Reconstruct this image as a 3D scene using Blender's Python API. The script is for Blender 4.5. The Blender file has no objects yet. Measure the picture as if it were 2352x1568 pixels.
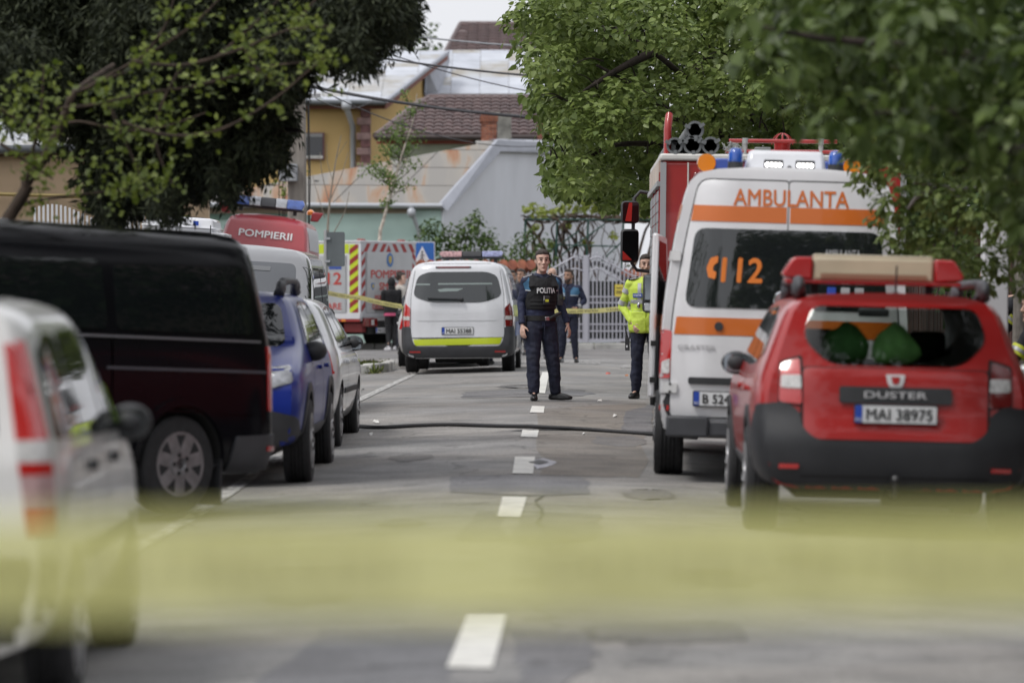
import bpy, bmesh, math, random
import numpy as np
from mathutils import Vector, Matrix, noise
from mathutils.bvhtree import BVHTree
from mathutils.interpolate import poly_3d_calc
R = math.radians
random.seed(7)
rng = np.random.default_rng(7)
SC = bpy.context.scene
COL = SC.collection

# ---------------------------------------------------------------- camera, sky, sun, exposure
CAM = Vector((0.38, 0.0, 1.45))
PITCH, YAW, FPX = 0.0106577, 0.0143, 8820.0
cd = bpy.data.cameras.new('camera'); cam = bpy.data.objects.new('camera', cd); COL.objects.link(cam)
cam.location = CAM; cam.rotation_euler = (math.pi/2 - PITCH, 0, YAW)
cd.lens = 135; cd.sensor_width = 36; cd.clip_start = 0.1; cd.clip_end = 2000
cd.dof.use_dof = True; cd.dof.focus_distance = 47.0; cd.dof.aperture_fstop = 2.3
SC.camera = cam
CM = cam.rotation_euler.to_matrix()

w = bpy.data.worlds.new("World"); SC.world = w; w.use_nodes = True
nt = w.node_tree; nt.nodes.clear()
wo = nt.nodes.new('ShaderNodeOutputWorld'); bg = nt.nodes.new('ShaderNodeBackground')
sky = nt.nodes.new('ShaderNodeTexSky'); sky.sky_type = 'NISHITA'; sky.sun_disc = False
sky.sun_elevation = R(58); sky.sun_rotation = R(235); sky.dust_density = 4.0; sky.air_density = 1.0
hs = nt.nodes.new('ShaderNodeHueSaturation'); hs.inputs['Saturation'].default_value = 0.16
mx = nt.nodes.new('ShaderNodeMixRGB'); mx.inputs[0].default_value = 0.72; mx.inputs[2].default_value = (7.2, 7.3, 7.7, 1)
# a cloud deck: soft broad clouds across the overcast
tcw = nt.nodes.new('ShaderNodeTexCoord'); nz = nt.nodes.new('ShaderNodeTexNoise'); nz.inputs['Scale'].default_value = 2.2
nz.inputs['Detail'].default_value = 4
mrw = nt.nodes.new('ShaderNodeMapRange'); mrw.inputs['From Min'].default_value = .3; mrw.inputs['From Max'].default_value = .7
mrw.inputs['To Min'].default_value = .86; mrw.inputs['To Max'].default_value = 1.08
mul = nt.nodes.new('ShaderNodeMixRGB'); mul.blend_type = 'MULTIPLY'; mul.inputs[0].default_value = 1
nt.links.new(sky.outputs[0], hs.inputs['Color']); nt.links.new(hs.outputs[0], mx.inputs[1])
nt.links.new(tcw.outputs['Generated'], nz.inputs['Vector']); nt.links.new(nz.outputs[0], mrw.inputs['Value'])
nt.links.new(mx.outputs[0], mul.inputs[1]); nt.links.new(mrw.outputs[0], mul.inputs[2])
nt.links.new(mul.outputs[0], bg.inputs['Color']); bg.inputs['Strength'].default_value = 0.106
nt.links.new(bg.outputs[0], wo.inputs['Surface'])

sl = bpy.data.lights.new('sun', 'SUN'); sl.energy = 1.05; sl.angle = R(12); sl.color = (1.0, 0.965, 0.92)
so = bpy.data.objects.new('sun', sl); COL.objects.link(so)
_sd = Vector((-0.43, -0.30, 0.85))           # towards the sun
so.rotation_euler = _sd.to_track_quat('Z', 'Y').to_euler(); so.location = (0, 0, 60)

SC.view_settings.view_transform = 'Standard'
try: SC.view_settings.look = 'None'
except Exception: pass
SC.view_settings.exposure = 0.55; SC.view_settings.gamma = 1.0; SC.view_settings.use_curve_mapping = False
SC.cycles.max_bounces = 7; SC.cycles.transparent_max_bounces = 12; SC.cycles.caustics_reflective = False; SC.cycles.caustics_refractive = False

# ---------------------------------------------------------------- helpers
def P(u, v, Z):
    """world point seen at photograph position (u, v) of 2352 x 1568, Z metres along the lens axis"""
    return CAM + CM @ Vector(((u-1176)/FPX*Z, (784-v)/FPX*Z, -Z))

def sstep(a, b, t):
    t = min(1, max(0, (t-a)/(b-a))); return t*t*(3-2*t)

def G(x, y):
    """height of the street: crowned, rising gently towards the crossing"""
    crown = -0.03*min(abs(x), 3.7)*(1-sstep(70, 76, y))
    return crown + 0.27*sstep(26, 47, y) + 0.09*sstep(70, 92, y)

MATS = {}
def M(name, col, rough=.5, metal=0., coat=0., vary=0., vscale=3., bump=0., bscale=40., spec=.5, emis=0., trans=0., col2=None, stretch=None, vdet=5.):
    if name in MATS: return MATS[name]
    m = bpy.data.materials.new(name); m.use_nodes = True; MATS[name] = m
    n = m.node_tree; b = n.nodes['Principled BSDF']
    b.inputs['Base Color'].default_value = (*col, 1); b.inputs['Roughness'].default_value = rough
    b.inputs['Metallic'].default_value = metal; b.inputs['Coat Weight'].default_value = coat
    b.inputs['Coat Roughness'].default_value = .04
    b.inputs['Specular IOR Level'].default_value = spec
    if emis: b.inputs['Emission Color'].default_value = (*col, 1); b.inputs['Emission Strength'].default_value = emis
    if trans: b.inputs['Transmission Weight'].default_value = trans
    if vary or bump or col2:
        tc = n.nodes.new('ShaderNodeTexCoord'); src = tc.outputs['Object']
        if stretch:
            mp = n.nodes.new('ShaderNodeMapping'); mp.inputs['Scale'].default_value = stretch
            n.links.new(src, mp.inputs[0]); src = mp.outputs[0]
        if vary or col2:
            t = n.nodes.new('ShaderNodeTexNoise'); t.inputs['Scale'].default_value = vscale; t.inputs['Detail'].default_value = vdet
            n.links.new(src, t.inputs['Vector'])
            r = n.nodes.new('ShaderNodeValToRGB'); r.color_ramp.elements[0].position = .36; r.color_ramp.elements[1].position = .64
            c2 = col2 if col2 else tuple(min(1, c*(1+vary)) for c in col); c1 = tuple(c*(1-vary) for c in col)
            r.color_ramp.elements[0].color = (*c1, 1); r.color_ramp.elements[1].color = (*c2, 1)
            n.links.new(t.outputs[0], r.inputs[0]); n.links.new(r.outputs[0], b.inputs['Base Color'])
        if bump:
            t2 = n.nodes.new('ShaderNodeTexNoise'); t2.inputs['Scale'].default_value = bscale; t2.inputs['Detail'].default_value = 6
            n.links.new(src, t2.inputs['Vector'])
            bp = n.nodes.new('ShaderNodeBump'); bp.inputs['Strength'].default_value = bump; bp.inputs['Distance'].default_value = .02
            n.links.new(t2.outputs[0], bp.inputs['Height']); n.links.new(bp.outputs[0], b.inputs['Normal'])
    return m

def paint(name, col, rough=.28, coat=.8, metal=0., dirt=.05, spec=.5):
    """car paint with a little road film"""
    return M(name, col, rough, metal, coat, vary=dirt, vscale=2.5, spec=spec)

def glass(name, tint=(.5, .55, .55), through=.6):
    if name in MATS: return MATS[name]
    m = bpy.data.materials.new(name); m.use_nodes = True; MATS[name] = m
    n = m.node_tree; n.nodes.clear(); o = n.nodes.new('ShaderNodeOutputMaterial')
    tr = n.nodes.new('ShaderNodeBsdfTransparent'); tr.inputs[0].default_value = (*[c*through for c in tint], 1)
    gl = n.nodes.new('ShaderNodeBsdfGlossy'); gl.inputs['Roughness'].default_value = .02
    fr = n.nodes.new('ShaderNodeFresnel'); fr.inputs[0].default_value = 1.5
    mxs = n.nodes.new('ShaderNodeMixShader')
    n.links.new(fr.outputs[0], mxs.inputs[0]); n.links.new(tr.outputs[0], mxs.inputs[1]); n.links.new(gl.outputs[0], mxs.inputs[2])
    n.links.new(mxs.outputs[0], o.inputs[0]); return m

def leafmat(name, c1, c2, c3=None, transl=.3, rough=.45):
    if name in MATS: return MATS[name]
    m = bpy.data.materials.new(name); m.use_nodes = True; MATS[name] = m
    n = m.node_tree; b = n.nodes['Principled BSDF']; o = n.nodes['Material Output']
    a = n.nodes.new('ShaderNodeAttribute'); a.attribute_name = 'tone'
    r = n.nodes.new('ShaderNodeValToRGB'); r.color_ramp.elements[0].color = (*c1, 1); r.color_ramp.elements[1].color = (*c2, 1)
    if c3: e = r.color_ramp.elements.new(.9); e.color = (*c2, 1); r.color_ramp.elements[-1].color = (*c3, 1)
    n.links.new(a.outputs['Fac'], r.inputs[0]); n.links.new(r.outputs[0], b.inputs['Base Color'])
    b.inputs['Roughness'].default_value = rough; b.inputs['Specular IOR Level'].default_value = .35
    t = n.nodes.new('ShaderNodeBsdfTranslucent'); n.links.new(r.outputs[0], t.inputs[0])
    ms = n.nodes.new('ShaderNodeMixShader'); ms.inputs[0].default_value = transl
    n.links.new(b.outputs[0], ms.inputs[1]); n.links.new(t.outputs[0], ms.inputs[2]); n.links.new(ms.outputs[0], o.inputs[0])
    return m

def tag(o, label=None, cat=None, group=None, kind=None):
    if label: o['label'] = label
    if cat: o['category'] = cat
    if group: o['group'] = group
    if kind: o['kind'] = kind
    return o

def root(name, label, cat, loc=(0, 0, 0), rz=0., group=None, rot=None, kind=None):
    o = bpy.data.objects.new(name, None); COL.objects.link(o); o.empty_display_size = .1
    o.location = loc; o.rotation_euler = rot if rot else (0, 0, rz)
    return tag(o, label, cat, group, kind)

def mesh_obj(name, me, mat=None, parent=None, smooth=None):
    o = bpy.data.objects.new(name, me); COL.objects.link(o)
    if mat is not None:
        me.materials.clear()
        for m_ in (mat if isinstance(mat, (list, tuple)) else [mat]): me.materials.append(m_)
    if parent is not None: o.parent = parent
    if smooth is not None and len(me.polygons):
        me.shade_smooth()
        if smooth < 180: me.set_sharp_from_angle(angle=R(smooth))
    return o

def copy_tree(o, parent=None):
    c = o.copy(); COL.objects.link(c)
    if parent is not None: c.parent = parent
    for ch in [x for x in o.children]: copy_tree(ch, c)
    return c

WORK = bpy.data.scenes.new('work')        # a workbench scene: shapes are evaluated there, apart from the street
def evaluated(o, *more):
    for q in (o,)+more:
        if q.name not in WORK.collection.objects: WORK.collection.objects.link(q)
    vl = WORK.view_layers[0]; vl.update(); dg = vl.depsgraph; dg.update()
    return bpy.data.meshes.new_from_object(o.evaluated_get(dg))

class MB:
    """collects shapes into one mesh"""
    def __init__(s): s.v = []; s.f = []
    def add(s, vs, fs):
        k = len(s.v); s.v += [tuple(x) for x in vs]; s.f += [tuple(i+k for i in f) for f in fs]; return s
    def box(s, c, d, M_=None, taper=(1, 1), shear=(0, 0)):
        x, y, z = d[0]/2, d[1]/2, d[2]/2
        vs = [Vector((sx*x*(taper[0] if sz > 0 else 1)+(shear[0] if sz > 0 else 0), sy*y*(taper[1] if sz > 0 else 1)+(shear[1] if sz > 0 else 0), sz*z)) for sz in (-1, 1) for sx, sy in ((-1, -1), (1, -1), (1, 1), (-1, 1))]
        if M_ is not None: vs = [M_ @ q for q in vs]
        vs = [q+Vector(c) for q in vs]
        return s.add(vs, [(3, 2, 1, 0), (4, 5, 6, 7), (0, 1, 5, 4), (1, 2, 6, 5), (2, 3, 7, 6), (3, 0, 4, 7)])
    def bar(s, a, b, wx, wy=None):
        """square bar between two points"""
        a, b = Vector(a), Vector(b); wy = wy or wx
        q = (b-a).to_track_quat('Z', 'Y').to_matrix()
        return s.box((a+b)/2, (wx, wy, (b-a).length), q)
    def tube(s, pts, r, n=8, cap=True, flat=None):
        pts = [Vector(p) for p in pts]; rs = r if isinstance(r, (list, tuple)) else [r]*len(pts)
        rings = []; up = None
        for i, p in enumerate(pts):
            t = (pts[min(i+1, len(pts)-1)] - pts[max(i-1, 0)]).normalized()
            if up is None: up = Vector((0, 0, 1)) if abs(t.z) < .9 else Vector((0, 1, 0))
            x = t.cross(up).normalized(); y = x.cross(t).normalized(); up = y
            k = rs[i]; rx, ry = (k if isinstance(k, (list, tuple)) else (k, k))
            rings.append([p + x*math.cos(a)*rx + y*math.sin(a)*ry for a in [2*math.pi*j/n for j in range(n)]])
        return s.rings(rings, cap)
    def rings(s, rings, cap=True):
        n = len(rings[0]); vs = [p for r_ in rings for p in r_]; fs = []
        for i in range(len(rings)-1):
            for j in range(n):
                a, b = i*n+j, i*n+(j+1) % n; fs.append((a, b, b+n, a+n))
        if cap: fs.append(tuple(range(n))[::-1]); fs.append(tuple((len(rings)-1)*n+j for j in range(n)))
        return s.add(vs, fs)
    def erings(s, L, n=16):
        """stack of ellipses (cx, cy, z, rx, ry)"""
        return s.rings([[Vector((c[0]+math.cos(a)*c[3], c[1]+math.sin(a)*c[4], c[2])) for a in [2*math.pi*j/n for j in range(n)]] for c in L])
    def ell(s, c, r, n=12, m=8, M_=None):
        c = Vector(c); rings = []
        for i in range(m+1):
            ph = -math.pi/2 + math.pi*i/m; k = max(.02, math.cos(ph))
            q = [Vector((r[0]*k*math.cos(a), r[1]*k*math.sin(a), r[2]*math.sin(ph))) for a in [2*math.pi*j/n for j in range(n)]]
            rings.append([c + (M_ @ p if M_ is not None else p) for p in q])
        return s.rings(rings)
    def lathe(s, prof, c=(0, 0, 0), axis='z', n=24, cap=True):
        c = Vector(c); rings = []
        for r_, h in prof:
            ring = []
            for j in range(n):
                a = 2*math.pi*j/n; x, y = r_*math.cos(a), r_*math.sin(a)
                ring.append(c + (Vector((x, y, h)) if axis == 'z' else Vector((h, x, y)) if axis == 'x' else Vector((y, h, x))))
            rings.append(ring)
        return s.rings(rings, cap)
    def prism(s, poly, axis, a, b):
        f = {'x': lambda p, t: (t, p[0], p[1]), 'y': lambda p, t: (p[0], t, p[1]), 'z': lambda p, t: (p[0], p[1], t)}[axis]
        n = len(poly)
        return s.add([f(p, a) for p in poly]+[f(p, b) for p in poly],
                     [tuple(range(n))[::-1], tuple(range(n, 2*n))]+[(i, (i+1) % n, (i+1) % n+n, i+n) for i in range(n)])
    def slab(s, poly, d):
        """planar 3D polygon given thickness d (vector)"""
        n = len(poly); d = Vector(d); poly = [Vector(p) for p in poly]
        return s.add(poly+[p+d for p in poly], [tuple(range(n))[::-1], tuple(range(n, 2*n))]+[(i, (i+1) % n, (i+1) % n+n, i+n) for i in range(n)])
    def mesh(s, name='m'):
        me = bpy.data.meshes.new(name); me.from_pydata(s.v, [], s.f)
        bm = bmesh.new(); bm.from_mesh(me); bmesh.ops.recalc_face_normals(bm, faces=bm.faces); bm.to_mesh(me); bm.free()
        return me
    def build(s, name, mat, parent=None, smooth=None, bevel=0., seg=2, sub=0, label=None):
        o = mesh_obj(name, s.mesh(name), mat, parent, smooth)
        if bevel:
            b = o.modifiers.new('b', 'BEVEL'); b.width = bevel; b.segments = seg; b.limit_method = 'ANGLE'; b.angle_limit = R(35)
            o.data.shade_smooth(); o.data.set_sharp_from_angle(angle=R(50)); b.harden_normals = False
        if sub: q = o.modifiers.new('s', 'SUBSURF'); q.levels = sub; q.render_levels = sub; o.data.shade_smooth()
        if label: o['label'] = label
        return o

def rpoly(pts, r, n=4):
    """polygon with rounded corners (r a number or one per corner)"""
    out = []; k = len(pts)
    for i in range(k):
        p = Vector(pts[i]); a = Vector(pts[i-1]); b = Vector(pts[(i+1) % k]); rr = r[i] if isinstance(r, (list, tuple)) else r
        da, db = (a-p), (b-p); t = min(rr, da.length*.48, db.length*.48)
        if t < 1e-4: out.append(tuple(p)); continue
        p0, p1 = p+da.normalized()*t, p+db.normalized()*t
        for j in range(n+1):
            s_ = j/n; out.append(tuple(p0*(1-s_)**2 + p*2*s_*(1-s_) + p1*s_*s_))
    return out
def rrect(x0, z0, x1, z1, r=.03, n=4): return rpoly([(x0, z0), (x1, z0), (x1, z1), (x0, z1)], r, n)
def flipx(poly): return [(-p[0], p[1]) for p in poly][::-1]

_AX = {'-y': (Vector((0, 1, 0)), lambda a, b: Vector((a, -20, b))), '+y': (Vector((0, -1, 0)), lambda a, b: Vector((a, 20, b))),
       '-x': (Vector((1, 0, 0)), lambda a, b: Vector((-20, a, b))), '+x': (Vector((-1, 0, 0)), lambda a, b: Vector((20, a, b))),
       '+z': (Vector((0, 0, -1)), lambda a, b: Vector((a, b, 20)))}
def _project(bm, bvh, axis, off, thick, skirt=True, lim=.3):
    d, f = _AX[axis]; dep = []
    for v_ in bm.verts:
        h, n_, i_, _ = bvh.ray_cast(f(v_.co.x, v_.co.y), d)
        if h is not None: dep.append(h.dot(d))
    near = min(dep) if dep else 0.; shape = SHAPES.get(id(bvh)); norms = {}
    for v_ in bm.verts:
        o = f(v_.co.x, v_.co.y); h, n_, i_, _ = bvh.ray_cast(o, d)
        if h is None or h.dot(d) > near+lim:
            h, n_, i_, _ = bvh.find_nearest(o + d*(near+lim*.6-o.dot(d)))
        if n_.dot(d) > 0: n_ = -n_
        if shape:
            pv = shape[1][i_]; ww = poly_3d_calc([shape[0][q][0] for q in pv], h); sn = sum((shape[0][q][1]*w_ for q, w_ in zip(pv, ww)), Vector()).normalized(); n_ = sn if sn.dot(d) < 0 else n_
        norms[v_.index] = n_.copy()
        v_.co = h + (n_*.5 - d*.5)*(off+v_.co.z)
    if skirt and thick:
        be = [e for e in bm.edges if e.is_boundary]
        r_ = bmesh.ops.extrude_edge_only(bm, edges=be)
        for g in r_['geom']:
            if isinstance(g, bmesh.types.BMVert): g.co += d*thick
    bmesh.ops.recalc_face_normals(bm, faces=bm.faces)
    return norms
SHAPES = {}
def panel(name, bvh, poly, axis, mat, parent, off=.006, thick=.012, res=.12, smooth=40, label=None, lim=None):
    bm = bmesh.new(); bm.faces.new([bm.verts.new((p[0], p[1], 0)) for p in poly])
    bmesh.ops.triangulate(bm, faces=bm.faces)
    for _ in range(6):
        le = [e for e in bm.edges if e.calc_length() > res]
        if not le: break
        bmesh.ops.subdivide_edges(bm, edges=le, cuts=1); bmesh.ops.triangulate(bm, faces=bm.faces)
    bm.verts.index_update(); norms = _project(bm, bvh, axis, off, thick, True, lim or (.09 if axis in ('-y', '+y') and name in ('tail_light', 'lamp_lens', 'lower_corner', 'reflector', 'hinge', 'reverse_lens', 'indicator_lens') else 1.6))
    top = {v_.index for v_ in bm.verts if v_.index in norms and 0 <= v_.index}; bm.verts.index_update()
    me = bpy.data.meshes.new(name); bm.to_mesh(me); bm.free()
    o = mesh_obj(name, me, mat, parent, smooth)
    if id(bvh) in SHAPES:
        d = _AX[axis][0]; k = len(norms); cn = []
        for p_ in me.polygons:
            flat_ = all(i < k for i in p_.vertices)
            for i in p_.vertices: cn.append(norms[i] if flat_ else p_.normal)
        me.normals_split_custom_set(cn)
    if label: o['label'] = label
    return o

_TC = {}
def text_bm(s, h, sx=1., bold=0., slant=0., sp=1.):
    """2D letters, cap height h, centred"""
    key = (s, sx, bold, slant, sp)
    if key not in _TC:
        c = bpy.data.curves.new('t', 'FONT'); c.body = s; c.size = 1; c.shear = slant; c.resolution_u = 3; c.space_character = sp
        o = bpy.data.objects.new('t', c); me = evaluated(o); bpy.data.objects.remove(o)
        vs = [v_.co.copy() for v_ in me.vertices]; fs = [tuple(p.vertices) for p in me.polygons]
        x0, x1 = min(v_.x for v_ in vs), max(v_.x for v_ in vs); y0, y1 = min(v_.y for v_ in vs), max(v_.y for v_ in vs)
        _TC[key] = ([((v_.x-(x0+x1)/2)*sx, v_.y-(y0+y1)/2) for v_ in vs], fs, y1-y0, (x1-x0)*sx)
    vs, fs, H, W = _TC[key]; k = h/H; n = len(vs); V, F = [], []
    for j, (dx, dy) in enumerate(((0, 0), (1, 0), (-1, 0), (0, .8), (0, -.8)) if bold else ((0, 0),)):
        V += [(a*k+dx*bold*h, b*k+dy*bold*h, j*.0009) for a, b in vs]; F += [tuple(i+j*n for i in f) for f in fs]
    return V, F, W*k
def text_on(name, bvh, s, h, c, axis, mat, parent, width=None, bold=.012, off=.011, mirror=False, slant=0., rot=0., sp=1., flip=False):
    vs, fs, W = text_bm(s, h, 1., bold, slant, sp); kx = (width/W) if width else 1.
    if mirror: kx = -kx
    bm = bmesh.new(); ca, sa = math.cos(rot), math.sin(rot); L = []
    for a, b, dz in vs:
        a *= kx; L.append(bm.verts.new((c[0]+a*ca-b*sa, c[1]+a*sa+b*ca, dz)))
    for f in fs:
        try: bm.faces.new([L[i] for i in f])
        except ValueError: pass
    if bvh is not None: _project(bm, bvh, axis, off, 0, False)
    me = bpy.data.meshes.new(name); bm.to_mesh(me); bm.free()
    return mesh_obj(name, me, mat, parent)
def text_flat(name, s, h, mtx, mat, parent=None, width=None, bold=.012, sp=1.):
    """letters on a flat plate: matrix maps (x right, y up, z out)"""
    vs, fs, W = text_bm(s, h, 1., bold, 0, sp); kx = (width/W) if width else 1.
    me = bpy.data.meshes.new(name); me.from_pydata([mtx @ Vector((a*kx, b, dz)) for a, b, dz in vs], [], fs)
    return mesh_obj(name, me, mat, parent)

# ---------------------------------------------------------------- the street
def asphalt(name, c, vary=.16, warm=.0):
    if name in MATS: return MATS[name]
    m = bpy.data.materials.new(name); m.use_nodes = True; MATS[name] = m
    n = m.node_tree; b = n.nodes['Principled BSDF']; b.inputs['Roughness'].default_value = .82; b.inputs['Specular IOR Level'].default_value = .35
    tc = n.nodes.new('ShaderNodeTexCoord')
    def noi(s, d=4, dist=0.):
        t = n.nodes.new('ShaderNodeTexNoise'); t.inputs['Scale'].default_value = s; t.inputs['Detail'].default_value = d; t.inputs['Distortion'].default_value = dist
        n.links.new(tc.outputs['Object'], t.inputs['Vector']); return t
    big, mid, fine = noi(.32, 5, .6), noi(2.2, 6), noi(55, 3)
    def rmp(t, a, b2, lo, hi):
        q = n.nodes.new('ShaderNodeMapRange'); q.inputs['From Min'].default_value = a; q.inputs['From Max'].default_value = b2
        q.inputs['To Min'].default_value = lo; q.inputs['To Max'].default_value = hi; n.links.new(t.outputs[0], q.inputs[0]); return q
    def mulv(a, b2):
        q = n.nodes.new('ShaderNodeMath'); q.operation = 'MULTIPLY'; n.links.new(a.outputs[0], q.inputs[0]); n.links.new(b2.outputs[0], q.inputs[1]); return q
    k = mulv(mulv(rmp(big, .35, .65, 1-vary, 1+vary), rmp(mid, .32, .68, .80, 1.16)), rmp(fine, .35, .65, .74, 1.28))
    # sealed cracks
    vo = n.nodes.new('ShaderNodeTexVoronoi'); vo.feature = 'DISTANCE_TO_EDGE'; vo.inputs['Scale'].default_value = .31
    wv = n.nodes.new('ShaderNodeVectorMath'); wv.operation = 'ADD'; ds = n.nodes.new('ShaderNodeTexNoise'); ds.inputs['Scale'].default_value = 1.4; ds.inputs['Detail'].default_value = 5
    n.links.new(tc.outputs['Object'], ds.inputs['Vector']); n.links.new(tc.outputs['Object'], wv.inputs[0]); n.links.new(ds.outputs['Color'], wv.inputs[1]); n.links.new(wv.outputs[0], vo.inputs['Vector'])
    k = mulv(k, rmp(vo, .0, .010, .58, 1.))
    sc = n.nodes.new('ShaderNodeVectorMath'); sc.operation = 'SCALE'; sc.inputs[0].default_value = c; n.links.new(k.outputs[0], sc.inputs['Scale'])
    tint = n.nodes.new('ShaderNodeMixRGB'); tint.blend_type = 'MULTIPLY'; tint.inputs[2].default_value = (1.04, .995, .945, 1)
    n.links.new(rmp(noi(.55, 3), .4, .6, 0, .8).outputs[0], tint.inputs[0]); n.links.new(sc.outputs[0], tint.inputs[1]); n.links.new(tint.outputs[0], b.inputs['Base Color'])
    bp = n.nodes.new('ShaderNodeBump'); bp.inputs['Strength'].default_value = .5; bp.inputs['Distance'].default_value = .006
    n.links.new(fine.outputs[0], bp.inputs['Height']); n.links.new(bp.outputs[0], b.inputs['Normal'])
    return m
ASPH = asphalt('asphalt', (.225, .221, .216)); ASPH2 = asphalt('asphalt_patch', (.155, .155, .162), .1); ASPH3 = asphalt('asphalt_side', (.165, .162, .162))
ASPH4 = asphalt('asphalt_new', (.158, .156, .158), .1)
GRASSSOIL = M('soil', (.075, .085, .035), .95, vary=.4, vscale=2.5, col2=(.13, .105, .07), bump=.6, bscale=30)
CONC = M('pavement_concrete', (.27, .26, .245), .9, vary=.18, vscale=1.5, bump=.3, bscale=60)
KERB = M('kerb_concrete', (.36, .355, .34), .9, vary=.2, vscale=4, bump=.4, bscale=40)
ROADPAINT = M('road_paint', (.66, .65, .61), .7, vary=.12, vscale=7, bump=.2, bscale=80)
def worn(name, lo, hi, base):
    m = M(name, base, .8); n = m.node_tree; b = n.nodes['Principled BSDF']
    tc = n.nodes.new('ShaderNodeTexCoord'); t = n.nodes.new('ShaderNodeTexNoise'); t.inputs['Scale'].default_value = 5; t.inputs['Detail'].default_value = 8
    mp = n.nodes.new('ShaderNodeMapping'); mp.inputs['Scale'].default_value = (3.5, .7, 1)
    n.links.new(tc.outputs['Object'], mp.inputs[0]); n.links.new(mp.outputs[0], t.inputs['Vector'])
    r = n.nodes.new('ShaderNodeValToRGB'); r.color_ramp.elements[0].position = lo; r.color_ramp.elements[1].position = hi
    r.color_ramp.elements[0].color = (.205, .198, .19, 1); r.color_ramp.elements[1].color = (*base, 1)
    n.links.new(t.outputs[0], r.inputs[0]); n.links.new(r.outputs[0], b.inputs['Base Color']); return m
WORN = worn('worn_paint', .40, .56, (.44, .435, .42)); WORN2 = worn('faint_paint', .5, .62, (.42, .41, .4))

def grid(name, x0, x1, y0, y1, nx, ny, hf, mat, kind='structure', smooth=180):
    vs = [(x0+(x1-x0)*i/nx, y0+(y1-y0)*j/ny) for j in range(ny+1) for i in range(nx+1)]
    me = bpy.data.meshes.new(name); me.from_pydata([(x, y, hf(x, y)) for x, y in vs], [], [(j*(nx+1)+i, j*(nx+1)+i+1, (j+1)*(nx+1)+i+1, (j+1)*(nx+1)+i) for j in range(ny) for i in range(nx)])
    return tag(mesh_obj(name, me, mat, None, smooth), kind=kind)
def GP(u, v):
    d = (P(u, v, 1)-CAM); t = 20.
    for _ in range(60):
        q = CAM+d*t; t += (q.z-G(q.x, q.y))/(-d.z)*.7
    q = CAM+d*t; return (q.x, q.y)
def decal(name, poly, lift, mat, parent=None, kind='structure', res=.8):
    bm = bmesh.new(); bm.faces.new([bm.verts.new((p[0], p[1], 0)) for p in poly]); bmesh.ops.triangulate(bm, faces=bm.faces)
    for _ in range(8):
        le = [e for e in bm.edges if e.calc_length() > res]
        if not le: break
        bmesh.ops.subdivide_edges(bm, edges=le, cuts=1); bmesh.ops.triangulate(bm, faces=bm.faces)
    for v_ in bm.verts: v_.co.z = G(v_.co.x, v_.co.y)+lift
    bmesh.ops.recalc_face_normals(bm, faces=bm.faces); me = bpy.data.meshes.new(name); bm.to_mesh(me); bm.free()
    o = mesh_obj(name, me, mat, parent, 180)
    if me.polygons and me.polygons[0].normal.z < 0: me.flip_normals()
    return tag(o, kind=kind) if parent is None else o

def soft(x, y): return G(max(-3.7, min(3.7, x)), y)
grid('ground', -900, 900, -60, 1500, 60, 60, lambda x, y: -.75 if abs(x) < 45 and y < 112 else .12, GRASSSOIL)
grid('verge_soil', -40, 40, -30, 110, 60, 120, lambda x, y: soft(x, y)-.05, GRASSSOIL)
road = grid('road', -3.7, 3.75, -25, 77, 16, 150, lambda x, y: G(x, y), ASPH)
grid('cross_street', -40, 40, 76.5, 87, 40, 14, lambda x, y: soft(x, y)+.003, ASPH3)
grid('far_pavement', -40, 40, 87.15, 90.2, 30, 4, lambda x, y: soft(x, y)+.1, CONC)
grid('pavement', 3.9, 7.5, -25, 76, 6, 60, lambda x, y: soft(x, y)+.1, CONC)
grid('footpath', -7, -3.85, -25, 58, 6, 60, lambda x, y: soft(x, y)+.1, CONC)
grid('junction_mouth', -12, -3.69, 71.5, 76.6, 8, 6, lambda x, y: soft(x, y)-.004, ASPH)

# kerb stones: one by one, under their kerb
def kerbline(label, pts, L=1.0, w=.15, h=.13, mats=(KERB,)):
    k = root('kerb', None, None, kind='structure')
    for a, b in zip(pts[:-1], pts[1:]):
        a, b = Vector(a), Vector(b); n = max(1, round((b-a).length/L)); ang = math.atan2((b-a).y, (b-a).x)
        for i in range(n):
            c = a.lerp(b, (i+.5)/n); l = (b-a).length/n - .014
            q = MB().box((0, 0, 0), (l, w, h+.1)); o = q.build('kerb_stone', mats[i % len(mats)], k, bevel=.02, seg=1)
            o.location = (c.x, c.y, soft(c.x, c.y)+h/2-.05+random.uniform(-.006, .006)); o.rotation_euler = (random.uniform(-.01, .01), 0, ang+random.uniform(-.012, .012))
    return k
kerbline('', [(3.82, 18), (3.82, 76)]); kerbline('', [(-3.77, 14), (-3.77, 56)]); kerbline('', [(-20, 87.07), (14, 87.07)])
KW = M('kerb_white', (.62, .61, .58), .85, vary=.2, vscale=6)
kerbline('', [(-3.75, 66.2), (-3.1, 66.6), (-2.85, 68), (-2.85, 70.4), (-3.3, 71.6), (-6, 72)], .8, .16, .17, (KW, KERB))

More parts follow.
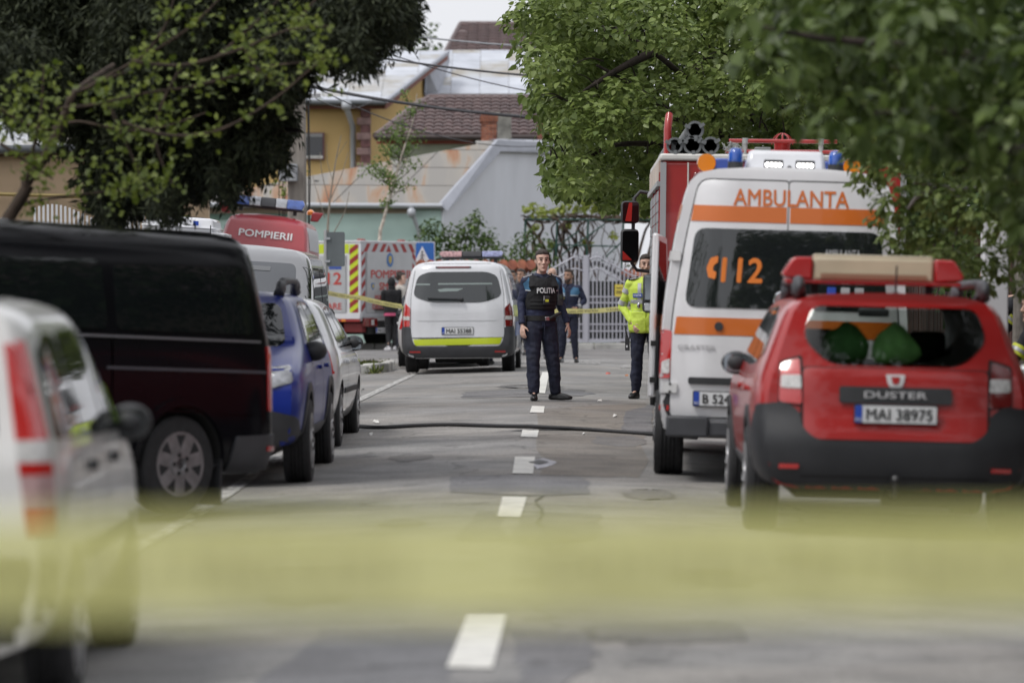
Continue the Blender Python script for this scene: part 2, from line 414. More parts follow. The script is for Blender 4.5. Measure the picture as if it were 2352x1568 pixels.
# painted lines and repairs
lines = root('centre_line', None, None, kind='structure')
for q in [[(1026, 1535), (1131, 1537), (1163, 1417), (1073, 1417)], [(1142, 1186), (1195, 1188), (1210, 1142), (1154, 1142)],
          [(1177, 1088), (1224, 1089), (1229, 1050), (1183, 1050)], [(1196, 1004), (1234, 1005), (1238, 988), (1200, 988)],
          [(1217, 948), (1249, 949), (1251, 934), (1222, 933)], [(1230, 903), (1252, 904), (1262, 855), (1246, 855)]]:
    decal('dash', [GP(*p) for p in q], .008, ROADPAINT, lines)
decal('edge_line', [(-2.32, 20), (-2.2, 20), (-2.16, 48), (-2.14, 66.0), (-2.25, 66), (-2.29, 48)], .008, WORN)
for q in [[(1245, 826), (1380, 829), (1378, 837), (1240, 833)], [(1180, 828), (1215, 829), (1210, 836), (1172, 834)], [(1425, 838), (1470, 838), (1470, 845), (1425, 845)], [(1100, 838), (1150, 838), (1140, 845), (1085, 845)]]:
    decal('crossing_stripe', [GP(*p) for p in q], .007, WORN2)
def rough_poly(pts, amp=.05, n=6):
    out = []
    for i in range(len(pts)):
        a, b = Vector(pts[i]), Vector(pts[(i+1) % len(pts)])
        for j in range(n): q = a.lerp(b, j/n); out.append((q.x+random.uniform(-amp, amp)*.6, q.y+random.uniform(-amp, amp)*1.6))
    return out
decal('road_patch', rough_poly([GP(*p) for p in [(1036, 1131), (1200, 1139), (1352, 1135), (1352, 1106), (1335, 1095), (1036, 1094)]], .025), .004, ASPH2)
decal('road_patch', rough_poly([GP(*p) for p in [(1040, 1238), (1230, 1248), (1370, 1240), (1385, 1178), (1100, 1174)]], .04), .004, ASPH4)
decal('road_patch', rough_poly([GP(*p) for p in [(560, 1600), (735, 1448), (1355, 1452), (1372, 1500), (1290, 1600)]], .05), .004, ASPH2)
decal('road_patch', rough_poly([GP(*p) for p in [(1365, 1470), (1360, 1438), (1690, 1430), (1710, 1468), (1500, 1478)]], .05), .004, ASPH4)
decal('road_patch', rough_poly([GP(*p) for p in [(1065, 914), (1300, 914), (1370, 905), (1330, 896), (1068, 900)]], .08), .004, ASPH2)
decal('road_patch', rough_poly([GP(*p) for p in [(1150, 893), (1290, 893), (1290, 885), (1146, 886)]], .1), .004, ASPH4)
decal('road_patch', rough_poly([GP(*p) for p in [(1240, 1092), (1480, 1096), (1490, 925), (1240, 940)]], .1), .003, asphalt('asphalt_warm', (.20, .185, .168)))
decal('road_patch', rough_poly([GP(*p) for p in [(1430, 990), (1500, 992), (1500, 930), (1440, 945)]], .05), .005, ASPH2)
TAR = M('tar', (.03, .03, .032), .6)
def crack(pts, wd=.02):
    pts = [Vector(GP(*p)) for p in pts]; L = []
    for a, b in zip(pts[:-1], pts[1:]): L += [a.lerp(b, t/5)+Vector((random.uniform(-.03, .03), random.uniform(-.1, .1))) for t in range(5)]
    L.append(pts[-1]); up = [(p.x, p.y+wd*3) for p in L]; dn = [(p.x, p.y-wd*3) for p in L]
    decal('crack_seal', dn+up[::-1], .009, TAR)
crack([(1062, 911), (1150, 908), (1260, 906)]); 
crack([(822, 915), (828, 900), (835, 893)], .012); crack([(1300, 895), (1345, 897)]); crack([(1150, 889), (1190, 892)])
for _ in range(8):      # thin cracks across the lanes
    x, y = random.uniform(-3.2, 2.6), random.choice([random.uniform(16, 40), random.uniform(36, 62)]); L = []; a = random.choice([0, 0, 1.3])+random.uniform(-.3, .3)
    for k in range(14): L.append((x, y)); x += math.cos(a)*.16+random.uniform(-.03, .03); y += math.sin(a)*.3+random.uniform(-.09, .09)
    wd = random.uniform(.006, .012); sx = .0 if a < .8 else 1.
    decal('crack', [(p_[0]-wd*sx, p_[1]-wd*2*(1-sx)) for p_ in L]+[(p_[0]+wd*sx, p_[1]+wd*2*(1-sx)) for p_ in L[::-1]], .009, TAR)
OIL = asphalt('asphalt_oily', (.168, .164, .162), .14)
for x, y, rx_, ry_ in ((1.2, 20.5, .28, .6), (1.9, 22.2, .35, .9), (-.9, 19, .22, .5), (.9, 36.5, .3, 1.1), (-1.0, 34, .2, .7), (1.0, 29, .22, .7), (-.7, 25.5, .18, .5)):
    decal('oil_stain', [(x+math.cos(a)*rx_*random.uniform(.6, 1.15), y+math.sin(a)*ry_*random.uniform(.6, 1.15)) for a in [k*.3 for k in range(21)]], .0045, OIL)
# pothole with a pale broken rim
decal('pothole_rim', rough_poly([GP(*p) for p in [(1205, 1063), (1235, 1078), (1282, 1064), (1250, 1053)]], .03), .006, M('broken_rim', (.42, .42, .45), .85, vary=.2))
decal('pothole', rough_poly([GP(*p) for p in [(1213, 1063), (1240, 1069), (1262, 1062), (1240, 1058)]], .015), .011, TAR)

# a black fire hose lying right across the road
HP = [GP(805, 981), GP(870, 985), GP(950, 982), GP(1050, 980), GP(1150, 982), GP(1250, 986), GP(1370, 992), GP(1500, 1001), GP(1600, 1010)]
def cr(pts, n=6):
    out = []
    for i in range(len(pts)-1):
        p0, p1, p2, p3 = [Vector(pts[max(0, min(len(pts)-1, i+k))]) for k in (-1, 0, 1, 2)]
        for j in range(n):
            t = j/n; out.append(.5*((2*p1)+(p2-p0)*t+(2*p0-5*p1+4*p2-p3)*t*t+(3*p1-p0-3*p2+p3)*t**3))
    return out+[Vector(pts[-1])]
tag(MB().tube([(p.x, p.y, G(p.x, p.y)+.022+.004*math.sin(p.x*5)) for p in cr(HP)], .021, 10).build('fire_hose', M('hose_rubber', (.018, .018, .02), .55, bump=.3, bscale=90), None, 60), 'black fire hose lying right across the road in front of the ambulance', 'fire hose')
# litter, stones, a pebble here and there
LW = M('litter_white', (.7, .69, .66), .7); LR = M('litter_red', (.55, .12, .09), .6)
for (u, v, lab, m_, s_) in [(1397, 861, 'crumpled red and white packet on the road beside the man in yellow jacket', LR, .07), (1440, 865, 'small orange wrapper lying between the legs of the man in yellow jacket', M('litter_orange', (.6, .2, .05), .6), .05),
                      (1377, 924, 'small white paper scrap left of the black shoe of the man in yellow jacket', LW, .05), (1412, 958, 'tiny white scrap on the right lane near the hose', LW, .05),
                      (865, 972, 'white paper scrap on the left lane near the hose and white car', LW, .06), (851, 1000, 'flat white scrap just left of the hose end by the front tyre', LW, .04), (880, 846, 'white scrap lying at the grassy kerb corner', LW, .1), (1341, 999, 'pale scrap stuck on the black hose', LW, .03)]:
    x, y = GP(u, v); q = MB(); ring = [Vector((math.cos(a)*s_*.6*random.uniform(.6, 1.2), math.sin(a)*s_*random.uniform(.8, 1.6), random.uniform(0, .02))) for a in [k*math.pi/4 for k in range(8)]]
    q.rings([ring, [p*.6+Vector((0, 0, s_*.5*random.uniform(.5, 1))) for p in ring]])
    o = q.build('litter', m_, None, 40); o.location = (x, y, G(x, y)+.006); tag(o, lab, 'litter', 'litter on the road')

# ---------------------------------------------------------------- houses beyond the crossing
def clip_poly(poly, ax, lim, keep_less):
    out = []
    for i in range(len(poly)):
        a, b = poly[i], poly[(i+1) % len(poly)]; da, db = a[ax]-lim, b[ax]-lim
        if not keep_less: da, db = -da, -db
        if da <= 0: out.append(a)
        if da*db < 0:
            t = da/(da-db); out.append((a[0]+(b[0]-a[0])*t, a[1]+(b[1]-a[1])*t))
    return out
def roof_cells(parent, poly, name, cw, ch, mats, thick=.03, gap=.0, tilt=0., arch=0., skew=0., lip=.0, start=0.):
    """planar convex roof face (first edge the eave) laid with single sheets or tiles"""
    poly = [Vector(p) for p in poly]; o = poly[0]; e1 = (poly[1]-o).normalized(); n = e1.cross(poly[2]-o).normalized()
    if n.z < 0: n = -n
    e2 = n.cross(e1).normalized()
    if e2.z < 0: e2 = -e2
    q2 = [((p-o).dot(e1), (p-o).dot(e2)) for p in poly]
    q2 = [(a-skew*b, b) for a, b in q2]
    a0, a1 = min(p[0] for p in q2), max(p[0] for p in q2); b1 = max(p[1] for p in q2)
    MB().slab([p-n*.06 for p in poly], -n*.08).build('roof_deck', M('roof_deck', (.12, .08, .06), .9), parent)
    W3 = lambda a, b, h: o+e1*(a+skew*b)+e2*b+n*h
    cache = {}
    nb = max(1, math.ceil(b1/ch-.02)); na = math.ceil((a1-a0-start)/cw)+1
    for j in range(nb):
        for i in range(na):
            xa, xb = a0-start+i*cw+gap, a0-start+(i+1)*cw-gap; ya, yb = j*ch+gap, (j+1)*ch-gap+lip
            c = q2
            for ax, lim, kl in ((0, xa, False), (0, xb, True), (1, ya, False), (1, min(yb, b1), True)):
                c = clip_poly(c, ax, lim, kl)
                if len(c) < 3: break
            if len(c) < 3: continue
            full = len(c) == 4 and abs(c[0][0]-c[1][0])+abs(c[0][1]-c[1][1]) > 0 and (max(p[0] for p in c)-min(p[0] for p in c)) > (xb-xa)*.97 and (max(p[1] for p in c)-min(p[1] for p in c)) > (min(yb, b1)-ya)*.9
            m_ = mats[int(rng.integers(len(mats)))]; hz = random.uniform(0, thick*.25)
            up = lambda b: tilt*(1-(b-ya)/max(1e-6, yb-ya))
            if arch and full:
                K = 5; top = []; bot = []
                for b in (ya, yb):
                    top.append([W3(xa+(xb-xa)*k/K, b, thick+up(b)+arch*math.sin(math.pi*k/K)) for k in range(K+1)]); bot.append([W3(xa+(xb-xa)*k/K, b, 0.) for k in range(K+1)])
                q = MB(); k = K+1; vs = top[0]+top[1]+bot[0]+bot[1]
                fs = [(t, t+1, k+t+1, k+t) for t in range(K)]+[(2*k+t+1, 2*k+t, t, t+1) for t in range(K)]+[(0, k, 3*k, 2*k), (k-1, 3*k-1, 4*k-1, 2*k-1)]
                q.add(vs, fs); q.build(name, m_, parent, 50)
            else:
                k = len(c); q = MB(); vs = [W3(a, b, hz) for a, b in c]+[W3(a, b, thick+hz+up(b)) for a, b in c]
                q.add(vs, [tuple(range(k))[::-1], tuple(range(k, 2*k))]+[(t, (t+1) % k, (t+1) % k+k, t+k) for t in range(k)]); q.build(name, m_, parent)
def wallslab(name, poly, d, mat, parent): return MB().slab(poly, d).build(name, mat, parent)

GW = M('grey_render', (.64, .66, .71), .9, vary=.06, vscale=1.1, stretch=(1.2, 1.2, .4), bump=.15, bscale=30)
MINT = M('mint_render', (.43, .57, .525), .9, vary=.10, vscale=.8, bump=.1, bscale=30)
YEL = M('ochre_render', (.60, .42, .18), .9, vary=.06, vscale=.8, bump=.1, bscale=30)
SAGE = M('sage_render', (.34, .37, .28), .9, vary=.06)
def rusty(name, k):
    m = M(name, (.5, .5, .5), .6, .0); n = m.node_tree; b = n.nodes['Principled BSDF']
    tc = n.nodes.new('ShaderNodeTexCoord'); mp = n.nodes.new('ShaderNodeMapping'); mp.inputs['Scale'].default_value = (1.6, .22, .5); mp.inputs['Rotation'].default_value = (0, .3, .5); mp.inputs['Location'].default_value = (k*3.1, k*1.7, 0)
    t = n.nodes.new('ShaderNodeTexNoise'); t.inputs['Scale'].default_value = 1.1; t.inputs['Detail'].default_value = 7; t.inputs['Distortion'].default_value = .4
    n.links.new(tc.outputs['Object'], mp.inputs[0]); n.links.new(mp.outputs[0], t.inputs['Vector'])
    r = n.nodes.new('ShaderNodeValToRGB'); e = r.color_ramp.elements; e[0].position = .44; e[0].color = (.235, .225, .21, 1); e[1].position = .67; e[1].color = (.25, .105, .05, 1)
    x = e.new(.53); x.color = (.27, .25, .222, 1); x = e.new(.60); x.color = (.28, .18, .115, 1)
    n.links.new(t.outputs[0], r.inputs[0]); n.links.new(r.outputs[0], b.inputs['Base Color']); return m
RUST = [rusty('rusty_sheet_a', 0), rusty('rusty_sheet_b', 1), rusty('rusty_sheet_c', 2)]
SILV = [M('zinc_sheet_a', (.54, .565, .615), .45, .25, vary=.09, vscale=1.2), M('zinc_sheet_b', (.49, .515, .57), .45, .25, vary=.1, vscale=1.5), M('zinc_sheet_stained', (.51, .53, .56), .48, .2, col2=(.34, .31, .26), vscale=1.3, vary=.04)]
TILE = [M('brown_tile_a', (.105, .066, .062), .5, vary=.15, vscale=5), M('brown_tile_b', (.12, .076, .072), .5, vary=.15, vscale=5), M('brown_tile_c', (.09, .057, .055), .5, vary=.15, vscale=5)]
FASC = M('fascia_brown', (.20, .075, .055), .7, vary=.1); GUT = M('gutter_zinc', (.42, .44, .47), .5, .4); FLASH = M('flashing_grey', (.36, .375, .42), .55, .2, vary=.06)
BRK = [M('brick_%d' % i, c, .9, vary=.25, vscale=14, bump=.4, bscale=60) for i, c in enumerate([(.27, .105, .065), (.32, .13, .08), (.22, .085, .055)])]
MORT = M('mortar', (.3, .28, .25), .95, vary=.2, bump=.4, bscale=50)
DOWN = Vector((0, 0, -1))

# --- mint and grey house with the rusty sheet roof
h1 = root('house', 'mint house with rusty sheet roof and blank grey gable wall', 'house', P(900, 800, 98))
h1.location.z = 0
def to(h, p): return Vector(p)-h.location
L1, R1, A1 = P(395, 466, 97), P(1012, 470, 97), P(1143, 324, 99.25); A2 = P(1420, 338, 104.5)
g = lambda p, z=.0: Vector((p.x, p.y, z))
Rw = P(1018, 478, 97.1); Aw = P(1147, 334, 99.3); A2w = P(1430, 347, 104.6)
wallslab('gable_wall', [to(h1, g(Rw)), to(h1, Rw), to(h1, Aw), to(h1, A2w), to(h1, g(A2w))], (-.25, .2, 0), GW, h1)
Lw = P(400, 475, 97.4); Rw2 = P(1013, 478, 97.12)
wallslab('front_wall', [to(h1, g(Lw)), to(h1, g(Rw2)), to(h1, Rw2), to(h1, Lw)], (0, .3, 0), MINT, h1)
roof_cells(h1, [to(h1, p) for p in (L1, R1, A1)], 'roof_sheet', 1.35, .8, RUST, .018, .012, skew=.55)
MB().tube([to(h1, P(395, 470, 96.9)), to(h1, P(1016, 473, 96.9))], .07, 10).build('gutter', GUT, h1, 60)
MB().box(to(h1, P(700, 484, 97.25)), (6.9, .12, .14)).build('cornice', M('cornice_ochre', (.3, .25, .19), .9), h1)
MB().box(to(h1, P(700, 497, 97.3)), (6.85, .06, .16)).build('frieze', M('frieze_green', (.16, .25, .21), .9), h1)
MB().slab([to(h1, P(1010, 470, 96.9)), to(h1, P(1027, 485, 96.9)), to(h1, P(1150, 348, 99.1)), to(h1, P(1143, 322, 99.1))], (-.05, .12, .03)).build('verge_flashing', FLASH, h1)
MB().slab([to(h1, P(1143, 322, 99.1)), to(h1, P(1150, 348, 99.1)), to(h1, P(1425, 358, 104.3)), to(h1, P(1425, 336, 104.3))], (-.05, .12, .03)).build('parapet_flashing', FLASH, h1)
MB().slab([to(h1, P(1141, 322, 99.3)), to(h1, P(1150, 319, 99.9)), to(h1, P(1425, 326, 105.2)), to(h1, P(1425, 334, 104.6))], (-.2, .6, .02)).build('ridge_sheet', FLASH, h1)
dp = MB().tube([to(h1, P(945, 474, 96.8)), to(h1, P(945, 483, 96.8)), to(h1, P(955, 512, 96.95)), to(h1, P(962, 530, 97)), to(h1, P(963, 640, 97))], .055, 8)
dp.lathe([(.05, 0), (.11, -.05), (.11, -.17), (.05, -.25)], to(h1, P(945, 478, 96.8))); dp.build('downpipe', GUT, h1, 60)
roof_pipe = MB().lathe([(.05, -.3), (.05, .22), (.08, .22), (.08, .26)], to(h1, P(727, 438, 97.8)), n=10).build('vent_pipe', M('pipe_dark', (.05, .05, .05), .7), h1, 60)

# --- two brick chimneys, brick by brick
def chimney(c, nx, rows, half_plaster, label):
    h = root('chimney', label, 'chimney', c); bw, bh, d = .2, .072, .5; W = nx*bw
    MB().box((0, .25, rows*bh/2), (W-.015, d-.015, rows*bh)).build('core', MORT, h)
    for j in range(rows):
        off = (.5 if j % 2 else 0); out = .035 if j in (rows-2, rows-3) else 0.
        xs = [-W/2]+[-W/2+(k+off)*bw for k in range(0 if off else 1, nx+1)]; xs = sorted(set([round(min(x, W/2), 4) for x in xs]+[round(W/2, 4)]))
        for a, b in zip(xs[:-1], xs[1:]):
            if b-a < .03: continue
            dx = -out if a <= -W/2+.001 else 0; ex = out if b >= W/2-.001 else 0
            MB().box(((a+dx+b+ex)/2, random.uniform(-.006, .006)+.04-out, (j+.5)*bh), (b-a+dx*-1+ex-.012, .1, bh-.014)).build('brick', BRK[int(rng.integers(3))], h)
        for s in (-1,):
            for k in range(2): MB().box((s*(W/2-.03+out), .17+k*.2, (j+.5)*bh), (.1, .185, bh-.014)).build('brick', BRK[int(rng.integers(3))], h)
    if half_plaster: MB().box((W/2+.19, .22, rows*bh/2-.01), (.36, .52, rows*bh+.02)).build('plaster_flank', M('old_plaster', (.2, .195, .175), .95, vary=.3, vscale=4, bump=.4, bscale=25), h)
    MB().box((.1, .25, rows*bh+.02), (W*.9, .4, .03)).build('cap', MORT, h, bevel=.01)
    MB().box((.1 if half_plaster else 0, .2, -.1), (W+.5, .62, .2)).build('base_flashing', KW, h)
chimney(P(1124, 324, 100.2), 2, 10, True, 'brick chimney with grey plastered flank on the ridge of the grey gable house')
chimney(P(1262, 328, 102.4), 3, 8, False, 'brick chimney half hidden behind the linden leaves')

# --- sage house with a brown tiled hip roof
h2 = root('house', 'low sage green house with brown tiled hip roof behind the chimneys', 'house', g(P(1100, 500, 111)))
E0, E1, T1, T0 = P(862, 312, 108), P(1345, 312, 108), P(1330, 224, 113.5), P(985, 224, 113.5)
roof_cells(h2, [to(h2, p) for p in (E0, E1, T1, T0)], 'roof_tile', .27, .52, TILE, .02, .003, tilt=.05, arch=.045)
E0b = P(985, 224, 113.5); roof_cells(h2, [to(h2, P(962, 232, 116)), to(h2, E0), to(h2, E0b)], 'roof_tile', .6, .6, TILE, .03, .003, tilt=.04)
MB().tube([to(h2, E0), to(h2, T0)], .09, 8).build('hip_cap', TILE[0], h2, 60); MB().tube([to(h2, T0), to(h2, T1)], .09, 8).build('ridge_cap', TILE[0], h2, 60)
MB().tube([to(h2, P(860, 315, 107.9)), to(h2, P(1345, 315, 107.9))], .07, 8).build('gutter', M('gutter_brown', (.05, .035, .033), .5), h2, 60)
MB().box(to(h2, P(1105, 323, 108.4)), (5.9, .1, .19)).build('fascia', M('fascia_red', (.28, .07, .045), .75, vary=.15), h2)
wallslab('front_wall', [to(h2, g(P(895, 320, 108.6))), to(h2, g(P(1340, 320, 108.6))), to(h2, P(1340, 322, 108.6)), to(h2, P(895, 322, 108.6))], (0, .3, 0), SAGE, h2)
MB().tube([to(h2, P(1091, 318, 108)), to(h2, P(1092, 328, 108)), to(h2, P(1103, 346, 108.4)), to(h2, P(1103, 420, 108.4))], .05, 8).build('downpipe', M('gutter_brown', (.05,)*3), h2, 60)

# --- ochre house with zinc sheet roofs
h3 = root('house', 'tall ochre yellow house with zinc sheet roof and stone quoins', 'house', g(P(800, 500, 120)))
wallslab('front_wall', [to(h3, g(P(560, 300, 116))), to(h3, g(P(836, 300, 116))), to(h3, P(836, 234, 116)), to(h3, P(560, 234, 116))], (0, .3, 0), YEL, h3)
wallslab('side_wall', [to(h3, g(P(838, 300, 115.97))), to(h3, g(P(985, 300, 122))), to(h3, P(985, 165, 122)), to(h3, P(838, 236, 115.97))], (-.25, .2, 0), YEL, h3)
roof_cells(h3, [to(h3, p) for p in (P(640, 233, 115.3), P(884, 233, 115.3), P(1026, 118, 122.5), P(735, 118, 122.5))], 'roof_sheet', 1.02, .62, SILV, .02, .006)
roof_cells(h3, [to(h3, p) for p in (P(968, 217, 121.5), P(1330, 217, 121.5), P(1340, 117, 126), P(1026, 117, 126))], 'roof_sheet', .92, .9, SILV, .02, .006)
wallslab('roof_cheek', [to(h3, P(975, 218, 121.3)), to(h3, P(978, 160, 121.3)), to(h3, P(1027, 119, 124)), to(h3, P(1030, 140, 124)), to(h3, P(1005, 218, 121.4))], (.05, .2, 0), FLASH, h3)
for a, b in (((884, 234, 115.2), (1026, 121, 122.3)),):
    a, b = to(h3, P(*a)), to(h3, P(*b)); MB().slab([a, b, b+DOWN*.22, a+DOWN*.22], (.04, .04, 0)).build('verge_board', FASC, h3); MB().slab([a+DOWN*-.07, b+DOWN*-.07, b+DOWN*.03, a+DOWN*.03], (.1, .02, 0)).build('verge_flashing', FLASH, h3)
MB().tube([to(h3, P(640, 235, 115.2)), to(h3, P(886, 236, 115.2))], .08, 8).build('gutter', M('gutter_dark', (.1, .11, .12), .5), h3, 60)
MB().box(to(h3, P(760, 243, 115.6)), (3.3, .12, .2)).build('fascia', FASC, h3)
dp = MB().tube([to(h3, P(796, 234, 115.1)), to(h3, P(797, 252, 115.1)), to(h3, P(810, 290, 115.8)), to(h3, P(811, 420, 115.85))], .085, 8); dp.lathe([(.09, .0), (.15, -.04), (.15, -.22), (.08, -.3)], to(h3, P(796, 232, 115.1))); dp.build('downpipe', GUT, h3, 60)
QM = [M('quoin_pink', (.30, .2, .19), .9, vary=.3, vscale=6), M('quoin_dark', (.17, .085, .085), .9, vary=.3, vscale=6)]
for k in range(11):
    v = 245+k*17.2; MB().box(to(h3, P(836+(4 if k % 2 else 0), v, 115.8)), (.42 if k % 2 == 0 else .30, .3, .215)).build('quoin_stone', QM[k % 2], h3, bevel=.015)
wn = MB().box((0, 0, 0), (.62, .12, .82)).build('window', M('frame_plum', (.16, .07, .075), .6), h3); wn.location = to(h3, P(722, 336, 115.93))
MB().box((0, -.05, .04), (.5, .06, .66)).build('pane', M('pane_dark', (.02, .022, .026), .05, spec=.8), wn)
MB().box((0, -.06, -.33), (.52, .05, .08)).build('sill', KW, wn); MB().box((0, -.06, .33), (.5, .06, .1)).build('shutter_box', M('shutter_grey', (.3, .3, .3), .7), wn)
# --- high brown roof behind
h4 = root('house', 'tall house behind with a steep brown tiled roof against the sky', 'house', g(P(1115, 500, 131)))
roof_cells(h4, [to(h4, p) for p in (P(1022, 122, 128), P(1330, 122, 128), P(1320, 56, 132), P(1058, 56, 132))], 'roof_tile', .36, .42, TILE, .02, .004, tilt=.05, arch=.05)
MB().tube([to(h4, P(1056, 56, 132)), to(h4, P(1320, 56, 132))], .1, 8).build('ridge_cap', TILE[0], h4, 60); MB().tube([to(h4, P(1022, 122, 127.9)), to(h4, P(1057, 56, 131.9))], .08, 8).build('verge_cap', TILE[2], h4, 60)
wallslab('front_wall', [to(h4, g(P(1040, 120, 128.8))), to(h4, g(P(1320, 120, 128.8))), to(h4, P(1320, 122, 128.8)), to(h4, P(1040, 122, 128.8))], (0, 3, 0), YEL, h4)
# --- beige house seen under the conifer on the left
h5 = root('house', 'beige rendered house glimpsed under the dark conifer', 'house', g(P(200, 500, 62)))
BEI = M('beige_render', (.50, .37, .25), .9, vary=.08, vscale=1.2, bump=.1)
wallslab('front_wall', [to(h5, g(P(-260, 500, 60))), to(h5, g(P(478, 500, 65.4))), to(h5, P(478, 332, 65.4)), to(h5, P(-260, 345, 60))], (0, .3, 0), BEI, h5)
roof_cells(h5, [to(h5, p) for p in (P(-270, 348, 59.6), P(492, 330, 65.2), P(440, 120, 71.4), P(-230, 140, 66))], 'roof_sheet', 1.2, .9, SILV, .02, .006)
MB().tube([to(h5, P(-270, 350, 59.5)), to(h5, P(492, 333, 65.1))], .07, 8).build('gutter', M('gutter_dark', (.1,)*3), h5, 60)
MB().tube([to(h5, P(398, 338, 64.3)), to(h5, P(398, 560, 64.3))], .06, 8).build('downpipe', GUT, h5, 60)
MB().tube([to(h5, P(-200, 440, 60)), to(h5, P(215, 452, 63))], .035, 6).build('gas_pipe', M('gas_pipe_yellow', (.5, .38, .16), .6), h5, 60)
# white picket fence in front of it
fn = root('picket_fence', 'white picket fence panel under the conifer behind the black van', 'fence', P(80, 592, 55)); FWH = M('fence_white', (.6, .61, .63), .6)
for k in range(26): MB().box((k*.06, k*.02, -.1+.12*math.sin(k*.24+.6)), (.03, .025, 1.5)).build('picket', FWH, fn)
for z in (-.3, .3): MB().box((.75, .27, z), (1.6, .03, .06), Matrix.Rotation(.32, 3, 'Z')).build('rail', FWH, fn)
pst = MB().box((0, 0, 0), (.22, .22, 2.3)).build('fence_post', M('post_grey', (.48, .47, .47), .8, vary=.1), None, bevel=.015); pst.location = P(283, 535, 56); tag(pst, 'grey rendered fence post under the conifer', 'fence post')

# ---------------------------------------------------------------- far side of the crossing: garden wall, gate, pergola
gw = root('garden_wall', 'low rendered garden wall capped with red clay tiles', 'wall', (P(1100, 700, 90).x, 90.4, 0))
WR = M('wall_render', (.33, .31, .285), .95, vary=.2, vscale=3, bump=.3); CL = [M('clay_tile_a', (.27, .09, .055), .8, vary=.25, vscale=8), M('clay_tile_b', (.33, .12, .07), .8, vary=.25, vscale=8)]
MB().box((-.35, 0, 1.05), (3.1, .3, 2.1)).build('wall', WR, gw)
for k in range(15): MB().lathe([(.125, -.3), (.10, .28)], (0, 0, 0), 'y', 10).build('cap_tile', CL[k % 2], gw, 60).matrix_local = Matrix.Translation((-1.85+k*.214, -.1, 2.2)) @ Matrix.Rotation(-.32, 4, 'X') @ Matrix.Rotation(.25, 4, 'Z')
gw2 = root('gatepost_wall', 'short tiled wall stub right of the grey gate behind the man in yellow jacket', 'wall', (P(1470, 700, 90).x, 90.4, 0))
MB().box((0, 0, .95), (.9, .3, 1.9)).build('wall', WR, gw2)
for k in range(4): MB().lathe([(.125, -.3), (.10, .28)], (0, 0, 0), 'y', 10).build('cap_tile', CL[k % 2], gw2, 60).matrix_local = Matrix.Translation((-.33+k*.214, -.1, 1.98)) @ Matrix.Rotation(-.32, 4, 'X')
GM = M('gate_lilac_grey', (.42, .42, .47), .5, .2); GD = M('gate_scroll_dark', (.05, .05, .055), .5, .3)
GY = 89.8; GZ = G(0, GY)+.12
def gate_leaf(xc, wd, hi, lo, flip, label):
    """hi/lo: height at the meeting post and at the outer end; a rounded hump in the top rail"""
    t = root('gate', label, 'gate', (xc, GY, GZ), 0, 'gate leaves')
    def top(x):   # x 0..1 from the meeting post outwards
        return lo+(hi-lo)*.5*(1+math.cos(math.pi*min(1, max(0, (x-.12)/.88))))+.06*math.sin(math.pi*min(1, x/.3))
    sg = -1 if flip else 1; n = 14
    for k in range(n+1):
        x = k/n; h = top(x); MB().box((sg*(x-.5)*wd, 0, h/2+.03), (.03, .03, h)).build('bar', GM, t)
        q = MB(); q.lathe([(.016, 0), (.02, .02), (.0, .11)], (sg*(x-.5)*wd, 0, h+.05), n=6); q.build('spike', GM, t)
    for k in range(n):
        x = (k+.5)/n; h = top(x)
        for z in (.34, .98, h-.14): MB().box((sg*(x-.5)*wd, .0, z), (.055, .012, .10)).build('scroll', GD, t, bevel=.01)
    for z in (.05, .26, .42, .92, 1.06): MB().box((0, -.005, z), (wd+.03, .035, .035 if z > .06 else .06)).build('rail', GM, t)
    for dz in (0, -.27): MB().tube([(sg*(k/20-.5)*wd, -.006, top(k/20)+dz) for k in range(21)], .022, 6).build('top_rail', GM, t, 60)
    MB().box((0, .06, .75), (wd*.98, .01, 1.35)).build('backing_sheet', M('gate_backing', (.035, .04, .036), .6), t)
    return t
XM = P(1346, 700, GY).x
gate_leaf(XM+.05+.66, 1.28, 1.93, 1.5, False, 'right leaf of the arched grey metal gate, beside the man in yellow jacket')
gate_leaf(XM-.05-.66, 1.28, 1.93, 1.5, True, 'left leaf of the arched grey metal gate, behind the bald man')
gp = MB().box((0, 0, 1.0), (.11, .11, 2.05)).build('gate_post', GM, None, bevel=.01); gp.location = (XM, GY, GZ); tag(gp, 'square grey post between the two gate leaves', 'gate post')
sgn = root('notice', 'small yellow notice tied to the gate left of the yellow jacket', 'sign', P(1422, 667, GY-.08)); MB().box((0, 0, 0), (.2, .01, .28)).build('board', M('notice_yellow', (.62, .50, .08), .6), sgn)
for z in (.06, -.02, -.06): MB().box((0, -.008, z), (.14, .004, .02)).build('print_line', M('print_black', (.03,)*3, .6), sgn)
# pergola
pg = root('pergola', 'green metal pergola frame carrying bare vine stems behind the gate', 'pergola', (P(1330, 700, 94).x, 94, .3)); GR = M('pergola_green', (.016, .062, .047), .6)
tp = lambda u, v, Z=94: P(u, v, Z)-pg.location
for u, v1 in ((1207, 640), (1280, 640), (1351, 640), (1432, 640), (1500, 640)):
    MB().tube([tp(u, 505), tp(u-8, 720)], .028, 8).build('post', GR, pg, 60)
for Z, v in ((94, 504), (96.5, 498)): MB().tube([tp(1203, v, Z), tp(1560, v+2, Z)], .024, 8).build('beam', GR, pg, 60)
for a, b in (((1235, 598), (1330, 530)), ((1290, 585), (1388, 515)), ((1380, 600), (1440, 545)), ((1270, 562), (1420, 566))): MB().tube([tp(*a), tp(*b)], .022, 6).build('brace', GR, pg, 60)
for u in range(1215, 1560, 42): MB().tube([tp(u, 504), tp(u+6, 497, 96.5)], .02, 6).build('cross_bar', GR, pg, 60)

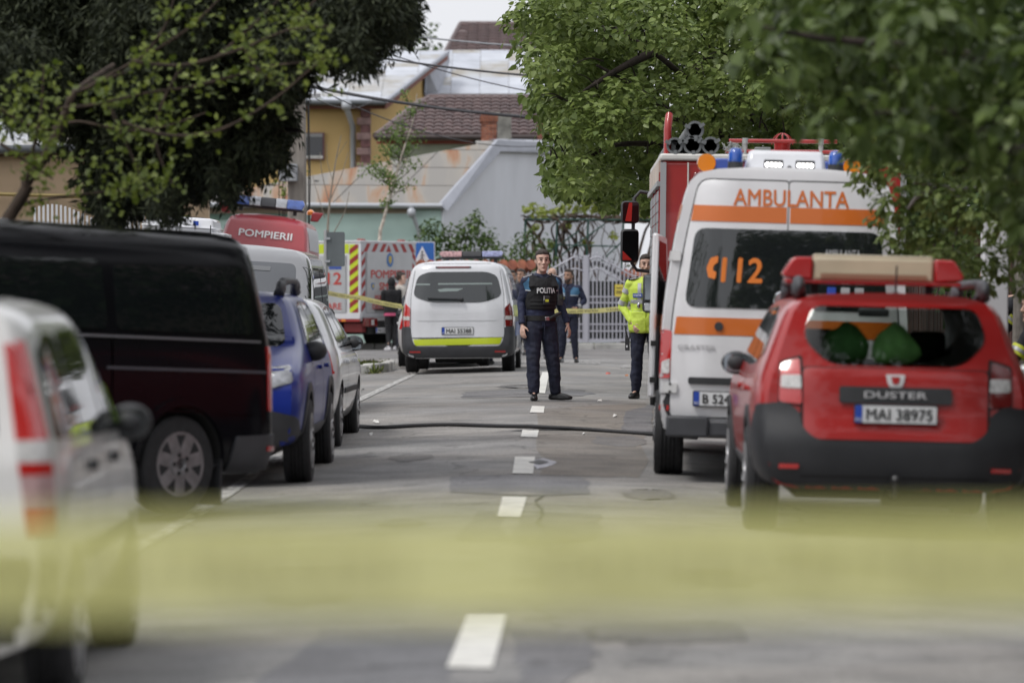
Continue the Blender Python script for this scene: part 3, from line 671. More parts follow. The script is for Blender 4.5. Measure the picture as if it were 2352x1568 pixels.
# ---------------------------------------------------------------- pole, wires, signs
pl = root('utility_pole', 'concrete utility pole with brackets beside the ochre house', 'utility pole', P(683, 830, 76)); pl.location.z = .2; s_ = 76/FPX
PC = M('pole_concrete', (.25, .23, .205), .92, vary=.18, vscale=3, stretch=(3, 3, .4), bump=.3, bscale=40)
zt = P(683, 120, 76).z-.2
q = MB(); q.box((0, 0, zt/2), (.42, .36, zt), taper=(.72, .72)); q.build('shaft', PC, pl, bevel=.03)
for k in range(7): MB().box((.187-k*.012, -.02, 1.2+k*.9), (.03, .2, .5)).build('slot', M('slot_dark', (.03,)*3, .9), pl)
for z, wx in ((P(0, 197, 76).z-.2, .9), (P(0, 222, 76).z-.2, .95)): MB().box((0, -.2, z), (wx, .07, .08)).build('bracket', M('galv', (.45, .46, .47), .5, .5), pl)
MB().tube([(-.1, -.22, P(0, 225, 76).z-.2), (-.02, -.25, P(0, 190, 76).z-.2), (-.12, -.24, P(0, 168, 76).z-.2), (-.3, -.22, P(0, 160, 76).z-.2)], .045, 8).build('conduit', MATS['galv'], pl, 60)
for k in range(6): MB().lathe([(.03, 0), (.05, .03), (.03, .06), (.05, .09), (.02, .12)], (-.36+k*.145, -.21, P(0, 194, 76).z-.2), n=8).build('insulator', M('insulator', (.5, .5, .5), .3), pl, 60)
MB().box((-.16, -.25, P(0, 398, 76).z-.2), (.36, .25, .34)).build('meter_box', M('box_grey', (.34, .36, .38), .5, vary=.2), pl, bevel=.02)
for k in range(2): MB().tube([(.22+.02*k, -.2, 5.2), (.24+.03*k, -.2, 3.5+.1*k), (.22, -.2, 1.0)], .012, 5).build('cable_drop', M('cable_black', (.02,)*3, .6), pl, 60)
def wire(a, b, sag, r, label, mat=None):
    a, b = Vector(a), Vector(b); pts = [a.lerp(b, k/24)+Vector((0, 0, -sag*4*(k/24)*(1-k/24))) for k in range(25)]
    tag(MB().tube(pts, r, 6).build('overhead_wire', mat or M('wire_black', (.025, .025, .03), .6), None, 60), label, 'wire', 'overhead wires')
wire(P(700, 196, 75.8), P(1900, 268, 68), .35, .034, 'thick black overhead cable sagging low across the brown tiled roof')
wire(P(690, 100, 76), P(1900, 185, 66), .3, .022, 'black overhead cable crossing the upper zinc roof')
wire(P(720, 52, 80), P(1700, 115, 72), .2, .02, 'pale twin overhead cable crossing the highest brown roof', M('wire_grey', (.25, .26, .28), .6))
wire(P(860, 112, 76), P(1800, 250, 70), .4, .012, 'thin overhead wire slanting down over the right zinc roof')
wire(P(700, 188, 75.8), P(1300, 330, 98), .5, .012, 'thin wire sloping from the pole to the grey gable')
wire(P(1290, 345, 101), P(1750, 400, 80), .3, .009, 'hair thin wire across the blank grey wall')
wire(P(700, 210, 75.8), P(860, 228, 115), .3, .012, 'short service wire from the pole to the ochre house')
# traffic sign seen from behind
ts = root('traffic_sign', 'grey back of a road sign on its pole beside the red fire van', 'road sign', P(748, 830, 62)); ts.location.z = .2
zz = lambda v, Z=62: P(0, v, Z).z-.2
MB().tube([(0, 0, 0), (0, 0, zz(528))], .03, 10).build('pole', MATS['galv'], ts, 60)
q = MB(); q.prism(rrect(.02, zz(612), .31, zz(533), .03), 'y', -.01, .01); q.build('plate', M('sign_back', (.14, .16, .17), .6, .2, vary=.1), ts)
for v in (548, 600): MB().box((.03, -.02, zz(v)), (.09, .03, .035)).build('clamp', GUT, ts)
cs = root('traffic_sign', 'blue pedestrian crossing sign with white triangle behind the fire truck', 'road sign', P(970, 830, 91)); cs.location.z = .3
cz = P(0, 584, 91).z-.3; MB().tube([(0, .05, 0), (0, .05, cz)], .03, 8).build('pole', MATS['galv'], cs, 60)
MB().prism(rrect(-.3, cz-.3, .3, cz+.3, .05), 'y', 0, .015).build('plate', M('sign_white', (.7, .72, .75), .5), cs)
MB().prism(rrect(-.28, cz-.28, .28, cz+.28, .04), 'y', -.006, -.002).build('blue_field', M('sign_blue', (.025, .13, .44), .45), cs)
MB().prism([(-.19, cz-.19), (.19, cz-.19), (0, cz+.19)], 'y', -.012, -.008).build('triangle', MATS['sign_white'], cs)
q = MB(); bl = M('print_black', (.03,)*3, .6)
q.ell((.0, -.016, cz+.06), (.025, .004, .025), 8, 6); q.bar((0, -.016, cz+.03), (-.01, -.016, cz-.06), .05, .005); q.bar((-.01, -.016, cz-.06), (.05, -.016, cz-.16), .03, .005); q.bar((-.01, -.016, cz-.06), (-.07, -.016, cz-.15), .03, .005); q.bar((0, -.016, cz+.02), (.06, -.016, cz-.03), .02, .005); q.bar((0, -.016, cz+.02), (-.05, -.016, cz-.04), .02, .005)
q.build('walking_figure', bl, cs)
# house on the right of the street, beside the photographer: the black van mirrors it
h6 = root('house', 'beige house behind the right pavement, mirrored in the black van', 'house', (11.5, 20, 0))
MB().box((3, 0, 2.2), (6, 34, 4.4)).build('wall', M('house_wall_dim', (.45, .38, .28), .9, vary=.15), h6)
MB().add([(-.7, -17.6, 4.3), (6.7, -17.6, 4.3), (6.7, 17.6, 4.3), (-.7, 17.6, 4.3), (3, -15, 7), (3, 15, 7)], [(0, 1, 2, 3), (0, 4, 1), (1, 4, 5, 2), (2, 5, 3), (3, 5, 4, 0)]).build('roof', TILE[0], h6)
for k in range(5):
    wn = MB().box((-.03, -12+k*6, 1.9), (.12, 1.3, 1.5)).build('window', KW, h6); MB().box((-.08, -12+k*6, 1.9), (.06, 1.1, 1.3)).build('pane', M('pane_dark', (.02,)*3), wn)
# right-hand side behind the trees: white gatepost, dark board fence
wp = MB().box((0, 0, 1.05), (.24, .24, 2.2)).build('gatepost', M('white_post', (.55, .545, .56), .8, vary=.05), None, bevel=.02); _p = P(2284, 700, 36.5); wp.location = (_p.x, _p.y, .05); tag(wp, 'white gatepost behind the right rear corner of the red car', 'gatepost')
bf = root('board_fence', 'dark reddish brown board fence behind the trees on the right', 'fence', (5.7, 0, 0)); BB = [M('board_%d' % i, c, .85, vary=.3, vscale=3, stretch=(3, 3, .5)) for i, c in enumerate([(.055, .022, .016), (.04, .02, .016), (.07, .026, .02)])]
for k in range(270):
    y = 12+k*.19; MB().box((random.uniform(-.008, .008), y, 1.1+random.uniform(-.02, .02)+soft(4, y)), (.03, .175, 2.0)).build('board', BB[k % 3], bf)
for z in (.5, 1.7): MB().box((.05, 37.6, z+.2), (.05, 51, .09)).build('rail', BB[1], bf)
tk = root('tree_trunk', 'rough grey tree trunk at the right edge beside the firefighters', 'tree', P(2351, 700, 37)); tk.location.z = 0
MB().tube([(.06, 0, 0), (.02, 0, 1), (.04, 0, 2.2), (.15, .1, 4)], [.17, .13, .12, .1], 10).build('trunk', M('bark_grey', (.17, .155, .135), .95, vary=.35, vscale=9, stretch=(2, 2, .6), bump=.8, bscale=25), tk, 60)

# ---------------------------------------------------------------- vehicles
RUB = M('tyre_rubber', (.022, .022, .024), .8, vary=.2, vscale=20); PLS = M('black_plastic', (.028, .029, .032), .6, vary=.12, vscale=8); PLG = M('grey_plastic', (.055, .057, .064), .55, vary=.1, vscale=6)
DGL = M('dark_glass', (.008, .010, .011), .03, coat=.0, spec=.45); ALU = M('alloy', (.45, .45, .46), .35, .7, vary=.12, vscale=10); CHR = M('chrome', (.6, .61, .63), .12, 1.)
RED_L = M('lamp_red', (.50, .014, .013), .12, coat=1., spec=.7); RED_D = M('lamp_red_dark', (.16, .008, .008), .12, coat=1.); CLR_L = M('lamp_clear', (.55, .54, .53), .12, coat=1., vary=.2, vscale=40); ORG_L = M('lamp_amber', (.75, .22, .01), .15, coat=1.)
BLU_L = M('beacon_blue', (.02, .09, .42), .1, coat=1., vary=.25, vscale=14); PLW = M('plate_white', (.72, .73, .74), .5); PLB = M('plate_blue', (.02, .07, .42), .5); INK = M('plate_ink', (.012,)*3, .5)
ORS = M('stripe_orange', (.62, .145, .012), .4, coat=.4); WHT = paint('white_paint', (.70, .71, .74)); LIME = M('lime_film', (.52, .62, .02), .4, coat=.3); UND = M('underbody', (.012,)*3, .8)
MIRG = M('mirror_glass', (.25, .27, .29), .04, 1.)

LSIL = M('lettering_silver', (.55, .55, .56), .4)
RING = {
 'suv': [(0, .31), (.70, .31), (.83, .335), (.885, .44), (.905, .62), (.911, .80), (.90, .93), (.875, 1.03), (.835, 1.14), (.775, 1.30), (.72, 1.44), (.66, 1.515), (.51, 1.552), (.25, 1.568), (0, 1.572)],
 'van': [(0, .26), (.78, .26), (.92, .31), (.945, .45), (.953, .70), (.955, .95), (.945, 1.10), (.925, 1.22), (.885, 1.45), (.83, 1.70), (.775, 1.83), (.69, 1.90), (.52, 1.93), (.25, 1.945), (0, 1.95)],
 'tvan': [(0, .26), (.78, .26), (.92, .31), (.945, .45), (.953, .70), (.955, .95), (.948, 1.10), (.935, 1.22), (.905, 1.45), (.865, 1.70), (.825, 1.835), (.74, 1.905), (.56, 1.935), (.25, 1.948), (0, 1.952)],
 'hatch': [(0, .2), (.66, .2), (.78, .24), (.83, .38), (.85, .55), (.855, .70), (.845, .84), (.82, .93), (.77, 1.05), (.70, 1.20), (.64, 1.31), (.57, 1.38), (.42, 1.41), (.2, 1.425), (0, 1.43)],
 'panda': [(0, .22), (.62, .22), (.73, .26), (.775, .40), (.79, .58), (.79, .78), (.785, .92), (.765, 1.00), (.735, 1.12), (.69, 1.28), (.655, 1.41), (.61, 1.48), (.46, 1.52), (.22, 1.535), (0, 1.54)],
 'crafter': [(0, .36), (.86, .36), (.965, .42), (.99, .58), (.996, .85), (.996, 1.15), (.985, 1.35), (.96, 1.60), (.91, 1.95), (.85, 2.26), (.81, 2.40), (.735, 2.475), (.58, 2.51), (.3, 2.53), (0, 2.535)],
}
def lerp_tab(tab, z):
    if z <= tab[0][0]: return tab[0][1]
    for (a, va), (b, vb) in zip(tab[:-1], tab[1:]):
        if z <= b: return va+(vb-va)*(z-a)/(b-a)
    return tab[-1][1]
def bvh_of(me, keep=False):
    ps = [tuple(p.vertices) for p in me.polygons]; b = BVHTree.FromPolygons([v_.co.copy() for v_ in me.vertices], ps)
    if keep: SHAPES[id(b)] = ([(v_.co.copy(), v_.normal.copy()) for v_ in me.vertices], ps, b)
    return b
def body_mesh(ring, L, rear, front, W=1., zk=1., ends=((0, .90), (.05, .955), (.16, .985), (.4, 1.)), sub=2):
    """stations from tail (y=0) to nose (y=L); rear and front give how far each height sits in from the ends"""
    ys = []
    for d, k in ends: ys.append((d, k, 1-sstep(.1, 1.3, d), 0.))
    m0, m1 = ends[-1][0], L-2.4 if L > 3.4 else L*.45
    for i in range(1, 5): y = m0+(m1-m0)*i/4; ys.append((y, 1., 1-sstep(.1, 1.3, y), 0.))
    for fr, bb, k in ((.36, .42, 1.), (.68, .74, 1.), (.88, .92, .995), (.965, .98, .965), (1., 1., .90)): ys.append((m1+(L-m1)*fr, k, 0., bb))
    n = len(ring); V, F = [], []
    for y, k, a, b in ys:
        for s in (1, -1):
            for i, (x, z) in enumerate(ring):
                if s < 0 and i in (0, n-1): continue
                zz = z*zk; V.append((s*x*W*k, y + a*lerp_tab(rear, zz) - b*lerp_tab(front, zz), zz))
    m = 2*n-2
    idx = lambda st, i, s: st*m + (i if (s > 0 or i in (0, n-1)) else n+i-1)
    for st in range(len(ys)-1):
        for i in range(n-1):
            for s in (1, -1):
                q = (idx(st, i, s), idx(st+1, i, s), idx(st+1, i+1, s), idx(st, i+1, s)); F.append(q if s < 0 else q[::-1])
    for st in (0, len(ys)-1):
        for i in range(n-1):
            q = [idx(st, i, 1), idx(st, i+1, 1), idx(st, i+1, -1), idx(st, i, -1)]
            q = [q[k_] for k_ in range(4) if q[k_] not in q[:k_]]
            F.append(tuple(q) if st == 0 else tuple(q[::-1]))
    me = bpy.data.meshes.new('body'); me.from_pydata(V, [], F)
    o = bpy.data.objects.new('tmp', me); s_ = o.modifiers.new('s', 'SUBSURF'); s_.levels = sub; s_.render_levels = sub
    r = evaluated(o); bpy.data.objects.remove(o); bpy.data.meshes.remove(me)
    bm = bmesh.new(); bm.from_mesh(r); bmesh.ops.recalc_face_normals(bm, faces=bm.faces); bm.to_mesh(r); bm.free()
    return r
def cut(me, cutters, mats):
    """take wheel arches and cabin space out of a body; cutters are (mesh builder, material)"""
    o = bpy.data.objects.new('tmp', me); me.materials.clear(); me.materials.append(mats)
    tmp = []
    for mb, m_ in cutters:
        c = mesh_obj('cut', mb.mesh(), m_); tmp.append(c)
        b = o.modifiers.new('c', 'BOOLEAN'); b.operation = 'DIFFERENCE'; b.object = c; b.solver = 'EXACT'
        try: b.material_mode = 'TRANSFER'
        except Exception: pass
    r = evaluated(o, *tmp)
    for c in tmp: bpy.data.objects.remove(c)
    bpy.data.objects.remove(o); return r
def wheel(parent, x, y, r, wd, style='alloy', name='wheel', z=None):
    s = 1 if x > 0 else -1
    prof = [(r*.62, -wd/2), (r*.93, -wd/2), (r*.985, -wd*.42), (r, -wd*.3)]
    for k in (-.2, -.07, .07, .2): prof += [(r, (k-.05)*wd), (r-.012, (k-.035)*wd), (r-.012, (k+.035)*wd), (r, (k+.05)*wd)]
    prof += [(r, wd*.3), (r*.985, wd*.42), (r*.93, wd/2), (r*.62, wd/2)]
    t = MB().lathe(prof, (0, 0, 0), 'x', 36).build(name, RUB, parent, 35); t.location = (x, y, z if z else r)
    q = MB(); rr = r*.64; o = s*wd/2
    q.lathe([(rr*1.02, o-s*.03), (rr*1.03, o+s*.004), (rr*.93, o+s*.004), (rr*.90, o-s*.05), (rr*.3, o-s*.045)], (0, 0, 0), 'x', 30, False)
    n = 5 if style == 'alloy' else 7
    if style == 'steel': q.lathe([(rr*.92, o-s*.03), (rr*.80, o-s*.015), (rr*.78, o-s*.03)], (0, 0, 0), 'x', 30, False)
    for k in range(n):
        a = 2*math.pi*(k+.25)/n
        for da in ((-.13, .13) if style == 'alloy' else (0,)):
            c, s2 = math.cos(a+da), math.sin(a+da); q.bar((o-s*.012, c*rr*.18, s2*rr*.18), (o-s*.012, c*rr*.93, s2*rr*.93), .03, .045 if style == 'alloy' else rr*.42)
    q.lathe([(rr*.46, o-s*.03), (rr*.42, o+s*.008), (rr*.2, o+s*.012), (rr*.17, o+s*.0), (0.01, o+s*.0)], (0, 0, 0), 'x', 24, False)
    q.build('rim', ALU if style == 'alloy' else M('steel_rim', (.27, .27, .28), .45, .6, vary=.2, vscale=10), t, 40); MB().lathe([(rr*.92, o-s*.075), (rr*.1, o-s*.075)], (0, 0, 0), 'x', 24, False).build('brake', UND, t)
    hb = MB()
    for k in range(5): a = 2*math.pi*k/5; hb.lathe([(.016, o-s*.01), (.016, o+s*.016), (.002, o+s*.018)], (0, math.cos(a)*rr*.3, math.sin(a)*rr*.3), 'x', 6)
    hb.build('hub_bolts', UND, t)['kind'] = 'stuff'; return t
def plate(parent, c, txt, back=True, w=.52, h=.11, yaw=0):
    """number plate on a rear (y-) or front face, local"""
    q = MB(); q.prism(rrect(-w/2-.008, -h/2-.008, w/2+.008, h/2+.008, .012), 'y', -.006, .008); o = q.build('number_plate', PLS, parent)
    if back: o.location = c
    else: o.location = c; o.rotation_euler = (0, 0, math.pi)
    MB().prism(rrect(-w/2, -h/2, w/2, h/2, .01), 'y', -.011, -.006).build('plate_face', PLW, o); MB().prism(rrect(-w/2, -h/2, -w/2+.045, h/2, .008), 'y', -.014, -.011).build('country_band', PLB, o)
    Mx = Matrix.Translation((.022, -.0145, 0)) @ Matrix.Rotation(math.pi/2, 4, 'X')
    text_flat('plate_characters', txt, .072, Mx, INK, o, width=w-.10, bold=.02)
    text_flat('country_code', 'RO', .02, Matrix.Translation((-w/2+.022, -.0175, -h/2+.02)) @ Matrix.Rotation(math.pi/2, 4, 'X'), PLW, o)
    return o
def mirror(parent, x, y, z, mat, w=.22, h=.16, glass_mat=None):
    s = 1 if x > 0 else -1; q = MB(); q.ell((0, 0, 0), (w*.56, .11, h*.56), 14, 10); o = q.build('wing_mirror', mat, parent, 180); o.location = (x+s*w*.45, y, z)
    MB().bar((-s*w*.3, .0, -h*.35), (-s*w*.75, .03, -h*.45), .06, .05).build('mirror_arm', mat, o)
    MB().prism(rrect(-w*.46, -h*.42, w*.46, h*.42, h*.2), 'y', -.085, -.075).build('mirror_glass', glass_mat or MIRG, o); return o
def arches(axles, x, r, d=.62): return [(MB().lathe([(r, -d/2), (r, d/2)], (s*x, y, r*.86), 'x', 32), UND) for y in axles for s in (-1, 1)]

def roof_bar_light(parent, c, w, cols, h=.12, d=.3, base=True, yaw=0.):
    """light bar: coloured lenses side by side on a rail"""
    t = MB().box((0, 0, 0), (w*.96, d*.8, .035)).build('light_bar', PLS, parent, bevel=.01); t.location = c; t.rotation_euler = (0, 0, yaw)
    x = -w/2
    for k, (fr, m_, nm) in enumerate(cols):
        q = MB(); a, b = x+.003, x+fr*w-.003
        e0 = .06 if k == 0 else 0; e1 = .06 if k == len(cols)-1 else 0
        q.add([(a+e0, -d/2+e0*.4, .02), (b-e1, -d/2+e1*.4, .02), (b-e1, d/2-e1*.4, .02), (a+e0, d/2-e0*.4, .02), (a+e0*.3, -d*.45, .02+h*.55), (b-e1*.3, -d*.45, .02+h*.55), (b-e1*.3, d*.45, .02+h*.55), (a+e0*.3, d*.45, .02+h*.55), (a+e0*.8, -d*.34, .02+h), (b-e1*.8, -d*.34, .02+h), (b-e1*.8, d*.34, .02+h), (a+e0*.8, d*.34, .02+h)],
              [(3, 2, 1, 0), (0, 1, 5, 4), (1, 2, 6, 5), (2, 3, 7, 6), (3, 0, 4, 7), (4, 5, 9, 8), (5, 6, 10, 9), (6, 7, 11, 10), (7, 4, 8, 11), (8, 9, 10, 11)])
        q.build(nm, m_, t, bevel=.012); x += fr*w
    if base:
        for s in (-1, 1): MB().box((s*w*.36, 0, -.05), (.06, d*.5, .08)).build('bar_foot', PLS, t)
    return t

BMP = M('bumper_dark', (.019, .020, .023), .5, vary=.1, vscale=6)
def suv(name, label, color, loc, rz, roll=0., through=False, plate_txt=None, front=False, group=None, mud=True):
    t = root(name, label, 'car', loc, group=group, rot=(0, roll, rz)); L = 4.3
    rear = [(.25, .13), (.36, .03), (.60, .0), (.68, .05), (.80, .085), (1.0, .11), (1.06, .14), (1.30, .26), (1.50, .37), (1.58, .36), (1.63, .42)]
    fr = [(.25, .2), (.36, .06), (.60, .0), (.80, .02), (.92, .08), (1.00, .25), (1.05, .75), (1.10, 1.12), (1.30, 1.48), (1.50, 1.86), (1.58, 2.1), (1.63, 2.3)]
    me = body_mesh(RING['suv'], L, rear, fr); bv = bvh_of(me, True)
    A = (.82, 3.49); cs = arches(A, .86, .40, .5)
    # under the sill the body is hollowed so the axle line shows daylight
    RW = rpoly([(-.60, 1.27), (-.53, 1.475), (.53, 1.475), (.60, 1.27), (.43, 1.10), (-.43, 1.10)], [.08, .06, .06, .08, .1, .1], 4)
    if through:
        CB = M('cabin_dark', (.02, .02, .022), .8)
        cs.append((MB().prism([(x*.985, z+.006) for x, z in RW], 'y', -1, 5), CB))
    P1 = paint(name+'_paint', color, coat=.45 if name == 'red_car' else .15, spec=.5 if name == 'red_car' else .35)
    b = mesh_obj('body', cut(me, cs, P1), None, t); b.data.shade_smooth(); b.data.set_sharp_from_angle(angle=R(35))
    if through:
        panel('rear_window', bv, RW, '-y', glass('duster_glass', (.85, .92, .88), .66), t, .004, 0)
        panel('window_seal', bv, rpoly([(-.62, 1.27), (-.52, 1.5), (.52, 1.5), (.62, 1.27), (.45, 1.095), (-.45, 1.095)], .06), '-y', DGL, t, .001, 0) if False else None
        panel('windscreen', bv, rpoly([(-.60, 1.12), (-.56, 1.46), (.56, 1.46), (.60, 1.10)], .07), '+y', glass('duster_screen', (.9, .95, .93), .9), t, .004, 0)
    else:
        panel('rear_window', bv, RW, '-y', DGL, t)
        panel('windscreen', bv, rpoly([(-.70, 1.105), (-.61, 1.46), (.61, 1.46), (.70, 1.105)], .08), '+y', DGL, t)
    # side glass, handles, claddings
    for s, ax in ((-1, '-x'), (1, '+x')):
        panel('side_window', bv, rpoly([(2.78, 1.085), (2.14, 1.44), (1.62, 1.475), (1.62, 1.07)], [.02, .06, .03, .03]), ax, DGL, t)
        panel('side_window', bv, rpoly([(1.56, 1.07), (1.56, 1.475), (.98, 1.46), (.86, 1.10)], [.03, .03, .06, .05]), ax, DGL, t)
        panel('quarter_window', bv, rpoly([(.80, 1.12), (.92, 1.44), (.66, 1.38), (.52, 1.16)], .04), ax, DGL, t)
        panel('sill_cladding', bv, rpoly([(1.27, .31), (1.27, .45), (3.04, .45), (3.04, .31)], .02), ax, PLG, t, .012, .03)
        for y in A:
            arc = [(y+math.cos(a)*.485, .335+math.sin(a)*.485) for a in [math.pi*k/16 for k in range(17)]]; arc += [(y+math.cos(a)*.405, .345+math.sin(a)*.40) for a in [math.pi*(16-k)/16 for k in range(17)]]
            panel('arch_cladding', bv, arc, ax, BMP, t, .014, .03)
        for y in (1.72, 2.86): panel('door_gap', bv, [(y, .46), (y+.012, .46), (y+.012, 1.04), (y, 1.04)], ax, UND, t, .002, 0)
        for y in (1.12, 2.0): panel('door_handle', bv, rrect(y, .90, y+.17, .935, .015), ax, P1, t, .03, .03)
        # roof rails with thick feet
        q = MB(); q.tube([(s*.60, .62, 1.55), (s*.60, .70, 1.64), (s*.605, 1.2, 1.65), (s*.60, 2.1, 1.64), (s*.58, 2.3, 1.53)], [.05, .035, .028, .035, .05], 8); q.build('roof_rail', PLG, t, 60)
        MB().ell((s*.605, .66, 1.60), (.045, .17, .075), 12, 8).build('rail_foot', PLG, t, 180); MB().ell((s*.59, 2.2, 1.585), (.045, .17, .07), 12, 8).build('rail_foot', PLG, t, 180)
    # tail
    for s in (-1, 1):
        o = lambda p: p if s > 0 else flipx(p)
        panel('lamp_frame', bv, o(rpoly([(.575, .835), (.75, .85), (.745, 1.115), (.60, 1.16)], .02)), '-y', UND, t, .006, .02, .06, lim=.1)
        panel('tail_light', bv, o(rpoly([(.595, .845), (.745, .86), (.735, 1.10), (.615, 1.14)], .025)), '-y', RED_L if s < 0 else RED_D, t, .014, .03, .06)
        panel('lamp_lens', bv, o(rpoly([(.60, .945), (.735, .95), (.73, 1.03), (.606, 1.03)], .015)), '-y', CLR_L, t, .02, .01, .06)
        panel('reflector', bv, o(rrect(.61, .44, .735, .468, .008)), '-y', RED_L, t, .03, .01)
    bp = rpoly([(-.885, .84), (-.70, .86), (-.61, .80), (-.595, .70), (-.5, .62), (.5, .62), (.595, .70), (.61, .80), (.70, .86), (.885, .84), (.89, .32), (.7, .292), (-.7, .292), (-.89, .32)], [.03, .03, .04, .06, .06, .06, .06, .04, .03, .03, .05, .03, .03, .05])
    panel('rear_bumper', bv, bp, '-y', BMP, t, .016, .04, .07)
    for s, ax in ((-1, '-x'), (1, '+x')): panel('bumper_corner', bv, rpoly([(.03, .30), (.03, .83), (.20, .80), (.40, .60), (.42, .33)], .04), ax, BMP, t, .014, .03, .06)
    panel('bumper_groove', bv, rrect(-.6, .385, .6, .40, .005), '-y', UND, t, .02, .004)
    if through:
        tg = [(-.585, .66), (-.50, .628), (.50, .628), (.585, .66), (.592, 1.08), (-.592, 1.08)]; panel('tailgate_gap', bv, rpoly([(x*1.018, z+(-.008 if z < .7 else .008)) for x, z in tg], .04), '-y', UND, t, .003, 0, .08)
        panel('tailgate', bv, rpoly(tg, .04), '-y', P1, t, .010, .008, .06)
    panel('handle_strip', bv, rpoly([(-.36, .86), (-.36, .965), (.36, .965), (.36, .86)], .02), '-y', PLS, t, .03, .03)
    text_on('lettering', bv, 'DUSTER', .042, (0, .915), '-y', LSIL, t, width=.40, bold=.008, off=.036)
    q = [(-.062, 1.045), (.062, 1.045), (.048, .985), (.02, .95), (-.02, .95), (-.048, .985)]
    panel('badge', bv, rpoly(q, .01), '-y', LSIL, t, .022, .012, .03); panel('badge_centre', bv, rpoly([(-.03, 1.03), (.03, 1.03), (.018, .985), (-.018, .985)], .006), '-y', P1, t, .028, .004, .03)
    panel('tailgate_gap', bv, [(-.60, .66), (-.605, 1.10), (-.612, 1.10), (-.608, .66)], '-y', UND, t, .002, 0); panel('tailgate_gap', bv, [(.60, .66), (.608, .66), (.612, 1.10), (.605, 1.10)], '-y', UND, t, .002, 0)
    if plate_txt: plate(t, (0, .025, .795), plate_txt)
    # nose
    for s in (-1, 1):
        o = lambda p: p if s > 0 else flipx(p)
        hl = panel('headlight', bv, o(rpoly([(.42, .80), (.45, .93), (.80, .965), (.83, .83), (.60, .77)], .03)), '+y', M('lamp_body', (.32, .33, .35), .08, .3, coat=1., vary=.35, vscale=12), t, .012, .03, .06)
        for x in (.52, .68): MB().ell((s*x, 4.27-(.06 if x > .6 else 0), .86), (.05, .03, .05), 14, 8).build('headlamp_lens', CHR, hl, 180)
        fg = MB().lathe([(.085, 0), (.085, .03), (.06, .035)], (s*.66, 4.20, .46), 'y', 20).build('fog_lamp', PLS, t, 40); MB().lathe([(.058, .036), (.03, .046), (.002, .05)], (s*.66, 4.2, .46), 'y', 20).build('lamp_lens', CLR_L, fg, 60)
    panel('front_bumper', bv, rpoly([(-.86, .28), (-.86, .56), (-.45, .66), (.45, .66), (.86, .56), (.86, .28)], .05), '+y', PLG, t, .014, .03, .08)
    panel('grille', bv, rpoly([(-.40, .79), (-.40, .92), (.40, .92), (.40, .79)], .03), '+y', PLS, t, .012, .02)
    for z in (.825, .875): panel('grille_bar', bv, rrect(-.39, z, .39, z+.018, .005), '+y', CHR, t, .02, .01)
    for x in (-.86, .86): 
        for y in A: wheel(t, x*.945, y, .345, .215)
    mirror(t, .82, 2.80, 1.06, PLS, .19, .15); mirror(t, -.82, 2.80, 1.06, PLS, .19, .15)
    MB().box((0, 2.15, .27), (1.2, 3.3, .08)).build('floor_pan', UND, t)
    MB().tube([(0, .6, .3), (0, .02, .28), (0, -.06, .30), (0, -.07, .36)], .018, 8).ell((0, -.07, .385), (.028, .028, .028), 10, 8).build('tow_hook', M('steel_dark', (.1, .1, .1), .4, .8), t, 60)
    MB().lathe([(.09, -.3), (.09, .3)], (.25, .38, .28), 'x', 14).build('silencer', UND, t, 40)
    panel('fuel_flap', bv, rrect(.55, .80, .72, .97, .03), '+x', P1, t, .004, .004)
    return t, bv

# red fire-service estate, nearest on the right
rx = P(2046, 700, 24.7).x
red, rbv = suv('red_car', 'red off-road estate car with beige and red roof beacon, parked nearest on the right', (.345, .010, .009), (rx, 24.55, G(rx, 25)), 0, R(1.4), True, 'MAI 38975')
BEIGE = M('beacon_beige', (.48, .42, .30), .45, vary=.08); BRED = M('beacon_red', (.46, .012, .014), .18, coat=.8)
lb = MB().box((0, 0, 0), (.80, .30, .16), taper=(.99, .8)).build('roof_beacon', BEIGE, red, bevel=.02); lb.location = (-.10, .98, 1.725)
for s in (-1, 1): MB().prism([(s*.404, -.075), (s*.585, -.062), (s*.60, -.035), (s*.535, .062), (s*.515, .072), (s*.404, .075)], 'y', -.15, .15).build('beacon_end', BRED, lb, bevel=.012)
MB().box((0, 0, -.085), (1.16, .28, .03)).build('beacon_base', BRED, lb, bevel=.01); MB().box((0, -.155, -.045), (.7, .01, .03)).build('beacon_line', M('beige_shade', (.33, .2, .13), .5), lb); MB().box((0, 0, .085), (.78, .22, .02)).build('beacon_lid', M('beige_lid', (.58, .53, .40), .5), lb, bevel=.008)
for s in (-1, 1): MB().box((s*.38, 0, -.12), (.05, .06, .1)).build('beacon_foot', PLS, lb)
MB().tube([(.02, .50, 1.56), (.02, .46, 1.75)], .006, 6).ell((.02, .5, 1.565), (.025, .04, .02), 10, 6).build('roof_aerial', PLS, red, 60)
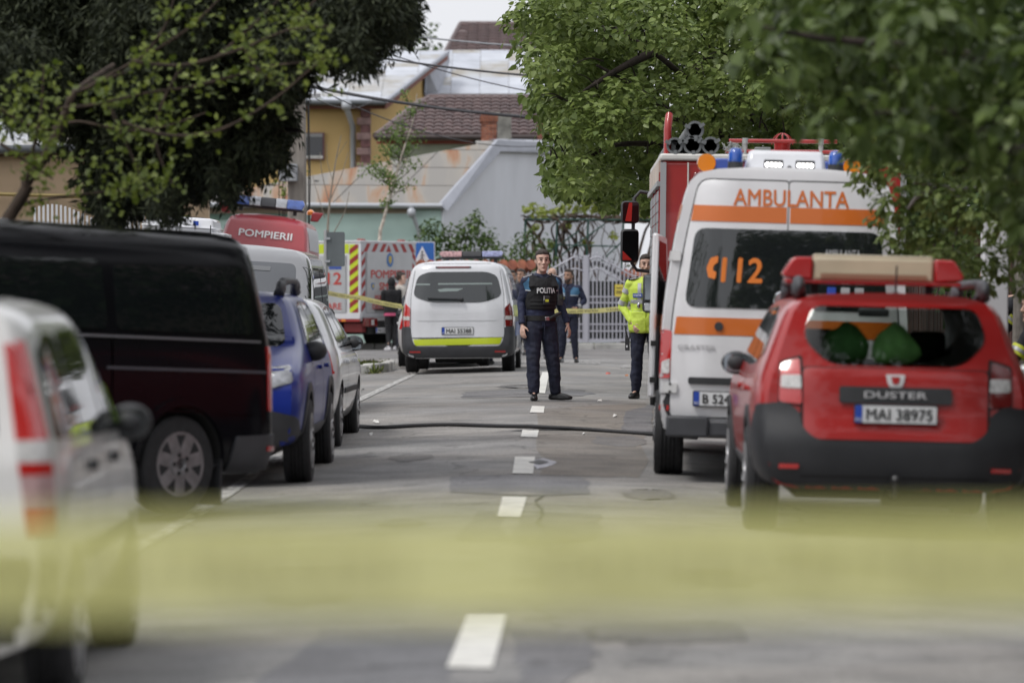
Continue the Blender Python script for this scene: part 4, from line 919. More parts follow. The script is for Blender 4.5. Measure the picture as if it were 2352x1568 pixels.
# what one sees through its rear window: head restraints, two green bags, rear-view mirror
for x in (-.38, .38): MB().box((x, 2.1, 1.22), (.26, .1, .2)).box((x, 2.15, 1.02), (.46, .14, .34)).build('head_restraint', PLS, red, bevel=.04)
MB().box((0.06, 2.75, 1.44), (.22, .03, .06)).build('inner_mirror', PLS, red, bevel=.015)
for k, (x, c_, lab) in enumerate([(.07, (.36, .78, .24), 'bright green bag behind the rear window of the red car'), (-.27, (.09, .26, .07), 'dark green bag with small pale print behind the rear window of the red car')]):
    q = MB(); q.erings([(0, 0, -.14, .17, .1), (0, 0, -.02, .165, .105), (.0, .0, .06, .12, .08), (-.015 if k == 0 else .02, 0, .115, .06, .045), (0, 0, .14, .02, .02)], 18)
    for i, p in enumerate(q.v): nn = noise.noise(Vector(p)*13+Vector((k*7, 0, 0)))*.06; q.v[i] = (p[0]*(1+nn*5)+nn*.4, p[1]*(1+nn*4), p[2]+nn*1.3)
    o = q.build('bag', M('bag_green_%d' % k, c_, .7, vary=.15, vscale=10), None, 180, sub=1); o.location = (rx+x, 24.55+.62, 1.235+G(rx, 25)); tag(o, lab, 'bag', 'green bags in the red car')
    if k == 1: text_flat('lettering', 'AED', .03, Matrix.Translation((-.03, -.125, -.07)) @ Matrix.Rotation(math.pi/2, 4, 'X'), PLW, o)

# blue estate on the left, nose towards us
bx = -2.60
blue, _ = suv('blue_car', 'dark blue off-road estate facing us, parked behind the black van', (.010, .026, .22), (bx, 30.25+4.3, G(-2.6, 31)), math.pi, R(.8), False)

def van(name, label, color, loc, rot, L=4.9, W=1., zk=1., group=None, glass_all=True, sliding=True, lamp_tall=True):
    t = root(name, label, 'van', loc, group=group, rot=rot)
    rear = [(.26, .10), (.38, .0), (.60, 0), (.72, .03), (1.1, .045), (1.2, .06), (1.6, .14), (1.85, .20), (1.95, .3)]
    fr = [(.26, .14), (.40, .02), (.62, 0), (.85, .06), (.98, .22), (1.10, .62), (1.18, .92), (1.50, 1.40), (1.80, 1.83), (1.9, 2.05), (1.95, 2.3)]
    rear = [(z*zk if z < 1.9 else z*zk, y) for z, y in rear]
    me = body_mesh(RING['van' if name == 'police_van' else 'tvan'], L, rear, fr, W, zk); bv = bvh_of(me, True); A = (.98, .98+3.0 if L < 5 else .98+3.2)
    P1 = paint(name+'_paint', color, .3 if name != 'black_van' else .14, .8 if name != 'black_van' else .03, spec=.5 if name != 'black_van' else .16)
    b = mesh_obj('body', cut(me, arches(A, .90*W, .395, .5), P1), None, t); b.data.shade_smooth(); b.data.set_sharp_from_angle(angle=R(35))
    for x in (-.82*W, .82*W):
        for y in A: wheel(t, x, y, .342, .215, 'steel' if name == 'black_van' else 'alloy')
    MB().box((0, L/2, .30), (1.3*W, L*.85, .1)).build('floor_pan', UND, t)
    return t, bv, P1, A

# black van, turned out of the row, its side to the road
al = R(40); wx, wy = P(384, 700, 26.6).x, 26.6
hx, hy = -math.sin(al), -math.cos(al); lx, ly = math.cos(al), -math.sin(al)       # heading and left-hand side of the van
blx, bly = wx-hx*.98-lx*.82, wy-hy*.98-ly*.82
black, kb, BP, KA = van('black_van', 'black passenger van parked askew on the left, its glossy side towards the road', (.006, .006, .008), (blx, bly, G(-2.5, 26.5)+.015), (0, 0, math.pi-al), zk=1.022)
black.rotation_euler = (R(2.1), R(0), math.pi-al)
for y0, y1, nm in ((.28, 1.62, 'side_window'), (1.70, 3.02, 'side_window'), (3.10, 3.98, 'door_window')):
    for ax in ('-x', '+x'):
        pl_ = rpoly([(y0, 1.255), (y1+(.12 if nm == 'door_window' else 0), 1.255), (y1-(.42 if nm == 'door_window' else 0), 1.70), (y0+.03, 1.73)], [.07, .04, .08, .07])
        panel(nm, kb, pl_, ax, DGL, black, .008, .01)
for ax in ('-x', '+x'):
    panel('belt_strip', kb, [(.22, 1.20), (1.66, 1.20), (1.66, 1.216), (.22, 1.216)], ax, M('strip_grey', (.30, .31, .34), .3, .6), black, .012, .012)
    panel('belt_strip', kb, [(1.67, 1.20), (4.05, 1.20), (4.05, 1.216), (1.67, 1.216)], ax, M('strip_grey', (.3,)*3), black, .012, .012)
    panel('slide_rail', kb, [(.16, .985), (1.72, .985), (1.72, 1.005), (.16, 1.005)], ax, M('strip_dark', (.08, .085, .10), .35), black, .01, .012)
    for y in (1.66, 3.05, 4.12): panel('door_gap', kb, [(y, .36), (y+.014, .36), (y+.014, 1.19), (y, 1.19)], ax, UND, black, .002, 0)
    panel('door_handle', kb, rrect(3.2, 1.04, 3.42, 1.08, .015), ax, PLS, black, .03, .03)
    panel('side_crease', kb, [(.12, .70), (4.5, .70), (4.5, .712), (.12, .712)], ax, BP, black, .012, .012)
    arc = [(.98+math.cos(a)*.47, .34+math.sin(a)*.465) for a in [math.pi*k/16 for k in range(17)]]; arc += [(.98+math.cos(a)*.41, .34+math.sin(a)*.41) for a in [math.pi*(16-k)/16 for k in range(17)]]
    panel('arch_lip', kb, arc, ax, BP, black, .018, .03, .08)
    panel('bumper_side', kb, rpoly([(.0, .30), (.0, .56), (.46, .54), (.50, .40), (.50, .30)], .02), ax, PLG, black, .02, .04, .06)
panel('rear_bumper', kb, rpoly([(-.9, .29), (-.92, .56), (.92, .56), (.9, .29)], .03), '-y', PLG, black, .03, .05, .1)
for s in (-1, 1):
    o = (lambda p: p) if s > 0 else flipx
    panel('tail_light', kb, o(rpoly([(.80, .72), (.80, 1.18), (.935, 1.18), (.935, .72)], .03)), '-y', RED_L, black, .012, .03, .06)
    panel('tail_light', kb, rpoly([(.075, .72), (.095, 1.18), (.15, 1.18), (.13, .72)], .02), '-x' if s < 0 else '+x', RED_L, black, .012, .02, .05)
    panel('reflector', kb, rrect(.02, .44, .14, .475, .006), '-x' if s < 0 else '+x', RED_L, black, .032, .01)
panel('rear_window', kb, rpoly([(-.72, 1.26), (-.66, 1.72), (.66, 1.72), (.72, 1.26)], .08), '-y', DGL, black)
panel('windscreen', kb, rpoly([(-.78, 1.20), (-.70, 1.76), (.70, 1.76), (.78, 1.20)], .08), '+y', DGL, black)
for s in (-1, 1): MB().box((s*.80, .58, .22), (.26, .02, .32)).build('mud_flap', PLS, black)
mirror(black, -.95, 3.95, 1.22, PLS, .2, .26); mirror(black, .95, 3.95, 1.22, PLS, .2, .26)
MB().tube([(0, 1.2, 1.95), (.0, 1.05, 2.12)], .006, 6).ell((0, 1.2, 1.95), (.03, .05, .025), 10, 6).build('roof_aerial', PLS, black, 60)

# silver-grey van with a white box on its roof, nose towards us
gvx = -3.43
grey, gb, GP1, _ = van('grey_van', 'silver grey van facing us with a white air unit on its roof', (.17, .173, .182), (gvx-.1, 41.8+4.9, G(-3.3, 42)+.02), (0, R(-3.5), math.pi), W=1.04, zk=1.0)
panel('windscreen', gb, rpoly([(-.80, 1.20), (-.73, 1.76), (.73, 1.76), (.80, 1.20)], .08), '+y', M('screen_grey', (.055, .06, .068), .04, spec=.9), grey)
panel('screen_label', gb, rrect(-.45, 1.66, -.2, 1.71, .01), '+y', M('label_grey', (.12, .125, .13), .4), grey, .012, .002)
for ax in ('-x', '+x'):
    for y0, y1, y2, y3 in ((.3, 1.6, 1.6, .34), (1.7, 3.0, 3.0, 1.7), (3.1, 4.0, 3.55, 3.1)): panel('side_window', gb, rpoly([(y0, 1.24), (y1, 1.24), (y2, 1.72), (y3, 1.73)], .06), ax, DGL, grey)
    panel('door_gap', gb, [(3.05, .4), (3.064, .4), (3.064, 1.2), (3.05, 1.2)], ax, UND, grey, .002, 0)
for s in (-1, 1):
    o = (lambda p: p) if s > 0 else flipx
    panel('headlight', gb, o(rpoly([(.5, .78), (.55, .98), (.88, 1.02), (.9, .82)], .04)), '+y', CLR_L, grey, .012, .03, .06)
panel('grille', gb, rpoly([(-.45, .72), (-.45, .9), (.45, .9), (.45, .72)], .04), '+y', PLS, grey); panel('front_bumper', gb, rpoly([(-.9, .28), (-.9, .52), (.9, .52), (.9, .28)], .05), '+y', PLG, grey, .02, .03)
mirror(grey, -.98, 3.72, 1.20, PLS, .26, .2); mirror(grey, .98, 3.72, 1.20, PLS, .26, .2)
MB().tube([(.28, 3.0, 1.94), (.28, 2.98, 2.14)], .006, 6).lathe([(.05, 1.92), (.015, 1.99)], (.28, 3.0, 0), n=8).build('roof_aerial', PLS, grey, 60)
au = MB().box((0, 0, 0), (.84, 1.1, .17), taper=(.9, .92)).build('roof_unit', WHT, grey, bevel=.03); au.location = (.70, 1.9, 2.14)
MB().box((0, 0, -.03), (.86, 1.12, .02)).build('unit_rim', WHT, au, bevel=.008); MB().box((0, 0, -.135), (.74, 1.0, .10)).build('unit_base', PLS, au); MB().box((0, -.1, .09), (.5, .6, .012)).build('unit_vent', PLS, au)
MB().box((-.2, .565, .02), (.06, .01, .05)).build('sticker', PLB, au)
MB().box((-.46, .1, -.10), (.16, .9, .05)).build('roof_strip', WHT, au, bevel=.01)

# white hatchback seen from behind, only its road side shows
def hatch(name, label, loc, color=(.68, .69, .71), rz=0., L=3.95, ring='hatch', group=None):
    t = root(name, label, 'car', loc, rz, group)
    zt = RING[ring][-1][1]
    rear = [(.2, .1), (.4, 0), (.7, .03), (.92, .10), (1.0, .16), (zt-.1, .52), (zt, .7)]
    fr = [(.2, .12), (.4, 0), (.62, .03), (.75, .14), (.85, .6), (.93, 1.02), (1.2, 1.6), (zt-.06, 2.0), (zt, 2.3)]
    me = body_mesh(RING[ring], L, rear, fr); bv = bvh_of(me, True); A = (.66, 3.12); P1 = paint(name+'_paint', color)
    b = mesh_obj('body', cut(me, arches(A, .80, .345, .45), P1), None, t); b.data.shade_smooth(); b.data.set_sharp_from_angle(angle=R(35))
    for ax in ('-x', '+x'):
        panel('side_window', bv, rpoly([(2.85, .96), (2.12, 1.29), (1.52, 1.33), (1.52, .95)], [.02, .06, .03, .03]), ax, DGL, t)
        panel('side_window', bv, rpoly([(1.46, .95), (1.46, 1.33), (.92, 1.30), (.70, 1.0)], [.03, .03, .06, .05]), ax, DGL, t)
        for y in (1.5, 2.72): panel('door_gap', bv, [(y, .34), (y+.012, .34), (y+.012, .92), (y, .92)], ax, UND, t, .002, 0)
        for y in (1.2, 2.3): panel('door_handle', bv, rrect(y, .78, y+.18, .82, .015), ax, P1, t, .035, .035)
        panel('window_strip', bv, [(.75, .935), (2.9, .945), (2.9, .96), (.75, .95)], ax, CHR, t, .01, .01)
        panel('side_strip', bv, rrect(1.05, .50, 2.7, .55, .01), ax, PLS, t, .012, .012)
    panel('rear_window', bv, rpoly([(-.6, 1.0), (-.52, 1.28), (.52, 1.28), (.6, 1.0)], .07), '-y', DGL, t)
    panel('windscreen', bv, rpoly([(-.62, .97), (-.54, 1.3), (.54, 1.3), (.62, .97)], .07), '+y', DGL, t)
    for s in (-1, 1):
        o = (lambda p: p) if s > 0 else flipx
        panel('tail_light', bv, o(rpoly([(.58, .68), (.60, .95), (.80, .98), (.82, .70)], .03)), '-y', RED_L, t, .012, .03, .06)
        panel('reflector', bv, o(rrect(.5, .36, .68, .39, .006)), '-y', RED_L, t, .012, .01)
    for x in (-.745, .745):
        for y in A: wheel(t, x, y, .30, .19)
    mirror(t, .76, 2.55, .96, PLS, .17, .14); mirror(t, -.76, 2.55, .96, PLS, .17, .14)
    MB().box((0, L/2, .22), (1.1, L*.8, .08)).build('floor_pan', UND, t)
    return t, bv
hatch('white_car', 'white hatchback parked in front of the blue estate, only its road side showing', (-2.60, 35.6, G(-2.6, 37)), (.68, .69, .71), R(-.6))
hc, hb_ = hatch('white_car', 'white hatchback almost hidden ahead of the white police van', (P(1022, 700, 71).x, 70.3, G(-1.6, 71)), (.62, .63, .65), R(1.5))
plate(hc, (0, -.012, .6), 'B 214 DKA') if False else None

# white police van from behind
pvx = P(1051, 700, 64.3).x
pol, pb, PP, PA = van('police_van', 'white police van with red and blue light bar, rear towards us in the left lane', (.66, .67, .70), (pvx, 64.4, G(-1.5, 65)), (0, R(-.4), R(-1.2)), 4.9, 1., .975)
panel('tailgate_gap', pb, rpoly([(-.79, .60), (-.72, .45), (.72, .45), (.79, .60), (.785, 1.3), (.70, 1.845), (-.70, 1.845), (-.785, 1.3)], .06), '-y', UND, pol, .002, 0, .1)
panel('tailgate', pb, rpoly([(-.782, .605), (-.713, .458), (.713, .458), (.782, .605), (.777, 1.3), (.692, 1.837), (-.692, 1.837), (-.777, 1.3)], .06), '-y', PP, pol, .006, .004, .08)
panel('rear_window', pb, rpoly([(-.75, 1.30), (-.67, 1.63), (-.5, 1.705), (.5, 1.705), (.67, 1.63), (.75, 1.30), (.45, 1.19), (-.45, 1.19)], [.1, .08, .1, .1, .08, .1, .15, .15]), '-y', glass('pol_glass', (.5, .55, .55), .12) if False else M('pol_glass', (.018, .022, .024), .03, spec=.9), pol, .014, .008, .1)
panel('window_strip', pb, rrect(-.33, 1.49, .58, 1.515, .008), '-y', M('painted_daylight', (.25, .30, .29), .3), pol, .017, .001); panel('window_strip', pb, rrect(-.70, 1.485, -.46, 1.508, .008), '-y', MATS['painted_daylight'], pol, .017, .001)  # pale streaks painted on the glass for daylight seen through the cabin
panel('painted_cabin_view', pb, rpoly([(-.34, 1.41), (-.3, 1.37), (.0, 1.38), (.1, 1.425), (-.2, 1.43)], .01), '-y', MATS['painted_daylight'], pol, .017, .001)  # bright view through the cabin, painted on the rear glass
wp_ = MB().bar((-.5, -.0, 1.265), (.06, -.0, 1.245), .03, .02).ell((.07, .0, 1.245), (.035, .03, .035), 10, 8).build('wiper', PLS, pol, 40); wp_.location = (0, .01, 0)
panel('third_brake_light', pb, rpoly([(-.37, 1.765), (-.37, 1.795), (.23, 1.795), (.23, 1.765)], .014), '-y', PLS, pol, .012, .01); panel('brake_lens', pb, rrect(-.34, 1.77, .2, 1.79, .006), '-y', RED_D, pol, .018, .008)
panel('rear_bumper', pb, rpoly([(-.93, .30), (-.935, .79), (-.80, .79), (-.76, .55), (-.70, .455), (.70, .455), (.76, .55), (.80, .79), (.935, .79), (.93, .30), (.75, .27), (-.75, .27)], [.04, .02, .02, .05, .05, .05, .05, .02, .02, .04, .03, .03]), '-y', PLG, pol, .02, .04, .07)
for s in (-1, 1):
    o = (lambda p: p) if s > 0 else flipx
    panel('tail_light', pb, o(rpoly([(.80, .79), (.79, 1.10), (.90, 1.20), (.935, 1.16), (.94, .79)], .02)), '-y', RED_L if s < 0 else RED_D, pol, .014, .03, .05)
    panel('lamp_lens', pb, o(rrect(.80, .90, .935, .965, .01)), '-y', CLR_L, pol, .02, .01, .05)
    panel('tail_light', pb, rpoly([(.075, .79), (.09, 1.16), (.14, 1.10), (.14, .79)], .02), '+x' if s > 0 else '-x', RED_D, pol, .012, .02, .05)
    panel('reflector', pb, o(rrect(.62, .355, .80, .385, .006)), '-y', RED_L, pol, .028, .01)
    ax = '+x' if s > 0 else '-x'
    for y0, y1, y2, y3 in ((.35, 1.6, 1.6, .42), (1.7, 3.0, 3.0, 1.7), (3.1, 4.0, 3.5, 3.1)): panel('side_window', pb, rpoly([(y0, 1.23), (y1, 1.23), (y2, 1.68), (y3, 1.68)], .06), ax, DGL, pol)
    panel('bumper_side', pb, rpoly([(.0, .30), (.0, .79), (.12, .79), (.42, .5), (.45, .3)], .03), ax, PLG, pol, .02, .03, .06)
    panel('side_stripe', pb, rrect(.3, .95, 4.3, 1.14, .01), ax, LIME, pol, .008, .004); panel('side_stripe', pb, rrect(.55, .62, 4.2, .86, .01), ax, M('stripe_blue', (.03, .12, .42), .4, coat=.4), pol, .008, .004)
panel('lime_band', pb, rpoly([(-.71, .47), (-.75, .575), (.75, .60), (.71, .49)], .02), '-y', LIME, pol, .012, .004)
panel('tailgate_step', pb, [(-.70, .895), (.70, .895), (.62, .878), (-.62, .878)], '-y', M('white_shade', (.5, .51, .53), .4), pol, .010, .004)
plate(pol, (.0, .01, .715), 'MAI 55388')
roof_bar_light(pol, (.16, 1.9, 1.955), 1.15, [(.36, M('bar_red', (.36, .20, .20), .15, coat=1., vary=.35, vscale=22), 'red_lens'), (.30, PLS, 'black_centre'), (.34, M('bar_blue', (.24, .26, .44), .15, coat=1., vary=.3, vscale=22), 'blue_lens')], .10, .3)
mirror(pol, -1.0, 3.85, 1.2, PLS, .18, .26); mirror(pol, 1.0, 3.85, 1.2, PLS, .18, .26)
MB().lathe([(.12, -.4), (.12, .4)], (0, .5, .3), 'x', 12).build('silencer', UND, pol, 40); MB().box((0, 1.0, .32), (1.5, .12, .1)).build('rear_axle', UND, pol)

# ---------------------------------------------------------------- ambulance
ax_ = P(1806, 700, 30.8).x
amb = root('ambulance', 'white and orange ambulance with open driver door, rear towards us behind the red car', 'ambulance', (ax_-.05, 30.75, G(ax_, 31.5)), rot=(0, R(1.7), R(-1.5)))
rear = [(.36, .06), (.5, 0), (.9, 0), (1.3, .02), (2.0, .07), (2.5, .13), (2.6, .17), (2.7, .25)]
fr = [(.36, .12), (.6, 0), (.9, .05), (1.1, .3), (1.25, .75), (1.9, 1.55), (2.3, 2.2), (2.6, 2.7), (2.7, 3.0)]
me = body_mesh(RING['crafter'], 6.1, rear, fr, 1., 1., ends=((0, .985), (.02, .996), (.1, 1.), (.4, 1.))); ab = bvh_of(me, True)
AP = paint('ambulance_paint', (.72, .72, .735))
b = mesh_obj('body', cut(me, arches((1.15, 4.75), .95, .40, .5), AP), None, amb); b.data.shade_smooth(); b.data.set_sharp_from_angle(angle=R(35))
for x in (-.90, .90):
    for y in (1.15, 4.75): wheel(amb, x, y, .355, .24, 'steel')
MB().box((0, 3, .40), (1.5, 5.4, .12)).build('floor_pan', UND, amb)
AG = glass('amb_glass', (.4, .45, .45), .5); AG = M('amb_glass_dark', (.014, .017, .018), .03, spec=.9)
for s in (-1, 1):
    o = (lambda p: p) if s > 0 else flipx
    panel('door_seal', ab, o(rpoly([(.0, .51), (.0, 2.432), (.722, 2.432), (.812, 2.0), (.917, 1.30), (.912, .51)], [.01, .03, .10, .2, .2, .04])), '-y', UND, amb, .004, 0, .12)
    d_ = panel('rear_door', ab, o(rpoly([(.005, .52), (.005, 2.42), (.715, 2.42), (.80, 2.0), (.905, 1.30), (.90, .52)], [.01, .03, .10, .2, .2, .04])), '-y', AP, amb, .012, .014, .12)
    panel('door_window', ab, o(rpoly([(.0, 1.395), (.0, 2.03), (.735, 2.03), (.81, 1.395)], [.0, .0, .09, .10])), '-y', AG, d_, .019, .006, .12)
    panel('stripe_upper', ab, o([(.014, 2.085), (.014, 2.213), (.755, 2.213), (.775, 2.085)]), '-y', ORS, d_, .0165, .003, .1)
    panel('stripe_lower', ab, o([(.014, 1.175), (.014, 1.315), (.868, 1.315), (.885, 1.175)]), '-y', ORS, d_, .0165, .003, .1)
    for z in (1.80, .745): panel('hinge', ab, o(rrect(.845, z-.04, .955, z+.04, .012)), '-y', M('hinge_white', (.6, .6, .6), .4), d_, .03, .02, .05)
    for z in (.715, .775): panel('hinge_bolt', ab, o(rrect(.89, z-.008, .91, z+.008, .006, 2)), '-y', UND, d_, .034, .002)
    panel('tail_light', ab, o(rpoly([(.905, .82), (.90, 1.20), (.985, 1.21), (.993, .82)], .02)), '-y', RED_L if s < 0 else RED_D, amb, .014, .03, .05)
    panel('lamp_lens', ab, o(rpoly([(.91, .86), (.91, .98), (.975, .95), (.978, .86)], .01)), '-y', CLR_L, amb, .02, .01, .05)
    panel('lower_corner', ab, o(rrect(.90, .50, .985, .70, .015)), '-y', PLS, amb, .012, .03); panel('reflector', ab, o(rrect(.905, .565, .985, .605, .006)), '-y', RED_L, amb, .02, .01)
    MB().box((s*.76, -.02, .44), (.34, .14, .17)).build('bumper_step', PLG, amb, bevel=.02)
    ax2 = '-x' if s < 0 else '+x'
    panel('side_stripe', ab, rrect(.1, 1.175, 5.2, 1.315, .01), ax2, ORS, amb, .006, .003); panel('side_stripe', ab, rrect(.1, 2.085, 4.2, 2.213, .01), ax2, ORS, amb, .006, .003)
    panel('side_window', ab, rpoly([(1.0, 1.42), (2.6, 1.42), (2.6, 2.0), (1.0, 2.0)], .08), ax2, AG, amb)
MB().box((0, .0, .43), (1.2, .12, .13)).build('rear_step', PLG, amb, bevel=.02)
panel('handle_recess', ab, rrect(-.76, .78, -.12, .835, .02), '-y', PLS, amb, .03, .03)
panel('lock', ab, [(-.53+.035*math.cos(a), 1.245+.035*math.sin(a)) for a in [k*math.pi/8 for k in range(16)]], '-y', PLS, amb, .03, .02)
text_on('lettering', ab, 'AMBULANTA', .13, (.02, 2.285), '-y', ORS, amb, width=.92, bold=.03, off=.0145)
text_on('lettering', ab, '112', .19, (-.36, 1.70), '-y', M('film_orange', (.8, .22, .03), .4), amb, width=.32, bold=.04, off=.0225, slant=.06)
panel('phone_mark', ab, rpoly([(-.61, 1.79), (-.55, 1.81), (-.55, 1.76), (-.585, 1.73), (-.59, 1.69), (-.56, 1.68), (-.57, 1.62), (-.625, 1.635), (-.64, 1.71)], .012), '-y', MATS['film_orange'], amb, .03, .002, .05)
text_on('lettering', ab, 'CRAFTER', .035, (-.70, 1.075), '-y', LSIL, amb, width=.30, bold=.02, off=.02)
text_on('lettering', ab, 'AMBULANTA', .05, (.44, 1.86), '-y', M('film_grey', (.42, .44, .45), .5), amb, width=.28, bold=.01, off=.03)
for x, m_ in ((.36, PLB), (.47, MATS['film_grey']), (.58, MATS['film_grey'])): panel('sticker', ab, rrect(x-.035, 1.515, x+.035, 1.585, .01), '-y', m_, amb, .03, .001)
bd = MB().lathe([(.075, 0), (.075, .012), (.06, .014), (.058, .01)], (0, 0, 0), 'y', 24).build('badge', CHR, amb, 40); bd.location = (-.03, -.02, 1.47); bd.rotation_euler = (0, 0, math.pi)
q = MB(); q.bar((-.035, .014, .045), (0, .014, .005), .012, .006); q.bar((.035, .014, .045), (0, .014, .005), .012, .006); q.bar((-.045, .014, .02), (-.02, .014, -.045), .012, .006); q.bar((.045, .014, .02), (.02, .014, -.045), .012, .006); q.bar((-.02, .014, -.045), (0, .014, -.005), .012, .006); q.bar((.02, .014, -.045), (0, .014, -.005), .012, .006)
q.build('badge_letters', CHR, bd)
panel('door_seam', ab, [(-.006, .52), (.006, .52), (.006, 2.42), (-.006, 2.42)], '-y', M('seam_grey', (.16, .16, .165), .6), amb, .006, .002)
plate(amb, (-.455, -.03, .665), 'B 524 ARB')
# roof gear
cp = MB().box((0, 0, 0), (.66, 1.0, .17), taper=(.92, .85)).build('roof_fairing', WHT, amb, bevel=.035); cp.location = (-.02, .95, 2.60)
for x in (-.43, .38):
    bc = MB().lathe([(.085, 0), (.085, .02), (.065, .03), (.062, .085)], n=20).build('beacon', PLS, amb, 40); bc.location = (x, .42, 2.495)
    MB().lathe([(.06, .085), (.058, .15), (.045, .19), (.01, .2)], n=20).build('blue_dome', BLU_L, bc, 60)
LED = M('led_white', (1., .98, .95), .3, emis=6.)
for x in (-.125, .13):
    wl = MB().box((0, 0, .045), (.155, .06, .08)).box((0, .03, -.01), (.19, .12, .03)).build('work_light', PLS, amb, bevel=.008); wl.location = (x, .30, 2.515)
    for k in range(4): MB().lathe([(.017, -.034), (.017, -.031)], (-.05+k*.033, 0, .045), 'y', 14).build('lamp', LED, wl)
MB().ell((0, .2, 2.52), (.025, .04, .035), 10, 8).build('camera_housing', PLS, amb, 180)
fb = MB().box((0, 0, 0), (1.30, .28, .05)).build('front_light_bar', PLS, amb, bevel=.01); fb.location = (0, 3.2, 2.60)
for s in (-1, 1):
    MB().lathe([(.08, -.05), (.085, 0), (.05, .03)], (s*.64, -.1, .06), 'y', 18).build('amber_lamp', ORG_L, fb, 50); MB().box((s*.45, -.02, .05), (.24, .24, .11)).build('blue_lens', M('bar_blue2', (.05, .09, .35), .2, coat=.8), fb, bevel=.015)
# driver door standing open, with its mirror
dr = MB(); dr.add([(0, 0, .62), (-.02, 0, .85), (-.04, 0, 1.25), (0, -.35, 2.02), (.02, -.95, 2.06), (.02, -1.0, 1.3), (.02, -1.02, .9), (.02, -.98, .62)], [tuple(range(8))])
dd = MB(); dd.slab([(0, 0, .56), (0, 0, 1.25), (0, -.30, 2.02), (0, -.95, 2.05), (0, -1.0, .56)], (.055, 0, 0)); do = dd.build('driver_door', AP, amb, bevel=.02)
do.location = (-.985, 5.0, 0); do.rotation_euler = (0, 0, R(-7))
MB().slab([(-.004, -.18, 1.32), (-.004, -.38, 1.96), (-.004, -.88, 1.98), (-.004, -.90, 1.32)], (.063, 0, 0)).build('door_window', DGL, do)
MB().slab([(.056, -.1, .62), (.056, -.1, 1.2), (.056, -.9, 1.2), (.056, -.9, .62)], (.02, 0, 0)).build('door_lining', PLG, do, bevel=.02)
for z in (.72, 1.05): MB().box((.05, -1.0, z), (.06, .02, .05)).build('latch', UND, do)
mo = MB().box((0, 0, 0), (.16, .12, .36)).build('wing_mirror', PLS, amb, bevel=.04); mo.location = (-1.10, 4.75, 1.50)
MB().box((0, -.062, .05), (.12, .01, .22)).build('mirror_glass', MIRG, mo, bevel=.004); MB().box((0, -.062, -.125), (.12, .01, .07)).build('wide_angle_glass', CHR, mo, bevel=.004)
for z in (-.08, .1): MB().bar((.1, .02, z), (.26, .05, z), .04).build('mirror_arm', PLS, mo)

# ---------------------------------------------------------------- big red fire engine ahead of the ambulance
RP = paint('fire_red', (.36, .018, .016), .35, .5); CREAM = M('trim_cream', (.62, .61, .58), .5, vary=.08)
fx = 1.33
fe = root('fire_engine', 'red fire engine with suction hoses on its roof, ahead of the ambulance', 'fire engine', (fx+1.25, 39.6, G(2.4, 42)), rot=(0, R(.6), 0))
MB().box((0, 2.3, 1.62), (2.5, 4.6, 2.2)).build('equipment_body', RP, fe, bevel=.04)
MB().box((0, 5.7, 1.55), (2.42, 2.1, 2.0), taper=(.96, .86)).build('cab', RP, fe, bevel=.12, seg=3)
MB().box((0, 3.4, .62), (2.1, 6.6, .3)).build('chassis', UND, fe)
for x in (-1.08, 1.08):
    for y in (1.5, 5.6): wheel(fe, x, y, .48, .28, 'steel')
MB().box((0, 2.3, 2.755), (2.54, 4.66, .07)).build('roof_rim', CREAM, fe, bevel=.02)
for x in (-1.235, 1.235): MB().box((x, -.012, 1.65), (.06, .05, 2.1)).build('corner_trim', M('trim_alu', (.4, .4, .41), .45, .5), fe)
MB().box((-.98, -.01, 1.65), (.015, .02, 2.1)).build('panel_seam', CREAM, fe)
MB().box((-.55, -.01, 1.5), (.7, .03, 1.7)).build('rear_shutter', RP, fe, bevel=.01)
for z in (2.35, 1.75): MB().box((-.75, -.05, z), (.36, .05, .03)).build('rear_step_bar', CREAM, fe)
MB().ell((-.90, -.02, 2.5), (.04, .03, .11), 10, 8).build('rear_lamp', RED_D, fe, 180)
SHUT = M('shutter_alu', (.30, .32, .34), .4, .55, vary=.08)
for k in range(3):
    sh = MB().box((-1.255, .75+k*1.35, 1.55), (.03, 1.2, 1.75)).build('side_shutter', SHUT, fe)
    for j in range(16): MB().box((-1.272, .75+k*1.35, .75+j*.107), (.012, 1.18, .09)).build('slat', SHUT, sh)
    MB().box((-1.262, .12+k*1.35, 1.6), (.03, .06, 2.0)).build('shutter_post', RP, fe)
MB().box((-1.275, 2.3, 2.48), (.05, 4.55, .05)).build('gutter_rail', M('trim_grey', (.34, .35, .36), .5), fe)
MB().box((-1.27, 2.3, 2.62), (.02, 4.4, .2)).build('name_board', M('board_cream', (.50, .42, .36), .5, vary=.35, vscale=2.2, stretch=(1, 6, 1)), fe)
panelz = MB().box((0, 6.68, 1.75), (2.0, .02, .8)).build('windscreen', DGL, fe)
for s in (-1, 1): MB().box((s*1.18, 5.7, 1.85), (.02, 1.2, .7)).build('cab_window', DGL, fe)
